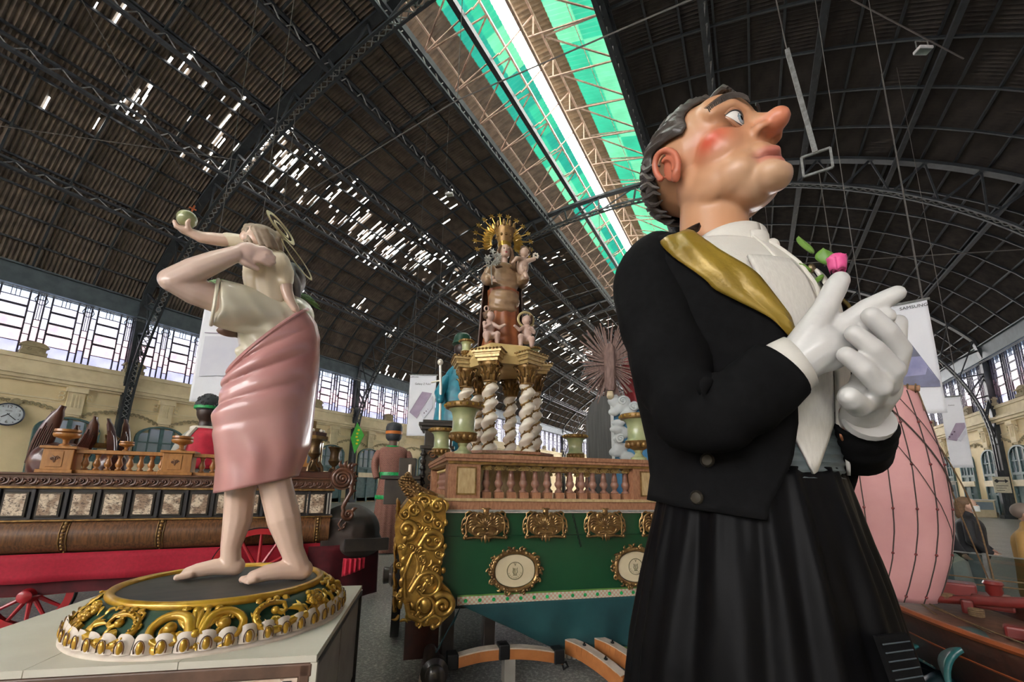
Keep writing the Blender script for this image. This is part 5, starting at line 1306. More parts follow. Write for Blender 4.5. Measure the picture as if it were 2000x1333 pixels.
# ---- the temple
TC = V(1.24, 1.12, 0)
tp = GF_
m = MB(); m.loft([[(TC[0]+.66*math.cos(a), TC[1]+.66*math.sin(a), z) for a in np.linspace(0, 2*PI, 13)[:-1]] for z in (1.49, 2.10)]); m.build('temple_podium', 'faux_marble_buff', tp)
m = MB(); m.loft([[(TC[0]+r*math.cos(a), TC[1]+r*math.sin(a), z) for a in np.linspace(0, 2*PI, 13)[:-1]] for r, z in ((.70,2.10),(.70,2.13))]); m.build('podium_ledge', 'faux_marble_red', tp)
m = MB(); n = 70; R = []
for i in range(n+1):
    z = .84*i/n; ph_ = 2*PI*4.6*i/n; rr_ = .079 + .004*math.sin(9.2*PI*i/n); R.append([(rr_*math.cos(a) + .024*math.cos(ph_), rr_*math.sin(a) + .024*math.sin(ph_), z) for a in np.linspace(0, 2*PI, 21)[:-1]])
m.loft(R); me_col = m.mesh('twisted_column', 'ivory', True)
m = MB(); Q = []
for i in range(71):
    ph_ = 2*PI*4.6*i/70 + PI; Q.append((.060*math.cos(ph_), .060*math.sin(ph_), .84*i/70))
m.tube(Q, .013, 6)
for i in range(0, 70, 2):
    p = V(*Q[i]); m.ell(p*V(1.16,1.16,1)+V(0,0,.012*(-1)**(i//2)), (.014,.014,.016), seg=6, rows=5)
me_gar = m.mesh('vine_garland', 'gilt_wood', True)
m = MB(); m.lathe([(.085,0),(.085,.02),(.07,.03),(.078,.10),(.10,.20),(.13,.245),(.12,.25)], seg=16)
for k in range(8):
    a = 2*PI*k/8
    for zz, rr, L_ in ((.05,.082,.07),(.12,.09,.08)): 
        aa = a + (PI/8 if zz > .1 else 0); m.tube([(rr*math.cos(aa), rr*math.sin(aa), zz-.03), ((rr+.012)*math.cos(aa), (rr+.012)*math.sin(aa), zz+L_*.6), ((rr+.045)*math.cos(aa), (rr+.045)*math.sin(aa), zz+L_), ((rr+.05)*math.cos(aa), (rr+.05)*math.sin(aa), zz+L_*.75)], [.016,.022,.016,.008], 6, flat=.5)
for k in range(4):
    a = PI/4 + PI/2*k; c = V(.135*math.cos(a), .135*math.sin(a), .225); t = V(math.cos(a), math.sin(a), 0)
    m.tube([c + t*.032*math.cos(q)*(1-.06*q) + V(0,0,.032*math.sin(q)*(1-.06*q)) for q in np.linspace(0, 9, 20)], .012, 6)
me_cp = m.mesh('capital', 'gilt_wood', True)
m = MB(); m.b2((-.13,-.13,.25), (.13,.13,.29)); m.b2((-.155,-.155,.29), (.155,.155,.325)); m.b2((-.185,-.185,.345), (.185,.185,.375)); m.b2((-.165,-.165,.325), (.165,.165,.345)); me_en = m.mesh('entablature_block', 'cream_gilt')
m = MB()
for s in (-1,1):
    for k in range(9):
        m.ell((-.18+.045*k, s*.185, .385), (.02,.018,.016), seg=6, rows=4); m.ell((s*.185, -.18+.045*k, .385), (.018,.02,.016), seg=6, rows=4)
me_or = m.mesh('leaf_crest', 'gilt_wood', True)
COLS = []
for k in range(6):
    a = D(-60 - 60*k); x, y = TC[0]+.47*math.cos(a), TC[1]+.47*math.sin(a); COLS.append((x, y, a))
    c = link('twisted_column', me_col, tp, (x, y, 2.13), (0,0,a)); link('vine_garland', me_gar, c); link('capital', me_cp, c, (0,0,.84)); link('entablature_block', me_en, c, (0,0,.84), (0,0,0)); link('leaf_crest', me_or, c, (0,0,.84))
m = MB(); m.loft([[(TC[0]+r*math.cos(a), TC[1]+r*math.sin(a), z) for a in np.linspace(0, 2*PI, 7)[:-1]] for r, z in ((.52,3.22),(.56,3.31),(.54,3.37),(.50,3.47),(.46,3.49))]); M('cream_gold', (.62,.46,.20), .42, 0, (.50,.36,.14), 5)
m.build('temple_roof', 'cream_gold', tp)
# urns: green onyx with gilt bands
def urn(s, loc, label):
    t = thing('urn', label, 'urn', loc, GF_.rotation_euler[2], 'green and gilt urns of the carriage')
    m = MB(); m.lathe([(r*s, z*s) for r, z in ((.085,0),(.085,.03),(.05,.05),(.035,.08),(.05,.11))], seg=24); m.build('foot', 'onyx', t, True, 50)
    m = MB(); m.lathe([(r*s, z*s) for r, z in ((.05,.11),(.10,.14),(.135,.19),(.14,.21))], seg=24)
    for k in range(12): a = 2*PI*k/12; m.ell((.115*s*math.cos(a), .115*s*math.sin(a), .17*s), (.03*s,.03*s,.035*s), seg=8, rows=6)
    m.build('gadroon', 'gilt_wood', t, True, 60)
    m = MB(); m.lathe([(r*s, z*s) for r, z in ((.14,.21),(.125,.225),(.112,.24),(.112,.37),(.125,.42),(.155,.445))], seg=28); m.build('bowl', 'onyx', t, True, 50)
    m = MB(); m.lathe([(r*s, z*s) for r, z in ((.155,.445),(.185,.455),(.195,.485),(.185,.505),(.16,.51),(.15,.48),(.10,.47),(.001,.47))], seg=32)
    m.build('rim', 'gilt_wood', t, True, 50)
    for k in range(20):
        a = 2*PI*k/20; mm = MB(); mm.ell((.193*s*math.cos(a), .193*s*math.sin(a), .48*s), (.012*s,.012*s,.014*s), seg=6, rows=5); mm.build('rim_egg', 'gold_bright', t, True)
    return t
def gw(x, y, z): 
    a = GF_.rotation_euler[2]; return (GF_.location.x + x*math.cos(a) - y*math.sin(a), GF_.location.y + x*math.sin(a) + y*math.cos(a), z)
urn(1.06, gw(.62,.15,2.045), 'large green onyx urn on the marbled corner post by the gilded console')
urn(1.06, gw(2.66,.15,2.045), 'green onyx urn on the balustrade post in front of the painted sky rock')
urn(1.06, gw(.60,2.32,2.045), 'green onyx urn on the rear post beside the black carved cabinet')
urn(1.06, gw(2.80,2.32,2.045), 'green onyx urn on the rear rail beside the grey boarded rock')
urn(.52, gw(COLS[2][0]-.02,COLS[2][1]-.02,3.35), 'small green urn on the temple cornice below the saint with lilies')
urn(.52, gw(COLS[0][0]+.22,COLS[0][1]+.42,3.35), 'small green urn on the temple cornice beside the haloed cherub')
m = MB(); m.lathe([(.03,0),(.03,.02),(.012,.03),(.03,.07),(.022,.12),(.008,.16),(.014,.18),(.002,.21)], seg=12); me_fi = m.mesh('finial', 'mahogany', True)
for x in (1.75, 2.05): link('finial', me_fi, GF_, (x, 2.32, 2.045))
# ---- crowned statue on the temple
def gthing(nm, lab, cat, x, y, z): return thing(nm, lab, cat, gw(x, y, z), GF_.rotation_euler[2])
VG = gthing('madonna_statue', 'carved wooden crowned lady with golden star halo standing on the temple', 'statue', TC[0], TC[1], 3.491)
VG.scale = (1.08,1.08,1.06)
m = MB(); R = []
for z, rx, ry in ((0,.27,.22),(.15,.235,.20),(.45,.20,.17),(.70,.19,.16),(.82,.20,.16)): R.append((z, rx, ry))
def dr(u, v):
    z = .84*v; rx, ry = interp(R, z); a = 2*PI*u; f = 1 + .07*math.sin(11*a+1.2*math.sin(2*a))*(1-.5*v); return V(rx*f*math.cos(a), ry*f*math.sin(a), z)
m.grid(dr, 72, 14, closed_u=True); m.build('dress', 'virgin_dress', VG, True, 70)
m = MB(); m.ell((0,0,.95), (.19,.155,.26)); m.ell((0,-.03,.70), (.205,.17,.20)); m.ell((-.02,-.06,.58), (.19,.14,.12)); m.ell((0,0,1.14), (.175,.125,.11)); m.limb([(-.17,0,1.12),(-.235,-.06,.96),(-.22,-.16,.90)], [.075,.08,.075]); m.limb([(.17,0,1.12),(.245,-.05,.98),(.23,-.15,.98)], [.075,.08,.075])
def tw(co):
    q = co.copy(); r = np.hypot(co[:,0], co[:,2]-1.12); q[:,1] -= .012*np.sin(r*55)*(co[:,1] < 0)*(co[:,2] < .95); return q
organic('mantle_front', m, 'virgin_robe', VG, .012, 4, tw)
m = MB()
m.grid(lambda u, v: V((.235+.06*(1-v))*math.cos(PI*(.0+1.0*u))*(1+.04*math.sin(14*u)), .03+(.16+.05*(1-v))*math.sin(PI*u), 1.16*v), 40, 12); m.build('mantle', 'virgin_mantle', VG, True, 70, solid=.02)
m = MB(); m.limb([(0,.01,1.18),(0,-.01,1.29)], [.05,.048]); m.ell((0,-.035,1.40), (.073,.082,.105)); m.ell((0,-.11,1.385), (.014,.02,.02)); m.ell((0,-.085,1.335), (.035,.03,.03))
organic('head', m, 'virgin_skin', VG, .0075, 4)
m = MB(); m.limb([(.22,-.15,1.0),(.20,-.20,1.06)], [.03,.03])
for k in range(4): m.limb([(.19+.014*k,-.20,1.06),(.185+.02*k,-.225,1.125)], [.013,.009], 8)
m.limb([(.185,-.19,1.03),(.16,-.21,1.06)], [.013,.010], 8); organic('hand', m, 'virgin_skin', VG, .006, 2)
m = MB(); m.limb([(-.23,-.15,.92),(-.19,-.22,.90)], [.03,.03])
for k in range(4): m.limb([(-.205+.012*k,-.215,.90),(-.19+.016*k,-.24,.84)], [.013,.009], 8)
m.limb([(-.175,-.20,.90),(-.155,-.225,.88)], [.013,.010], 8); organic('hand', m, 'virgin_skin', VG, .006, 2)
m = MB()
for s in (-1,1):
    for k in range(4): m.tube(smooth_path([(s*.01,.0,1.50),(s*.075,-.045-.01*k,1.43),(s*(.085+.01*k),-.04,1.31),(s*(.07+.02*k),-.07,1.20),(s*(.06+.02*k),-.11,1.12)], 12), .020, 6)
m.ell((0,.03,1.43), (.085,.075,.095)); m.build('hair', 'person_hair', VG, True)
for s in (-1,1):
    m = MB(); m.ell((s*.028,-.108,1.405), (.011,.007,.006), seg=8, rows=6); m.build('eye', 'print_black', VG, True)
m = MB(); m.ell((0,-.113,1.352), (.018,.008,.006), seg=8, rows=6); m.build('lips', 'scarlet', VG, True)
m = MB(); m.lathe([(.085,1.47),(.09,1.53),(.085,1.535),(.084,1.475)], (0,0,0), 24); m.build('crown_band', 'gold_bright', VG, True, 50)
m = MB(); m.lathe([(.082,1.53),(.115,1.66),(.13,1.74)], (0,.0,0), 24, False)
for k in range(10): a = 2*PI*k/10; m.ell((.13*math.cos(a), .13*math.sin(a), 1.77), (.022,.022,.05), seg=8, rows=6); m.ell((.105*math.cos(a+.3), .105*math.sin(a+.3), 1.62), .02, seg=6, rows=5)
m.build('crown', 'gilt_wood', VG, True, 60)
HZ = 1.60; hal = MB(); hal.tube([(.17*math.cos(a), .09, HZ+.19*math.sin(a)) for a in np.linspace(-.35, PI+.35, 30)], .018, 8)
for k in range(26):
    a = -.4 + (PI+.8)*k/25; hal.tube([(.18*math.cos(a), .09, HZ+.2*math.sin(a)), (.235*math.cos(a+.06), .09, HZ+.26*math.sin(a+.06)), (.285*math.cos(a), .09, HZ+.315*math.sin(a))], [.014,.018,.006], 6)
    vine(hal, spiral(.25*math.cos(a), HZ+.28*math.sin(a), .028, 1.1, a, 1, .2, 10), .007, .005, lambda u, v, h: V(u, .09-h, v), .0, 5)
hal.build('halo', 'gold_bright', VG, True)
for k in range(14):
    a = -.42 + (PI+.84)*k/13; p = V(.385*math.cos(a), .07, HZ+.40*math.sin(a))
    m = MB(); m.tube([(.18*math.cos(a), .08, HZ+.20*math.sin(a)), tuple(p)], [.009,.006], 6); m.build('halo_ray', 'gold_bright', VG, True)
    m = MB(); po = [( (.042 if j % 2 == 0 else .017)*math.cos(PI*j/6+a), (.042 if j % 2 == 0 else .017)*math.sin(PI*j/6+a)) for j in range(12)]; m.prism(po, lambda u, v, h: p + V(u, -h, v), .012); m.build('halo_star', 'gold_bright', VG)
# lilies, and the child on her arm
m = MB(); m.tube([(-.20,-.24,.80),(-.215,-.23,1.0),(-.20,-.20,1.12)], .008, 5)
q = random.Random(4)
for k in range(16):
    c = V(-.21+q.uniform(-.10,.10), -.22+q.uniform(-.06,.04), 1.14+q.uniform(-.08,.10))
    for j in range(5): a = j*1.256+k; m.tube([c, c+V(.02*math.cos(a),-.01,.02*math.sin(a)), c+V(.045*math.cos(a),-.02,.045*math.sin(a))], [.006,.012,.002], 5)
m.build('lily_spray', 'silver', VG, True)
m = MB(); m.ell((.215,-.13,1.17), (.08,.075,.13)); m.ell((.235,-.15,1.36), (.062,.065,.07)); m.limb([(.18,-.18,1.24),(.11,-.22,1.22),(.06,-.2,1.16)], [.035,.03,.02]); m.limb([(.27,-.16,1.24),(.35,-.2,1.26)], [.035,.025]); m.limb([(.22,-.17,1.07),(.24,-.22,.98)], [.045,.03]); organic('child', m, 'virgin_skin', VG, .009, 4)
m = MB(); m.ell((.245,-.135,1.385), (.068,.066,.065))
for k in range(14): a = k*2.4; m.ell(V(.245,-.13,1.385)+V(.06*math.cos(a),.055*math.sin(a),.045*math.cos(k)), .022, seg=7, rows=5)
m.build('child_hair', 'person_hair', VG, True)
m = MB(); m.tube([(.33,-.2,1.25),(.37,-.2,1.30)], .006, 5)
for k in range(7): a = k*.9; m.ell((.37+.03*math.cos(a),-.2,1.31+.03*math.sin(a)), .016, seg=6, rows=5)
m.build('child_posy', 'base_white', VG, True)
def putto(lab, x, y, sgn, halo):
    t = gthing('cherub', lab, 'statue', x, y, 3.492); m = MB()
    m.ell((0,0,.22), (.075,.065,.11)); m.ell((0,0,.13), (.08,.07,.07)); m.ell((sgn*.01,-.01,.385), (.062,.065,.068)); m.limb([(0,0,.30),(0,-.005,.34)], [.035,.035])
    m.limb([(sgn*.05,-.02,.28),(sgn*.12,-.07,.22),(sgn*.19,-.09,.26)], [.03,.026,.02]); m.limb([(-sgn*.06,-.02,.28),(-sgn*.07,-.09,.20),(0,-.12,.24)], [.03,.026,.02])
    m.limb([(-sgn*.03,-.03,.12),(-sgn*.04,-.10,.10),(-sgn*.04,-.09,.02)], [.05,.045,.03]); m.limb([(sgn*.04,-.02,.12),(sgn*.10,-.07,.13),(sgn*.10,-.06,.02)], [.05,.043,.03])
    organic('body', m, 'putto_skin', t, .009, 4)
    m = MB(); m.ell((-sgn*.012,.012,.40), (.066,.066,.064))
    for k in range(12): a = k*2.4; m.ell(V(-sgn*.012,.012,.40)+V(.055*math.cos(a),.055*math.sin(a),.045*math.cos(k*1.3)), .02, seg=7, rows=5)
    m.build('hair', 'person_hair', t, True)
    if halo: m = MB(); m.tube([(.105*math.cos(a), .05, .42+.105*math.sin(a)) for a in np.linspace(0, 2*PI, 33)[:-1]], .016, 6, closed=True, flat=.5, up=(0,1,0)); m.build('halo', 'gilt_halo', t, True)
    else: m = MB(); m.tube([(-.03+.028*math.cos(a), .03, .50+.035*math.sin(a)) for a in np.linspace(0, 2*PI, 17)[:-1]], .010, 6, closed=True); m.build('bow', 'putto_skin', t, True)
putto('kneeling cherub with outstretched arm below the lilies of the crowned lady', TC[0]-.25, TC[1]-.29, 1, False)
putto('kneeling cherub with a golden halo ring, hands folded', TC[0]+.26, TC[1]-.29, -1, True)
# ================================================================ brown carriage
BF = frame('brown_carriage', 'long dark walnut parade carriage with engraved picture panels and red wheels', 'parade float', -55, 7.05)
def bp(nm, mt, a, b, bevel=0, par=None): m = MB(); m.b2(a, b); return m.build(nm, mt, par or BF, bevel=bevel)
X0, X1 = -5.2, .40
m = MB(); m.grid(lambda u, v: V(X0+(X1+.02-X0)*u, .03+.018*math.sin(40*u)*(1-v), .545+.32*v), 80, 4); m.build('red_valance', 'red_velvet', BF, True, 60, solid=.01)
bp('lower_valance', 'red_dark', (X0,.10,.40), (X1,.16,.60)); bp('chassis', 'black_wood', (X0,.3,.40), (X1,1.5,.84))  # dark red lower valance, set back below the velvet one
m = MB(); PR2 = [(.10,.85),(.0,.90),(-.055,.98),(-.07,1.08),(-.045,1.18),(.0,1.235),(.3,1.235),(.3,.85)]
m.loft([[(x, y, z) for y, z in PR2] for x in np.linspace(X0, X1, 40)]); m.build('bulged_hull', 'walnut', BF, True, 50)
bp('gilt_moulding', 'gold_bronze', (X0,-.03,1.232), (X1+.03,.3,1.256), .006); bp('gilt_moulding', 'gold_bronze', (X0,-.02,1.612), (X1+.03,.3,1.64), .006)
bp('panel_band', 'dark_panel', (X0,.02,1.256), (X1,.3,1.612)); bp('frieze', 'walnut_red', (X0,.0,1.64), (X1+.02,.3,1.775)); bp('deck_ledge', 'walnut_red', (X0,-.04,1.775), (X1+.05,1.9,1.80), .006)
bp('hull_back', 'walnut', (X0,.3,.85), (X1,1.85,1.775))
k = 0; x = -2.75
xs = [-2.705+.2945*j for j in range(-6, 10)] 
for x in xs:
    if x > .0: continue
    bp('panel_frame', 'black_wood', (x-.108,-.004,1.285), (x+.108,.03,1.575), .004); bp('engraved_picture', 'engraving', (x-.088,-.010,1.305), (x+.088,.0,1.553)); bp('pilaster', 'dark_panel', (x+.130,-.012,1.262), (x+.164,.02,1.606), .004)
bp('panel_frame', 'black_wood', (.045,-.004,1.275), (.315,.03,1.585), .004); bp('engraved_picture', 'engraving', (.065,-.010,1.295), (.295,.0,1.562))
for xx in (.345, .385): bp('beaded_pilaster', 'silver', (xx-.010,-.008,1.28), (xx+.010,.0,1.58))
# frieze of carved leaves
m = MB(); fn = lambda u, v, h: V(u, -.004-h, v)
vine(m, spiral(0, 1.715, .036, 1.2, PI, 1, .2, 14), .010, .007, fn, .006, 6); leafblade(m, (-.05,1.655), (.015,1.70), .016, fn, .3, .006); leafblade(m, (.0,1.66), (.055,1.75), .018, fn, -.35, .006); leafblade(m, (.03,1.655), (.07,1.70), .012, fn, -.2, .006)
me_fl = m.mesh('frieze_leaf', 'walnut_red', True)
for k in range(48): link('frieze_leaf', me_fl, BF, (-5.1+.115*k, 0, 0))
# strips of gilt beads on the hull
m = MB()
for k in range(9):
    t = k/8; z = 1.21-.34*t; y = float(np.interp(z, [.85,.90,.98,1.08,1.18,1.235], [.10,.0,-.055,-.07,-.045,0])); m.ell((0, y-.012, z), (.022-.008*t,.016,.022-.008*t), seg=8, rows=6)
for s in (-1,1): m.tube([(s*.034, float(np.interp(z, [.85,.90,.98,1.08,1.18,1.235], [.10,.0,-.055,-.07,-.045,0]))-.004, z) for z in np.linspace(.87, 1.23, 12)], .007, 5)
me_bs = m.mesh('bead_strip', 'gilt_wood', True)
for xx in (-4.33,-3.41,-2.50,-1.585,-.67,.24): link('bead_strip', me_bs, BF, (xx, 0, 0))
# oak balustrade on the deck
def opost(x0, x1):
    bp('oak_post', 'oak', (x0,.22,1.80), (x1,.50,2.10), .008); bp('oak_post_cap', 'oak', (x0-.03,.19,2.10), (x1+.03,.53,2.135), .008); bp('oak_post_base', 'oak', (x0-.03,.19,1.80), (x1+.03,.53,1.845), .008)
    c = (x0+x1)/2-.02; bp('post_tablet', 'oak', (c-.075,.212,1.875), (c+.075,.222,2.07), .004)
    m = MB(); f2 = lambda u, v, h: V(c+u, .212-h, 1.97+v)
    for s in (-1,1): vine(m, spiral(s*.022, .01, .024, 1.1, 0, s, .2, 10), .007, .005, f2, .004, 5); leafblade(m, (0,-.04), (s*.03,.05), .01, f2, .2*s, .004)
    m.build('post_carving', 'walnut', BF, True)
opost(-2.95, -2.66); opost(-1.76, -1.43)
for a, b in ((-2.66,-1.76),(-1.43,-.9)):
    bp('oak_rail', 'oak', (a,.27,2.055), (b,.45,2.105), .006); bp('oak_base_rail', 'oak', (a,.25,1.80), (b,.47,1.845), .006)
m = MB(); m.lathe([(.035,0),(.035,.02),(.02,.03),(.035,.06),(.042,.085),(.03,.12),(.02,.16),(.03,.185),(.035,.21)], seg=14); me_ob = m.mesh('oak_baluster', 'oak', True)
for x in [-2.58+.113*k for k in range(8)] + [-1.33,-1.2,-1.07]: link('oak_baluster', me_ob, BF, (x, .36, 1.845))
def bowl(x, z, s, y=.36):
    m = MB(); m.lathe([(r*s, zz*s) for r, zz in ((.06,0),(.06,.02),(.03,.04),(.03,.08),(.05,.10),(.12,.12),(.135,.15),(.13,.17),(.10,.175),(.13,.19),(.125,.22),(.07,.225))], (x,y,z), 20); m.build('turned_finial', 'oak', BF, True, 50)
bowl(-2.81,2.135,1.0); bowl(-1.60,2.135,.95); bowl(-2.2,2.105,.6)
# winged creatures behind the balustrade
def wing(b0, tip, w, par=BF, y=.95, lean=.1, mt='mahogany'):
    b0, tip = V(*b0), V(*tip); d = tip-b0; n = V(-d[1], d[0])/np.linalg.norm(d); m = MB(); rings = []
    for t in np.linspace(0, 1, 16):
        c = b0 + d*t + n*lean*math.sin(PI*t); ww = w*(.75+.6*math.sin(PI*min(1, t*.95+.02)))*(1-.35*t)*(1 if t < .93 else .6)
        rings.append([V(c[0]+n[0]*ww*math.cos(a), y+.05*math.sin(a)-.1*t, c[1]+n[1]*ww*math.cos(a)) for a in np.linspace(0, 2*PI, 17)[:-1]])
    m.loft(rings)
    for k in range(7):
        o_ = -.75+.25*k; P = [V(*(lambda c: (c[0], y-.052-.1*t, c[1]))(b0 + d*t + n*(lean*math.sin(PI*t) + o_*w*(1-.3*t)))) for t in np.linspace(.12, .62+.05*(k%3), 8)]; m.tube(P, [.016*(1-.6*j/7) for j in range(8)], 5)
    return m.build('carved_wing', mt, par, True, 60)
wing((-3.30,1.80), (-3.10,2.72), .10, lean=.04); wing((-2.93,1.95), (-2.74,2.60), .075, lean=-.05); wing((-3.08,2.0), (-2.98,2.48), .06, lean=.0, y=1.15); wing((-2.52,1.95), (-2.60,2.58), .05, lean=-.03); wing((-2.44,1.95), (-2.455,2.60), .055, lean=-.02, y=1.1)
m = MB(); m.ell((-3.16,.95,1.95), (.22,.2,.28)); m.ell((-2.5,1.0,1.9), (.2,.2,.25)); m.ell((-2.95,.88,2.12), (.10,.10,.10)); organic('winged_bodies', m, 'mahogany', BF, .03, 2)
m = MB(); m.lathe([(.15,2.17),(.16,2.20),(.15,2.24)], (-2.72,1.1,0), 20)
for k in range(8): a = 2*PI*k/8; m.tube([(-2.72+.15*math.cos(a),1.1+.15*math.sin(a),2.23), (-2.72+.19*math.cos(a),1.1+.19*math.sin(a),2.32), (-2.72+.12*math.cos(a),1.1+.12*math.sin(a),2.38)], [.012,.02,.012], 6)
m.build('coronet', 'gilt_wood', BF, True, 60)
# small shrine, bronze vases and the great end scroll
bp('shrine_step', 'mahogany', (-.35,.25,1.80), (.40,.95,1.90), .01)
def octa(r, z0, z1, nm, mt, c=(-.02,.62)):
    m = MB(); m.loft([[(c[0]+r*math.cos(a+PI/8), c[1]+r*.9*math.sin(a+PI/8), z) for a in np.linspace(0, 2*PI, 9)[:-1]] for z in (z0, z1)]); return m.build(nm, mt, BF)
octa(.30,1.90,1.97,'shrine_base','walnut_red'); octa(.25,1.97,2.42,'shrine_body','oak'); octa(.33,2.42,2.47,'shrine_cornice','gilt_wood'); octa(.30,2.47,2.53,'shrine_cornice','walnut_red'); octa(.20,2.53,2.60,'shrine_roof','gilt_wood'); octa(.12,2.60,2.72,'shrine_roof','gilt_wood')
for k in range(8):
    a = PI/8*(2*k+1) - PI/8 + PI/8; p = V(-.02+.232*math.cos(a), .62+.21*math.sin(a), 2.2); R = np.array(Matrix.Rotation(a,3,'Z'))
    m = MB(); m.box(p, (.014,.13,.34), R); m.build('shrine_pane', 'window_dim', BF)
for k in range(10): a = 2*PI*k/10; m = MB(); m.ell((-.02+.23*math.cos(a), .62+.2*math.sin(a), 2.56), .026, seg=10, rows=7); m.build('pearl', 'ivory', BF, True)
m = MB(); m.ell((-.02,.62,2.77), .042, seg=14, rows=10); m.build('red_ball', 'scarlet', BF, True)
def vase(x, y, z, s):
    m = MB(); m.lathe([(r*s, zz*s) for r, zz in ((.07,0),(.075,.02),(.05,.05),(.025,.10),(.03,.13),(.02,.15),(.06,.19),(.075,.22),(.06,.25),(.055,.33),(.075,.38),(.09,.395),(.085,.405),(.02,.40))], (x,y,z), 20)
    for k in range(3): a = 2*PI*k/3; m.tube([(x+.06*s*math.cos(a), y+.06*s*math.sin(a), z+.12*s), (x+.10*s*math.cos(a), y+.10*s*math.sin(a), z+.06*s), (x+.11*s*math.cos(a), y+.11*s*math.sin(a), z)], .02*s, 6)
    m.build('bronze_vase', 'bronze_dull', BF, True, 50)
M('bronze_dull', (.16,.095,.035), .38, .5, (.08,.045,.02), 12)
vase(.10, .30, 1.90, 1.25); vase(.41, .5, 1.80, 1.25)
m = MB(); fn = lambda u, v, h: V(u, -.06-h, v)
vine(m, spiral(.52, 1.80, .155, 3.0, -.6, 1, .1, 60), .034, .020, fn, .0, 8)
vine(m, [(.655,1.71),(.66,1.60),(.60,1.48),(.56,1.38)] + spiral(.645, 1.275, .085, 1.7, PI*.8, 1, .15, 24), .034, .016, fn, .0, 8)
vine(m, [(.56,1.20),(.52,1.13),(.56,1.07),(.60,1.12)], .018, .012, fn, .0, 6); vine(m, [(.62,1.16),(.60,1.08),(.54,1.05)], .016, .01, fn, .0, 6)
for k in range(9): a = D(-55+18*k); leafblade(m, (.52+.16*math.cos(a), 1.80+.16*math.sin(a)), (.52+(.22+.06*(k>5))*math.cos(a+.15), 1.80+(.22+.06*(k>5))*math.sin(a+.15)), .03, fn, .3, .0)
leafblade(m, (.62,1.95), (.73,2.02), .03, fn, .2, 0); leafblade(m, (.66,1.55), (.74,1.62), .03, fn, .3, 0); leafblade(m, (.70,1.30), (.77,1.36), .03, fn, .3, 0)
m.prism([(.52+.17*math.cos(a), 1.80+.17*math.sin(a)) for a in np.linspace(0, 2*PI, 25)[:-1]], lambda u, v, h: V(u, -.05+h, v), .16); m.build('end_scroll', 'walnut_red', BF, True, 60)
# draped stern
m = MB(); m.ell((.72,.55,.98), (.50,.62,.42)); m.ell((.80,.5,.80), (.46,.60,.25)); m.b2((.3,0,.75), (.7,1.1,1.2)); pass
M('stern_cloth', (.030,.022,.017), .7, 0, (.05,.032,.024), 4, bmp=.4, bs=8)
organic('stern_cover', m, 'stern_cloth', BF, .03, 6)
bp('stern_strap', 'black_wood', (.62,-.12,.74), (1.26,-.06,.92), .01)
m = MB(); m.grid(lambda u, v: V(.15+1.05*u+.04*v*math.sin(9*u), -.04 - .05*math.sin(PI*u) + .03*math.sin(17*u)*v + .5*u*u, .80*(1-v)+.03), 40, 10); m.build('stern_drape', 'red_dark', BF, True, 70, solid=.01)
m = MB(); m.grid(lambda u, v: V(.62+.30*u, -.16-.05*math.sin(PI*u)+.02*math.sin(30*u), .66-.25*v*(1-.4*u)), 14, 6); m.build('drape_fold', 'red_velvet', BF, True, 70, solid=.01)
make_wheel(BF, (-2.75,.18,.40), .40, (0,0,0), 12, 'red_paint', 'red_paint', 'black_iron', .08, .09)
make_wheel(BF, (-2.0,1.7,.40), .40, (0,0,0), 12, 'black_wood', 'black_wood', 'black_iron', .08, .09)
make_wheel(BF, (-.45,-.14,.56), .56, (0,0,0), 12, 'red_paint', 'red_paint', 'black_iron', .09, .1)
make_wheel(BF, (-4.6,.18,.40), .40, (0,0,0), 12, 'red_paint', 'red_paint', 'black_iron', .08, .09)
# ================================================================ other giants behind
g = frame('giantess', 'giant parade figure of a woman seen from behind in brown woven dress with green sash', 'parade figure', -45, 11.9)
TB = [(0.02,.42,.36),(.6,.40,.34),(1.3,.355,.30),(1.38,.36,.30),(1.42,.37,.31),(1.92,.30,.24),(2.05,.31,.24),(2.35,.37,.27),(2.55,.40,.25),(2.66,.33,.20),(2.72,.16,.14)]
def gd(u, v, off=0):
    z = .02+2.70*v; rx, ry = interp(TB, z); a = 2*PI*u; f = 1+(.045*math.sin(16*a)*max(0, 1-z/1.9)); return V((rx*f+off)*math.cos(a)+.02, (ry*f+off)*math.sin(a), z)
m = MB(); m.grid(gd, 80, 50, closed_u=True); m.build('dress', 'dress_weave', g, True, 70)
for z0, z1, nm in ((1.86,2.02,'sash'),(1.33,1.43,'hem_band')):
    m = MB(); m.grid(lambda u, v: gd(u, (z0+(z1-z0)*v-.02)/2.7, .02+.01*math.sin(PI*v)), 60, 5, closed_u=True); m.build(nm, 'dress_green', g, True, 60)
for s in (-1,1):
    m = MB(); m.tube(smooth_path([(s*.33+.02,.0,2.56),(s*.43+.02,-.02,2.35),(s*.44+.02,-.05,2.1),(s*.38+.02,-.12,1.86)], 12), [.10,.115,.11,.10,.10,.10,.10,.095,.09,.085,.085,.08,.08], 12); m.build('sleeve', 'dress_weave', g, True)
m = MB(); m.limb([(.0,0,2.66),(.0,0,2.88)], [.12,.105]); m.ell((0,.02,3.02), (.185,.2,.22)); organic('head', m, 'skin_brown', g, .02, 3)
m = MB(); m.lathe([(.195,3.06),(.215,3.12),(.22,3.22),(.19,3.31),(.10,3.35),(.001,3.355)], (0,0,0), 28); m.lathe([(.15,2.86),(.20,2.92),(.215,3.02),(.20,3.06)], (0,0,0), 28); m.build('cap', 'cap', g, True, 50)
m = MB(); m.lathe([(.205,3.03),(.222,3.04),(.222,3.11),(.208,3.12)], (0,0,0), 28, False); m.build('headband', 'orange_cloth', g, True)
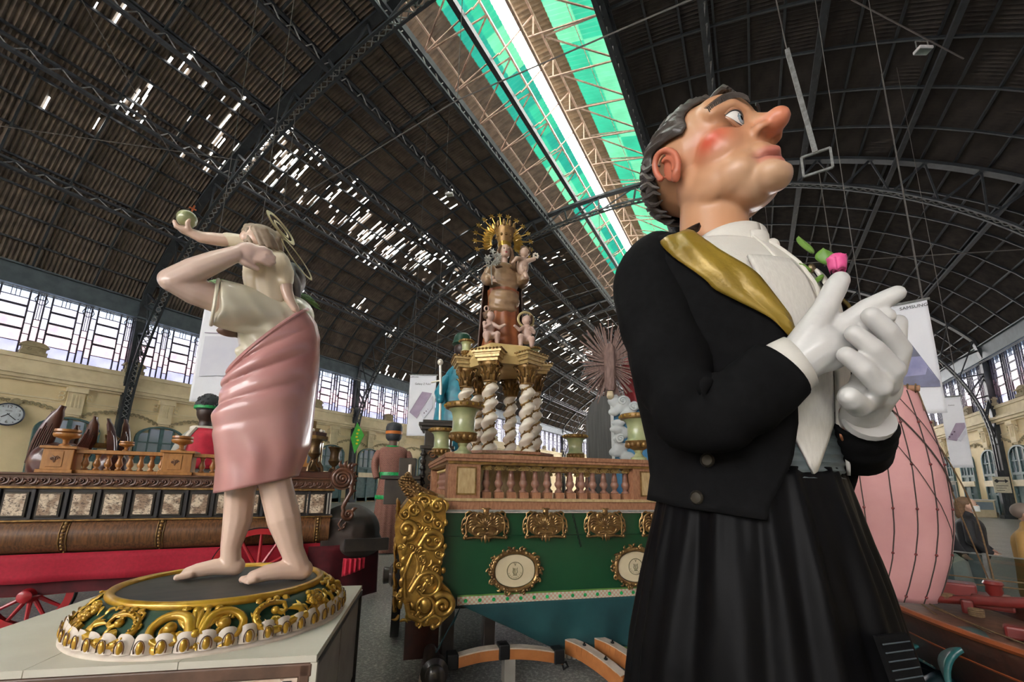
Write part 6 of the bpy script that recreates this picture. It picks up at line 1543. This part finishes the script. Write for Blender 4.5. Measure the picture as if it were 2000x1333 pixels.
m = MB(); m.tube([(.17*math.cos(a), .15*math.sin(a)-.02, 2.70) for a in np.linspace(0, 2*PI, 25)[:-1]], .022, 6, closed=True); m.build('necklace', 'dress_green', g, True)

g = frame('caped_giant', 'giant parade figure with close black curls, green headband and red and white cape', 'parade figure', -65.4, 9.6)
m = MB(); m.limb([(0,0,2.60),(0,0,2.86)], [.12,.11]); m.ell((0,0,2.98), (.175,.19,.22)); organic('head', m, 'skin_dark', g, .018, 3)
m = MB(); m.ell((0,.0,3.10), (.205,.215,.215)); 
q = random.Random(2)
for k in range(90):
    a, e = q.uniform(0,6.28), q.uniform(-.4,1.5); m.ell((.195*math.cos(a)*math.cos(e), .205*math.sin(a)*math.cos(e), 3.10+.205*math.sin(e)), .026, seg=6, rows=5)
m.build('curls', 'cap', g, True)
m = MB(); m.lathe([(.205,3.02),(.222,3.03),(.222,3.075),(.205,3.085)], (0,0,0), 24, False); m.build('headband', 'dress_green', g, True)
CT = [(0.02,.62,.5),(1.2,.55,.46),(2.2,.46,.36),(2.5,.36,.28),(2.68,.18,.16)]
def cp_(u, v, off=0): z = .02+2.66*v; rx, ry = interp(CT, z); a = 2*PI*u; return V((rx+off)*math.cos(a)*(1+.02*math.sin(9*a)), (ry+off)*math.sin(a), z)
m = MB(); m.grid(cp_, 48, 24, closed_u=True); m.build('tunic', 'cape_grey', g, True)
m = MB(); m.grid(lambda u, v: cp_(.66+.26*u, .72+.27*v, .03), 20, 10); m.build('cape', 'scarlet', g, True, 60, solid=.02)
for u0 in (.655,.915):
    m = MB(); m.tube([cp_(u0, .70+.29*t, .05) for t in np.linspace(0,1,12)], .045, 8); m.build('cape_edge', 'cape_white', g, True)
m = MB(); m.tube([(.19*math.cos(a), .17*math.sin(a), 2.66) for a in np.linspace(0, 2*PI, 25)[:-1]], .045, 8, closed=True); m.build('collar', 'cape_white', g, True)

g = frame('sceptre_giant', 'giant parade figure in teal satin cape holding a white sceptre behind the temple', 'parade figure', -36.6, 8.6)
g.scale = (1.14,1.14,1.09)
m = MB(); m.limb([(0,0,3.75),(0,0,4.0)], [.11,.10]); m.ell((0,0,4.14), (.15,.16,.18)); organic('head', m, 'skin_dark', g, .02, 3)
m = MB(); m.lathe([(.14,4.20),(.19,4.24),(.17,4.30),(.15,4.40),(.11,4.45),(.001,4.46)], (0,0,0), 20); m.build('hat', 'base_green', g, True, 50)
CT2 = [(0.02,.60,.5),(2.6,.46,.36),(3.3,.38,.30),(3.65,.28,.22),(3.85,.12,.12)]
m = MB(); m.grid(lambda u, v: V(interp(CT2, .02+3.83*v)[0]*math.cos(2*PI*u)*(1+.05*math.sin(22*PI*u)), interp(CT2, .02+3.83*v)[1]*math.sin(2*PI*u), .02+3.83*v), 60, 24, closed_u=True); m.build('cape', 'teal_cape', g, True)
m = MB(); m.tube([(-.30,-.42,1.9),(-.335,-.42,3.3),(-.36,-.42,3.68)], .022, 8); m.ell((-.362,-.42,3.74), (.05,.05,.06)); m.tube([(-.36,-.42,3.40),(-.50,-.42,3.36)], .016, 6); m.build('sceptre', 'ivory', g, True)
m = MB(); m.limb([(-.25,-.1,3.5),(-.36,-.3,3.2),(-.33,-.42,3.05)], [.10,.09,.07]); organic('arm', m, 'teal_cape', g, .02, 3)
# ================================================================ black carved cabinet
cb = frame('black_cabinet', 'tall black carved wooden cabinet with stepped cornice and dark chest', 'cabinet', -38.2, 7.15)
def kp(nm, a, b, mt='black_wood', bevel=.01): m = MB(); m.b2(a, b); return m.build(nm, mt, cb, bevel=bevel)
kp('carcass', (-.36,0,.0), (.10,.5,2.62)); kp('cornice', (-.42,-.05,2.62), (.14,.55,2.68)); kp('cornice', (-.46,-.09,2.68), (.18,.6,2.74)); kp('cornice', (-.40,-.04,2.74), (.12,.55,2.79)); kp('waist_moulding', (-.42,-.05,2.30), (.14,.55,2.36)); kp('plinth', (-.45,-.08,0), (.17,.6,.3))
for s in (-.36, .06):
    m = MB(); prof = []
    for k in range(40): z = 1.5+.78*k/39; prof.append((.035+.015*math.sin(k*1.1)+.008*math.sin(k*2.7), z))
    m.lathe(prof, (s,-.04,0), 12); m.build('spiral_post', 'black_wood', cb, True)
m = MB(); fn = lambda u, v, h: V(-.13+u, -.02-h, 1.95+v)
for s in (-1,1):
    for k in range(4): vine(m, spiral(s*.09, -.28+.18*k, .07, 1.3, k, s, .2, 16), .018, .010, fn, .0, 6); leafblade(m, (s*.03,-.3+.18*k), (s*.15,-.22+.18*k), .02, fn, .3*s, 0)
m.build('door_carving', 'walnut', cb, True)
kp('chest', (-.92,-.20,1.42), (-.37,.35,1.80)); kp('chest_lid', (-.98,-.25,1.80), (-.37,.40,1.86)); kp('chest_step', (-.74,.0,1.86), (-.47,.3,2.15)); kp('chest_stand', (-.62,-.1,0), (-.42,.3,1.42), 'black_iron')
m = MB(); m.lathe([(.03,1.86),(.03,2.04),(.001,2.05)], (-.55,-.12,0), 12); m.build('candle', 'ivory', cb, True)
kp('gilt_shelf', (-.36,-.30,1.5), (-.02,-.02,1.56), 'gilt_wood'); kp('gilt_bracket', (-.30,-.26,1.3), (-.20,-.05,1.5), 'gilt_wood')
# ================================================================ rock with sunburst
rk = frame('rock_float', 'grey boarded rock with painted clouds and blue sky on its side', 'parade float', -21, 8.2)
rk.scale = (1.171,)*3; rk.location.z = -.30; ZR0 = .2575
m = MB(); m.prism([(.22,ZR0),(.60,ZR0),(.60,3.10),(.54,3.22),(.40,3.20),(.27,3.08),(.22,2.95)], lambda u, v, h: V(u, h, v), 1.2); m.build('boarded_face', 'rock_grey', rk)
for k in range(5): m = MB(); x = .25+.075*k; m.b2((x,-.006,ZR0), (x+.070,.004,2.9+.06*min(k,3))); m.build('board', 'rock_grey', rk)
m = MB(); m.b2((.60,.05,ZR0), (1.9,1.2,3.0)); m.build('sky_panel', 'sky_blue', rk)
m = MB(); q = random.Random(9)
for k in range(46):
    x, z = q.uniform(.62,1.5), q.uniform(2.1,3.15)
    if x < .85 or z > 2.75: m.ell((x, .02+q.uniform(-.03,.03), z), (q.uniform(.07,.13), .07, q.uniform(.06,.11)), seg=12, rows=8)
organic('cloud_relief', m, 'cloud', rk, .018, 2)
m = MB(); fn = lambda u, v, h: V(u, -.06-h, v)
for c in ((.95,3.02),(.80,2.86),(1.1,2.9),(.72,2.5),(.78,3.12)):
    m = MB(); vine(m, spiral(c[0], c[1], .07, 1.6, 1, 1, .15, 22), .022, .014, fn, .0, 6); m.build('cloud_curl', 'cloud', rk, True)
m = MB(); m.loft([[(.60,-.02,ZR0),(.63,-.02,ZR0),(.63,.02,ZR0),(.60,.02,ZR0)],[(.58,-.02,3.12),(.63,-.02,3.12),(.63,.02,3.12),(.58,.02,3.12)]]); m.build('edge_batten', 'cloud', rk)
m = MB(); m.grid(lambda u, v: V(.86+.55*u+.05*math.sin(7*v), .5+.08*math.sin(14*u+3*v), 3.0+1.0*v-.25*u*v), 24, 14); m.build('red_hanging', 'red_cloth', rk, True, 70, solid=.02)
sb_ = frame('sunburst', 'wooden sunburst of splintered rays behind an upright oblong core', 'ornament', -21, 8.2)
sb_.scale = (1.171,)*3; sb_.location.z = -.30
SC_ = V(.585, -.03, 3.80)
m = MB(); m.loft([[SC_+V(.085*math.cos(a)*k, -.06+.05*math.sin(a), zz) for a in np.linspace(0, 2*PI, 9)[:-1]] for k, zz in ((.6,-.52),(1,-.46),(1.05,0),(1,.22),(.7,.27))]); m.build('core', 'driftwood', sb_, True, 40)
q = random.Random(8)
for k in range(84):
    a = 2*PI*k/84 + q.uniform(-.03,.03); L_ = (.40 + .10*math.sin(a)**2 + q.uniform(-.08,.10))*(1.18 if math.sin(a) > .6 else 1); w = q.uniform(.013,.026)
    c, s = math.cos(a), math.sin(a); yy = q.uniform(-.02,.06)
    m = MB(); m.bar(SC_+V(.05*c, yy, .12*s-.05), SC_+V(L_*c, yy+q.uniform(-.04,.04), L_*1.22*s-.05), w, w*.7, up=(0,1,0)); m.build('ray', 'driftwood', sb_)
m = MB(); m.limb([(.585,-.05,3.20),(.585,-.04,3.32)], [.06,.045]); m.build('stand', 'cream_paint', sb_, True)
# ================================================================ ship float with pink sail
SHP = frame('ship_float', 'model ship with bulging pink sail and rigging on a sea of carved waves', 'parade float', 16, 5.0)
XRt = [(.86,-.185),(1.0,-.13),(1.2,-.065),(1.45,-.015),(1.65,.0),(1.92,.0),(2.1,-.015),(2.3,-.04),(2.66,-.10)]
def sail(u, v, off=0):
    z = .87+1.77*v; xr = interp(XRt, z)[0]; w = .78 + .10*math.sin(PI*v); a = PI*.93*u + .05
    x = xr - w*(1-math.cos(a))/2; y = -.34*math.sin(a)*(.45+.55*math.sin(PI*(.12+.80*v))) + .05*(1-u) + .010*math.sin(9*z+4*u)
    n = V(math.cos(a)*.5, -math.sin(a)-.15, 0); return V(x, y, z) + nrm(n)*off
m = MB(); m.grid(sail, 40, 40); m.build('sail', 'sail', SHP, True, 70, solid=.006)
for k, u in enumerate((.05,.20,.33,.46,.60,.75,.90)):
    m = MB(); P = [sail(u + .015*math.sin(3*t+k), t, .008) for t in np.linspace(.0, .98, 26)]; m.tube(P, .0042, 5); sm = m.build('seam_cord', 'rope_dark', SHP, True)
    for t in (.03,.22,.42,.62,.82): m = MB(); m.ell(sail(u + .015*math.sin(3*t+k), t, .012), .011, seg=7, rows=5); m.build('stud', 'ship_red', sm, True)
for k, (a, b) in enumerate((((.42,.97),(.02,.50)),((.55,.97),(.08,.28)),((.30,.97),(.015,.62)))):
    m = MB(); P = [sail(a[0]+(b[0]-a[0])*t, a[1]+(b[1]-a[1])*t, .018) for t in np.linspace(0,1,14)]; m.tube(P, .006 if k == 0 else .003, 5); m.build('brace_rope', 'rope_dark', SHP, True)
m = MB(); m.tube([(-.95,.10,2.74),(-.5,-.02,2.69),(-.075,-.05,2.615)], [.035,.035,.026], 10); yd = m.build('yard', 'bamboo', SHP, True)
for k in range(15): c = lerp((-.80,.05,2.72), (-.10,-.05,2.62), k/14); m = MB(); m.tube([c + V(.004*math.sin(a), .036*math.cos(a), .036*math.sin(a)) for a in np.linspace(0, 2*PI, 11)[:-1]], .006, 5, closed=True); m.build('lashing', 'rope', yd, True)
m = MB(); m.tube([(-.16,-.05,2.60),(-.13,-.06,2.52),(-.15,-.06,2.47)], .005, 5); m.ell((-.15,-.06,2.45), (.035,.02,.03)); m.build('pulley', 'ship_red', SHP, True)
m = MB(); m.tube([(-.09,-.05,2.60),(-.075,-.05,2.50),(-.07,-.05,2.42)], .005, 5); m.build('loose_end', 'rope', SHP, True)
m = MB(); m.tube([(-.85,.35,.5),(-.85,.35,3.2)], [.05,.04], 10); m.build('mast', 'ship_wood', SHP, True)
# hull
HA, HB = V(-.75,.95,0), V(.95,-1.75,0); ht = nrm(HB-HA); hn = V(-ht[1], ht[0], 0)          # hn points to the far right side
def hull(t, s, rail):                                    # s -1 near side, +1 far side
    w = .46*math.sin(PI*min(1, .18+.70*t))**.6; sheer = .89 + .05*(2*t-1)**2*1.2
    c = HA + (HB-HA)*t; return c, w, sheer
m = MB(); rings = []
for t in np.linspace(0, 1, 26):
    c, w, sh = hull(t, 0, 0); ring = []
    for a in np.linspace(-1, 1, 17): ring.append(c + hn*w*np.sign(a)*abs(a)**.55*1.0 + V(0,0,.40 + (sh-.40)*abs(a)**1.6))
    rings.append(ring)
m.loft(rings, False); m.build('hull', 'ship_wood', SHP, True, 60, solid=.03)
for s in (-1, 1):
    for dz, r, mt in ((0,.022,'ship_orange'),(-.17,.012,'ship_orange'),(-.245,.008,'ship_red'),(-.29,.008,'ship_red')):
        m = MB(); P = []
        for t in np.linspace(0, 1, 24):
            c, w, sh = hull(t, 0, 0); f = ((sh+dz-.40)/(sh-.40))**(1/1.6); P.append(c + hn*s*(w*f**.55+.008) + V(0,0,sh+dz))
        m.tube(P, r, 6); m.build('rail' if dz == 0 else 'strake', mt, SHP, True)
m = MB(); rings = []
for t in np.linspace(.02, .98, 14):
    c, w, sh = hull(t, 0, 0); rings.append([c + hn*s*w*.93 + V(0,0,sh-.09) for s in (-1,-.33,.33,1)])
m.loft(rings, False); m.build('deck', 'ship_deck', SHP, False, solid=.02)
m = MB(); m.tube([(-.30,.05,.885),(.35,-.1,.99),(1.0,-.25,1.10)], [.030,.042,.038], 10); m.build('boom', 'ship_red', SHP, True)
for p, d in (((-.10,.20,.95),(.30,.18,.16)),((.12,.15,.92),(.22,.2,.10)),((.20,-.55,.86),(.14,.10,.08)),((-.02,-.10,.90),(.07,.07,.10))):
    m = MB(); m.box(p, d); m.build('deck_block', 'ship_red', SHP, bevel=.015)
m = MB(); m.lathe([(.035,.90),(.03,.97),(.05,1.0),(.045,1.04),(.06,1.06),(.05,1.08)], (.14,.1,0), 12); m.build('capstan', 'ship_red', SHP, True, 50)
for p in ((-.12,.02,.91), (.02,-.28,.88), (.25,-.75,.87)):
    m = MB(); 
    for k in range(4): m.tube([V(*p)+V(.035*math.cos(a), .035*math.sin(a), .012*k) for a in np.linspace(0, 2*PI, 13)[:-1]], .009, 6, closed=True)
    tag(m.build('rope_coil', 'rope', SHP, True), kind='stuff')
for P in ([(-.30,-.02,.87),(.0,-.42,.70),(.30,-.95,.52)], [(-.28,-.0,.88),(.1,-.50,.80),(.4,-1.0,.72)], [(-.10,.0,2.55),(.03,.35,1.6),(.14,.55,.98)], [(-.15,-.05,2.55),(.10,.3,1.7),(.16,.3,1.0)], [(-.3,.4,1.05),(.3,.42,1.05),(.9,.4,1.08)], [(-.25,.45,.98),(.3,.5,.99),(.9,.45,1.0)], [(-.2,-.15,.86),(.1,-.58,.84),(.5,-1.2,.84)]):
    m = MB(); m.tube(smooth_path(P, 14), .006, 5); m.build('rigging_line', 'rope', SHP, True)
# sea under the ship
def seaf(u, v): x = -1.0+2.6*u; y = 1.3-3.4*v; return V(x, y, .30 + .10*math.sin(5*x+2*y)*math.sin(4*y-x) + .05*math.sin(11*x+7*y) + .03*math.sin(17*y-9*x))
m = MB(); m.grid(seaf, 60, 70); m.build('sea', 'deep_sea', SHP, True, 70, solid=.02)
m = MB(); m.b2((-1.0,-2.1,0), (1.6,1.3,.12)); m.build('sea_plinth', 'black_wood', SHP)
def curl(c, s, rz):
    m = MB(); R = np.array(Matrix.Rotation(rz,3,'Z'))
    def fn(u, v): a = -.6 + 4.4*u; r = s*(.26-.15*u); return V(*c) + R@V(r*math.cos(PI-a)*.9, (v-.5)*s*.55*(1-.35*u), s*.16 + r*math.sin(a))
    m.grid(fn, 26, 8); w = m.build('wave_curl', 'wave', SHP, True, 70, solid=.03*s)
    m = MB(); q = random.Random(int(c[0]*99))
    for k in range(26): p = fn(.70+.3*q.random(), q.random()); m.ell(p + V(0,0,.01), q.uniform(.012,.03)*s, seg=7, rows=5)
    tag(m.build('foam', 'foam', w, True), kind='stuff')
curl((.03,-.66,.46), 1.0, .1); curl((.42,-.75,.30), .8, -.3); curl((-.35,-.30,.42), .6, .6); curl((.1,-1.0,.25), .6, .2)

# ================================================================ glass barrier and visitors
gb = frame('glass_barrier', 'low clear glass barrier with slim metal posts behind the ship', 'barrier', 17, 6.9); gb.rotation_euler[2] += -.35
for k in range(3):
    m = MB(); m.b2((-.75+.8*k+.02,-.006,.06), (.05+.8*k-.02,.006,1.10)); m.build('glass_panel', 'clear_glass', gb)
for k in range(4): m = MB(); m.b2((-.765+.8*k,-.02,0), (-.735+.8*k,.02,1.12)); m.build('post', 'steel_light', gb)
m = MB(); m.b2((-.76,-.008,1.10), (1.67,.008,1.112)); m.build('handrail', 'steel_light', gb)
def person(lab, b, D_, x, H, coat, leg, hair, face, rz, hood=False, long=False):
    a = math.radians(b); p = V(D_*math.sin(a)+x*math.cos(a), D_*math.cos(a)-x*math.sin(a), 0)
    t = thing('person', lab, 'person', tuple(p), rz); k = H/1.7                       # faces local -y
    m = MB()
    for s in (-1,1):
        m.limb([(s*.09*k,.0,.90*k),(s*.10*k,-.01,.50*k),(s*.10*k,.0,.09*k)], [.095*k,.068*k,.048*k]); m.limb([(s*.10*k,.02*k,.045*k),(s*.11*k,-.14*k,.035*k)], [.045*k,.035*k])
    m.ell((0,0,.95*k), (.16*k,.12*k,.14*k)); organic('legs', m, leg, t, .016, 3)
    m = MB(); zb_ = .62 if long else .84
    m.limb([(0,0,(zb_+.08)*k),(0,0,1.05*k),(0,.0,1.28*k)], [.18*k,.165*k,.17*k]); m.ell((0,0,1.36*k), (.21*k,.12*k,.10*k)); m.limb([(0,0,1.38*k),(0,0,1.48*k)], [.085*k,.07*k])
    for s in (-1,1): m.limb([(s*.20*k,0,1.36*k),(s*.27*k,.0,1.10*k),(s*.22*k,-.16*k,.95*k)], [.075*k,.07*k,.052*k])
    organic('coat', m, coat, t, .018, 3)
    m = MB(); m.limb([(0,-.01,1.45*k),(0,-.02,1.54*k)], [.05*k,.05*k]); m.ell((0,-.03*k,1.61*k), (.075*k,.095*k,.115*k)); m.ell((0,-.125*k,1.60*k), (.016,.02,.022))
    for s in (-1,1): m.ell((s*.078*k,-.01,1.60*k), (.012,.02,.03))
    organic('head', m, face, t, .010, 2)
    for s in (-1,1):
        m = MB(); m.limb([(s*.22*k,-.16*k,.95*k),(s*.20*k,-.22*k,.92*k)], [.035*k,.028*k])
        for j in range(4): m.limb([(s*(.185+.012*j)*k,-.22*k,.92*k),(s*(.18+.012*j)*k,-.27*k,.90*k)], [.011,.009], 6)
        m.limb([(s*.185*k,-.19*k,.93*k),(s*.16*k,-.215*k,.935*k),(s*.15*k,-.235*k,.93*k)], [.014,.012,.010], 6)
        organic('hand', m, face, t, .006, 2)
    m = MB(); m.ell((0,.02*k,1.65*k), (.092*k,.105*k,.098*k)); 
    if hood: m.limb([(0,.06*k,1.62*k),(0,.08*k,1.46*k)], [.08*k,.06*k])
    organic('hair', m, hair, t, .012, 2)
    m = MB(); m.grid(lambda u, v: V(.082*k*math.sin((u-.5)*2.6), -.03*k-.112*k*math.cos((u-.5)*2.6), 1.525*k+.085*k*v), 10, 4); m.build('face_mask', 'mask_white', t, True, 60, solid=.004)
    for s in (-1,1): m = MB(); m.ell((s*.032*k,-.118*k,1.635*k), (.012,.008,.007), seg=8, rows=6); m.build('eye', 'print_black', t, True)
    return t
person('fair-haired woman in black coat and pale face mask walking past the barrier', 15, 9.5, .30, 1.64, 'coat_black', 'jeans', 'person_hair', 'person_skin', 1.25, True)
person('visitor in black puffer jacket half hidden by the pink sail', 15, 8.5, -.10, 1.66, 'coat_black', 'jeans', 'person_hair_grey', 'person_skin', .6)
person('man in camel coat and white face mask beside the glass barrier', 19, 7.6, .16, 1.60, 'coat_camel', 'coat_black', 'person_hair_grey', 'person_skin', 1.0, False, True)
# ================================================================ hanging banners
def banner(lab, b, D_, x0, x1, z0, z1, yaw, art, tilt=0):
    t = frame('hanging_banner', lab, 'banner', b, D_)
    W_, H_ = x1-x0, z1-z0; off = V(x0+W_/2, 0, 0); a = math.radians(b)
    t.location = (t.location.x + off[0]*math.cos(-a), t.location.y + off[0]*math.sin(-a), z0); t.rotation_euler[2] += yaw
    cl = lambda u, v, h=0: V((u-.5)*W_, .012*math.sin(7*u+3*v) + .008*math.sin(6*v+1) - h, H_*v)
    m = MB(); m.grid(lambda u, v: cl(u, v), 16, 24); m.build('cloth', 'banner_white', t, True, 70, solid=.012)
    m = MB(); m.tube([(-W_/2-.05,0,H_+.02),(W_/2+.05,0,H_+.02)], .03, 8); m.build('batten', 'steel_light', t, True)
    for s in (-1,1):
        m = MB(); m.tube([(s*W_/2*.9,0,H_),(s*W_/2*.9,0,zroof(t.location.x-C0)-z0-.1)], .010, 5); m.build('suspension_cord', 'cable', t)
    for poly, mt in art['poly']:
        m = MB()
        n = len(poly); q = [cl(u, v, .05) for u, v in poly]; q2 = [cl(u, v, .036) for u, v in poly]; m.add(q + q2, [tuple(range(n)), tuple(range(2*n-1, n-1, -1))] + [(i, n+i, n+(i+1)%n, (i+1)%n) for i in range(n)]); m.build('printed_phone', mt, t)
    for body, u, v, sz in art['text']: text('printed_line', body, sz, 'print_black', t, tuple(cl(u, v, .045)), (PI/2,0,0), depth=.002)
    return t
ph = lambda a, b, c, d: [a, b, c, d]
M('print_pale', (.66,.66,.72), .6, 0, (.60,.60,.68), 1.5)
banner('pale banner with grey lettering hanging behind the raised arm of the saint', -64, 15, -.87, .35, 3.95, 6.85, -.25, dict(poly=[([(.12,.26),(.85,.30),(.85,.72),(.12,.68)], 'print_pale'), ([(.10,.715),(.9,.745),(.9,.752),(.10,.722)], 'print_violet')], text=[('Galaxy Z', .5, .86, .20)]))
banner('white banner with lilac folding phone hanging beside the giantess', -36, 20, -2.62, -1.36, 3.9, 6.8, -.12, dict(poly=[([(.06,.38),(.35,.28),(.86,.70),(.50,.72)], 'print_violet'), ([(.45,.38),(.60,.27),(.93,.47),(.90,.66)], 'print_pale')] + [([(.60+.07*k,.36+.03*k),(.64+.07*k,.36+.03*k),(.64+.07*k,.38+.03*k),(.60+.07*k,.38+.03*k)], 'print_mid') for k in range(3)], text=[('SAMSUNG', .17, .965, .09), ('Galaxy Z Fold', .5, .85, .13)]))
M('print_blue', (.13,.13,.30), .45, 0, (.30,.30,.50), 1.4)
banner('white banner with large dark folding phone hanging above the pink sail', 13, 13, -.35, .85, 3.44, 6.05, .05, dict(poly=[([(.05,.26),(.97,.22),(.97,.27),(.68,.62),(.45,.64),(.05,.58)], 'print_dark'), ([(.05,.34),(.90,.335),(.78,.50),(.05,.52)], 'print_blue')], text=[('SAMSUNG', .80, .955, .105), ('Galaxy Z Fold 3', .30, .80, .10)]))
banner('smaller white banner with violet phone hanging before the right wall windows', 16, 22, .12, .68, 2.6, 5.15, .1, dict(poly=[([(.06,.40),(.55,.62),(.95,.62),(.95,.56),(.45,.37)], 'print_violet'), ([(.5,.40),(.93,.52),(.93,.46),(.62,.36)], 'print_pale')] + [([(.12+.13*k,.42+.035*k),(.20+.13*k,.42+.035*k),(.20+.13*k,.44+.035*k),(.12+.13*k,.44+.035*k)], 'print_mid') for k in range(3)], text=[('Galaxy', .5, .88, .06)]))
# ================================================================ signs
t = thing('direction_sign', 'cream direction sign with a black arrow on the steel stanchion', 'sign', (XR-.5, 42.85, 2.3), 0)
m = MB(); m.b2((-.42,-.02,-.55), (.42,.02,.55)); m.build('plate', 'sign_cream', t)
m = MB(); m.prism([(-.1,.22),(.18,.22),(.18,.12),(.36,.26),(.18,.40),(.18,.30),(-.1,.30)], lambda u, v, h: V(u, -.02-h, v), .008); m.build('arrow', 'print_black', t)
m = MB(); m.prism([(-.36,.26),(-.22,.12),(-.08,.26),(-.22,.40)], lambda u, v, h: V(u, -.02-h, v), .008); m.build('pictogram', 'print_black', t)
for k in range(3): m = MB(); m.b2((-.3,-.028,-.08-.16*k), (.3-.1*k,-.02,-.05-.16*k)); m.build('text_line', 'print_black', t)
t = thing('yellow_sign', 'upright yellow sign with black letters beside the stanchion base', 'sign', (14.55, 36.0, 0), 0)
m = MB(); m.b2((-.28,-.02,.55), (.28,.02,1.95)); m.build('plate', 'yellow_sign', t)
m = MB(); m.b2((-.03,-.01,0), (.03,.03,.56)); m.build('stem', 'steel', t)
text('letters', 'SALIDA', .34, 'print_black', t, (0,-.03,1.25), (PI/2,-PI/2,0))
t = thing('green_pennant_sign', 'green diamond-shaped sign with yellow pattern fixed to the steel stanchion', 'sign', (-30.6, 26.1, 5.6), .3)
m = MB(); m.prism([(-.05,-1.4),(.75,.25),(-.05,1.4),(-.55,.0)], lambda u, v, h: V(u, -h, v), .05); m.build('plate', 'green_sign', t)
for k in range(5): m = MB(); m.ell((.1+.08*math.sin(k*2), -.06, -.5+.3*k), (.13,.02,.09), seg=8, rows=6); m.build('emblem', 'yellow_sign', t, True)
# kiosks and counters along the right wall
for k, (x, y, w, h, mt) in enumerate(((13.6,50,2.0,2.6,'tin_white'),(14.2,44.6,1.2,1.2,'cream_paint'),(14.0,56,1.4,2.2,'dark_panel'))):
    t = thing('kiosk', ('white vending kiosk','low cream counter','dark display case')[k] + ' against the right wall', 'kiosk', (x, y, 0), .2)
    m = MB(); m.b2((-w/2,-.5,0), (w/2,.5,h)); m.build('body', mt, t, bevel=.03)
    m = MB(); m.b2((-w/2+.12,-.53,h*.45), (w/2-.12,-.49,h*.9)); m.build('display', 'window_dim', t)
    m = MB(); m.b2((-w/2-.04,-.55,h), (w/2+.04,.55,h+.06)); m.build('top', 'white_paint', t)
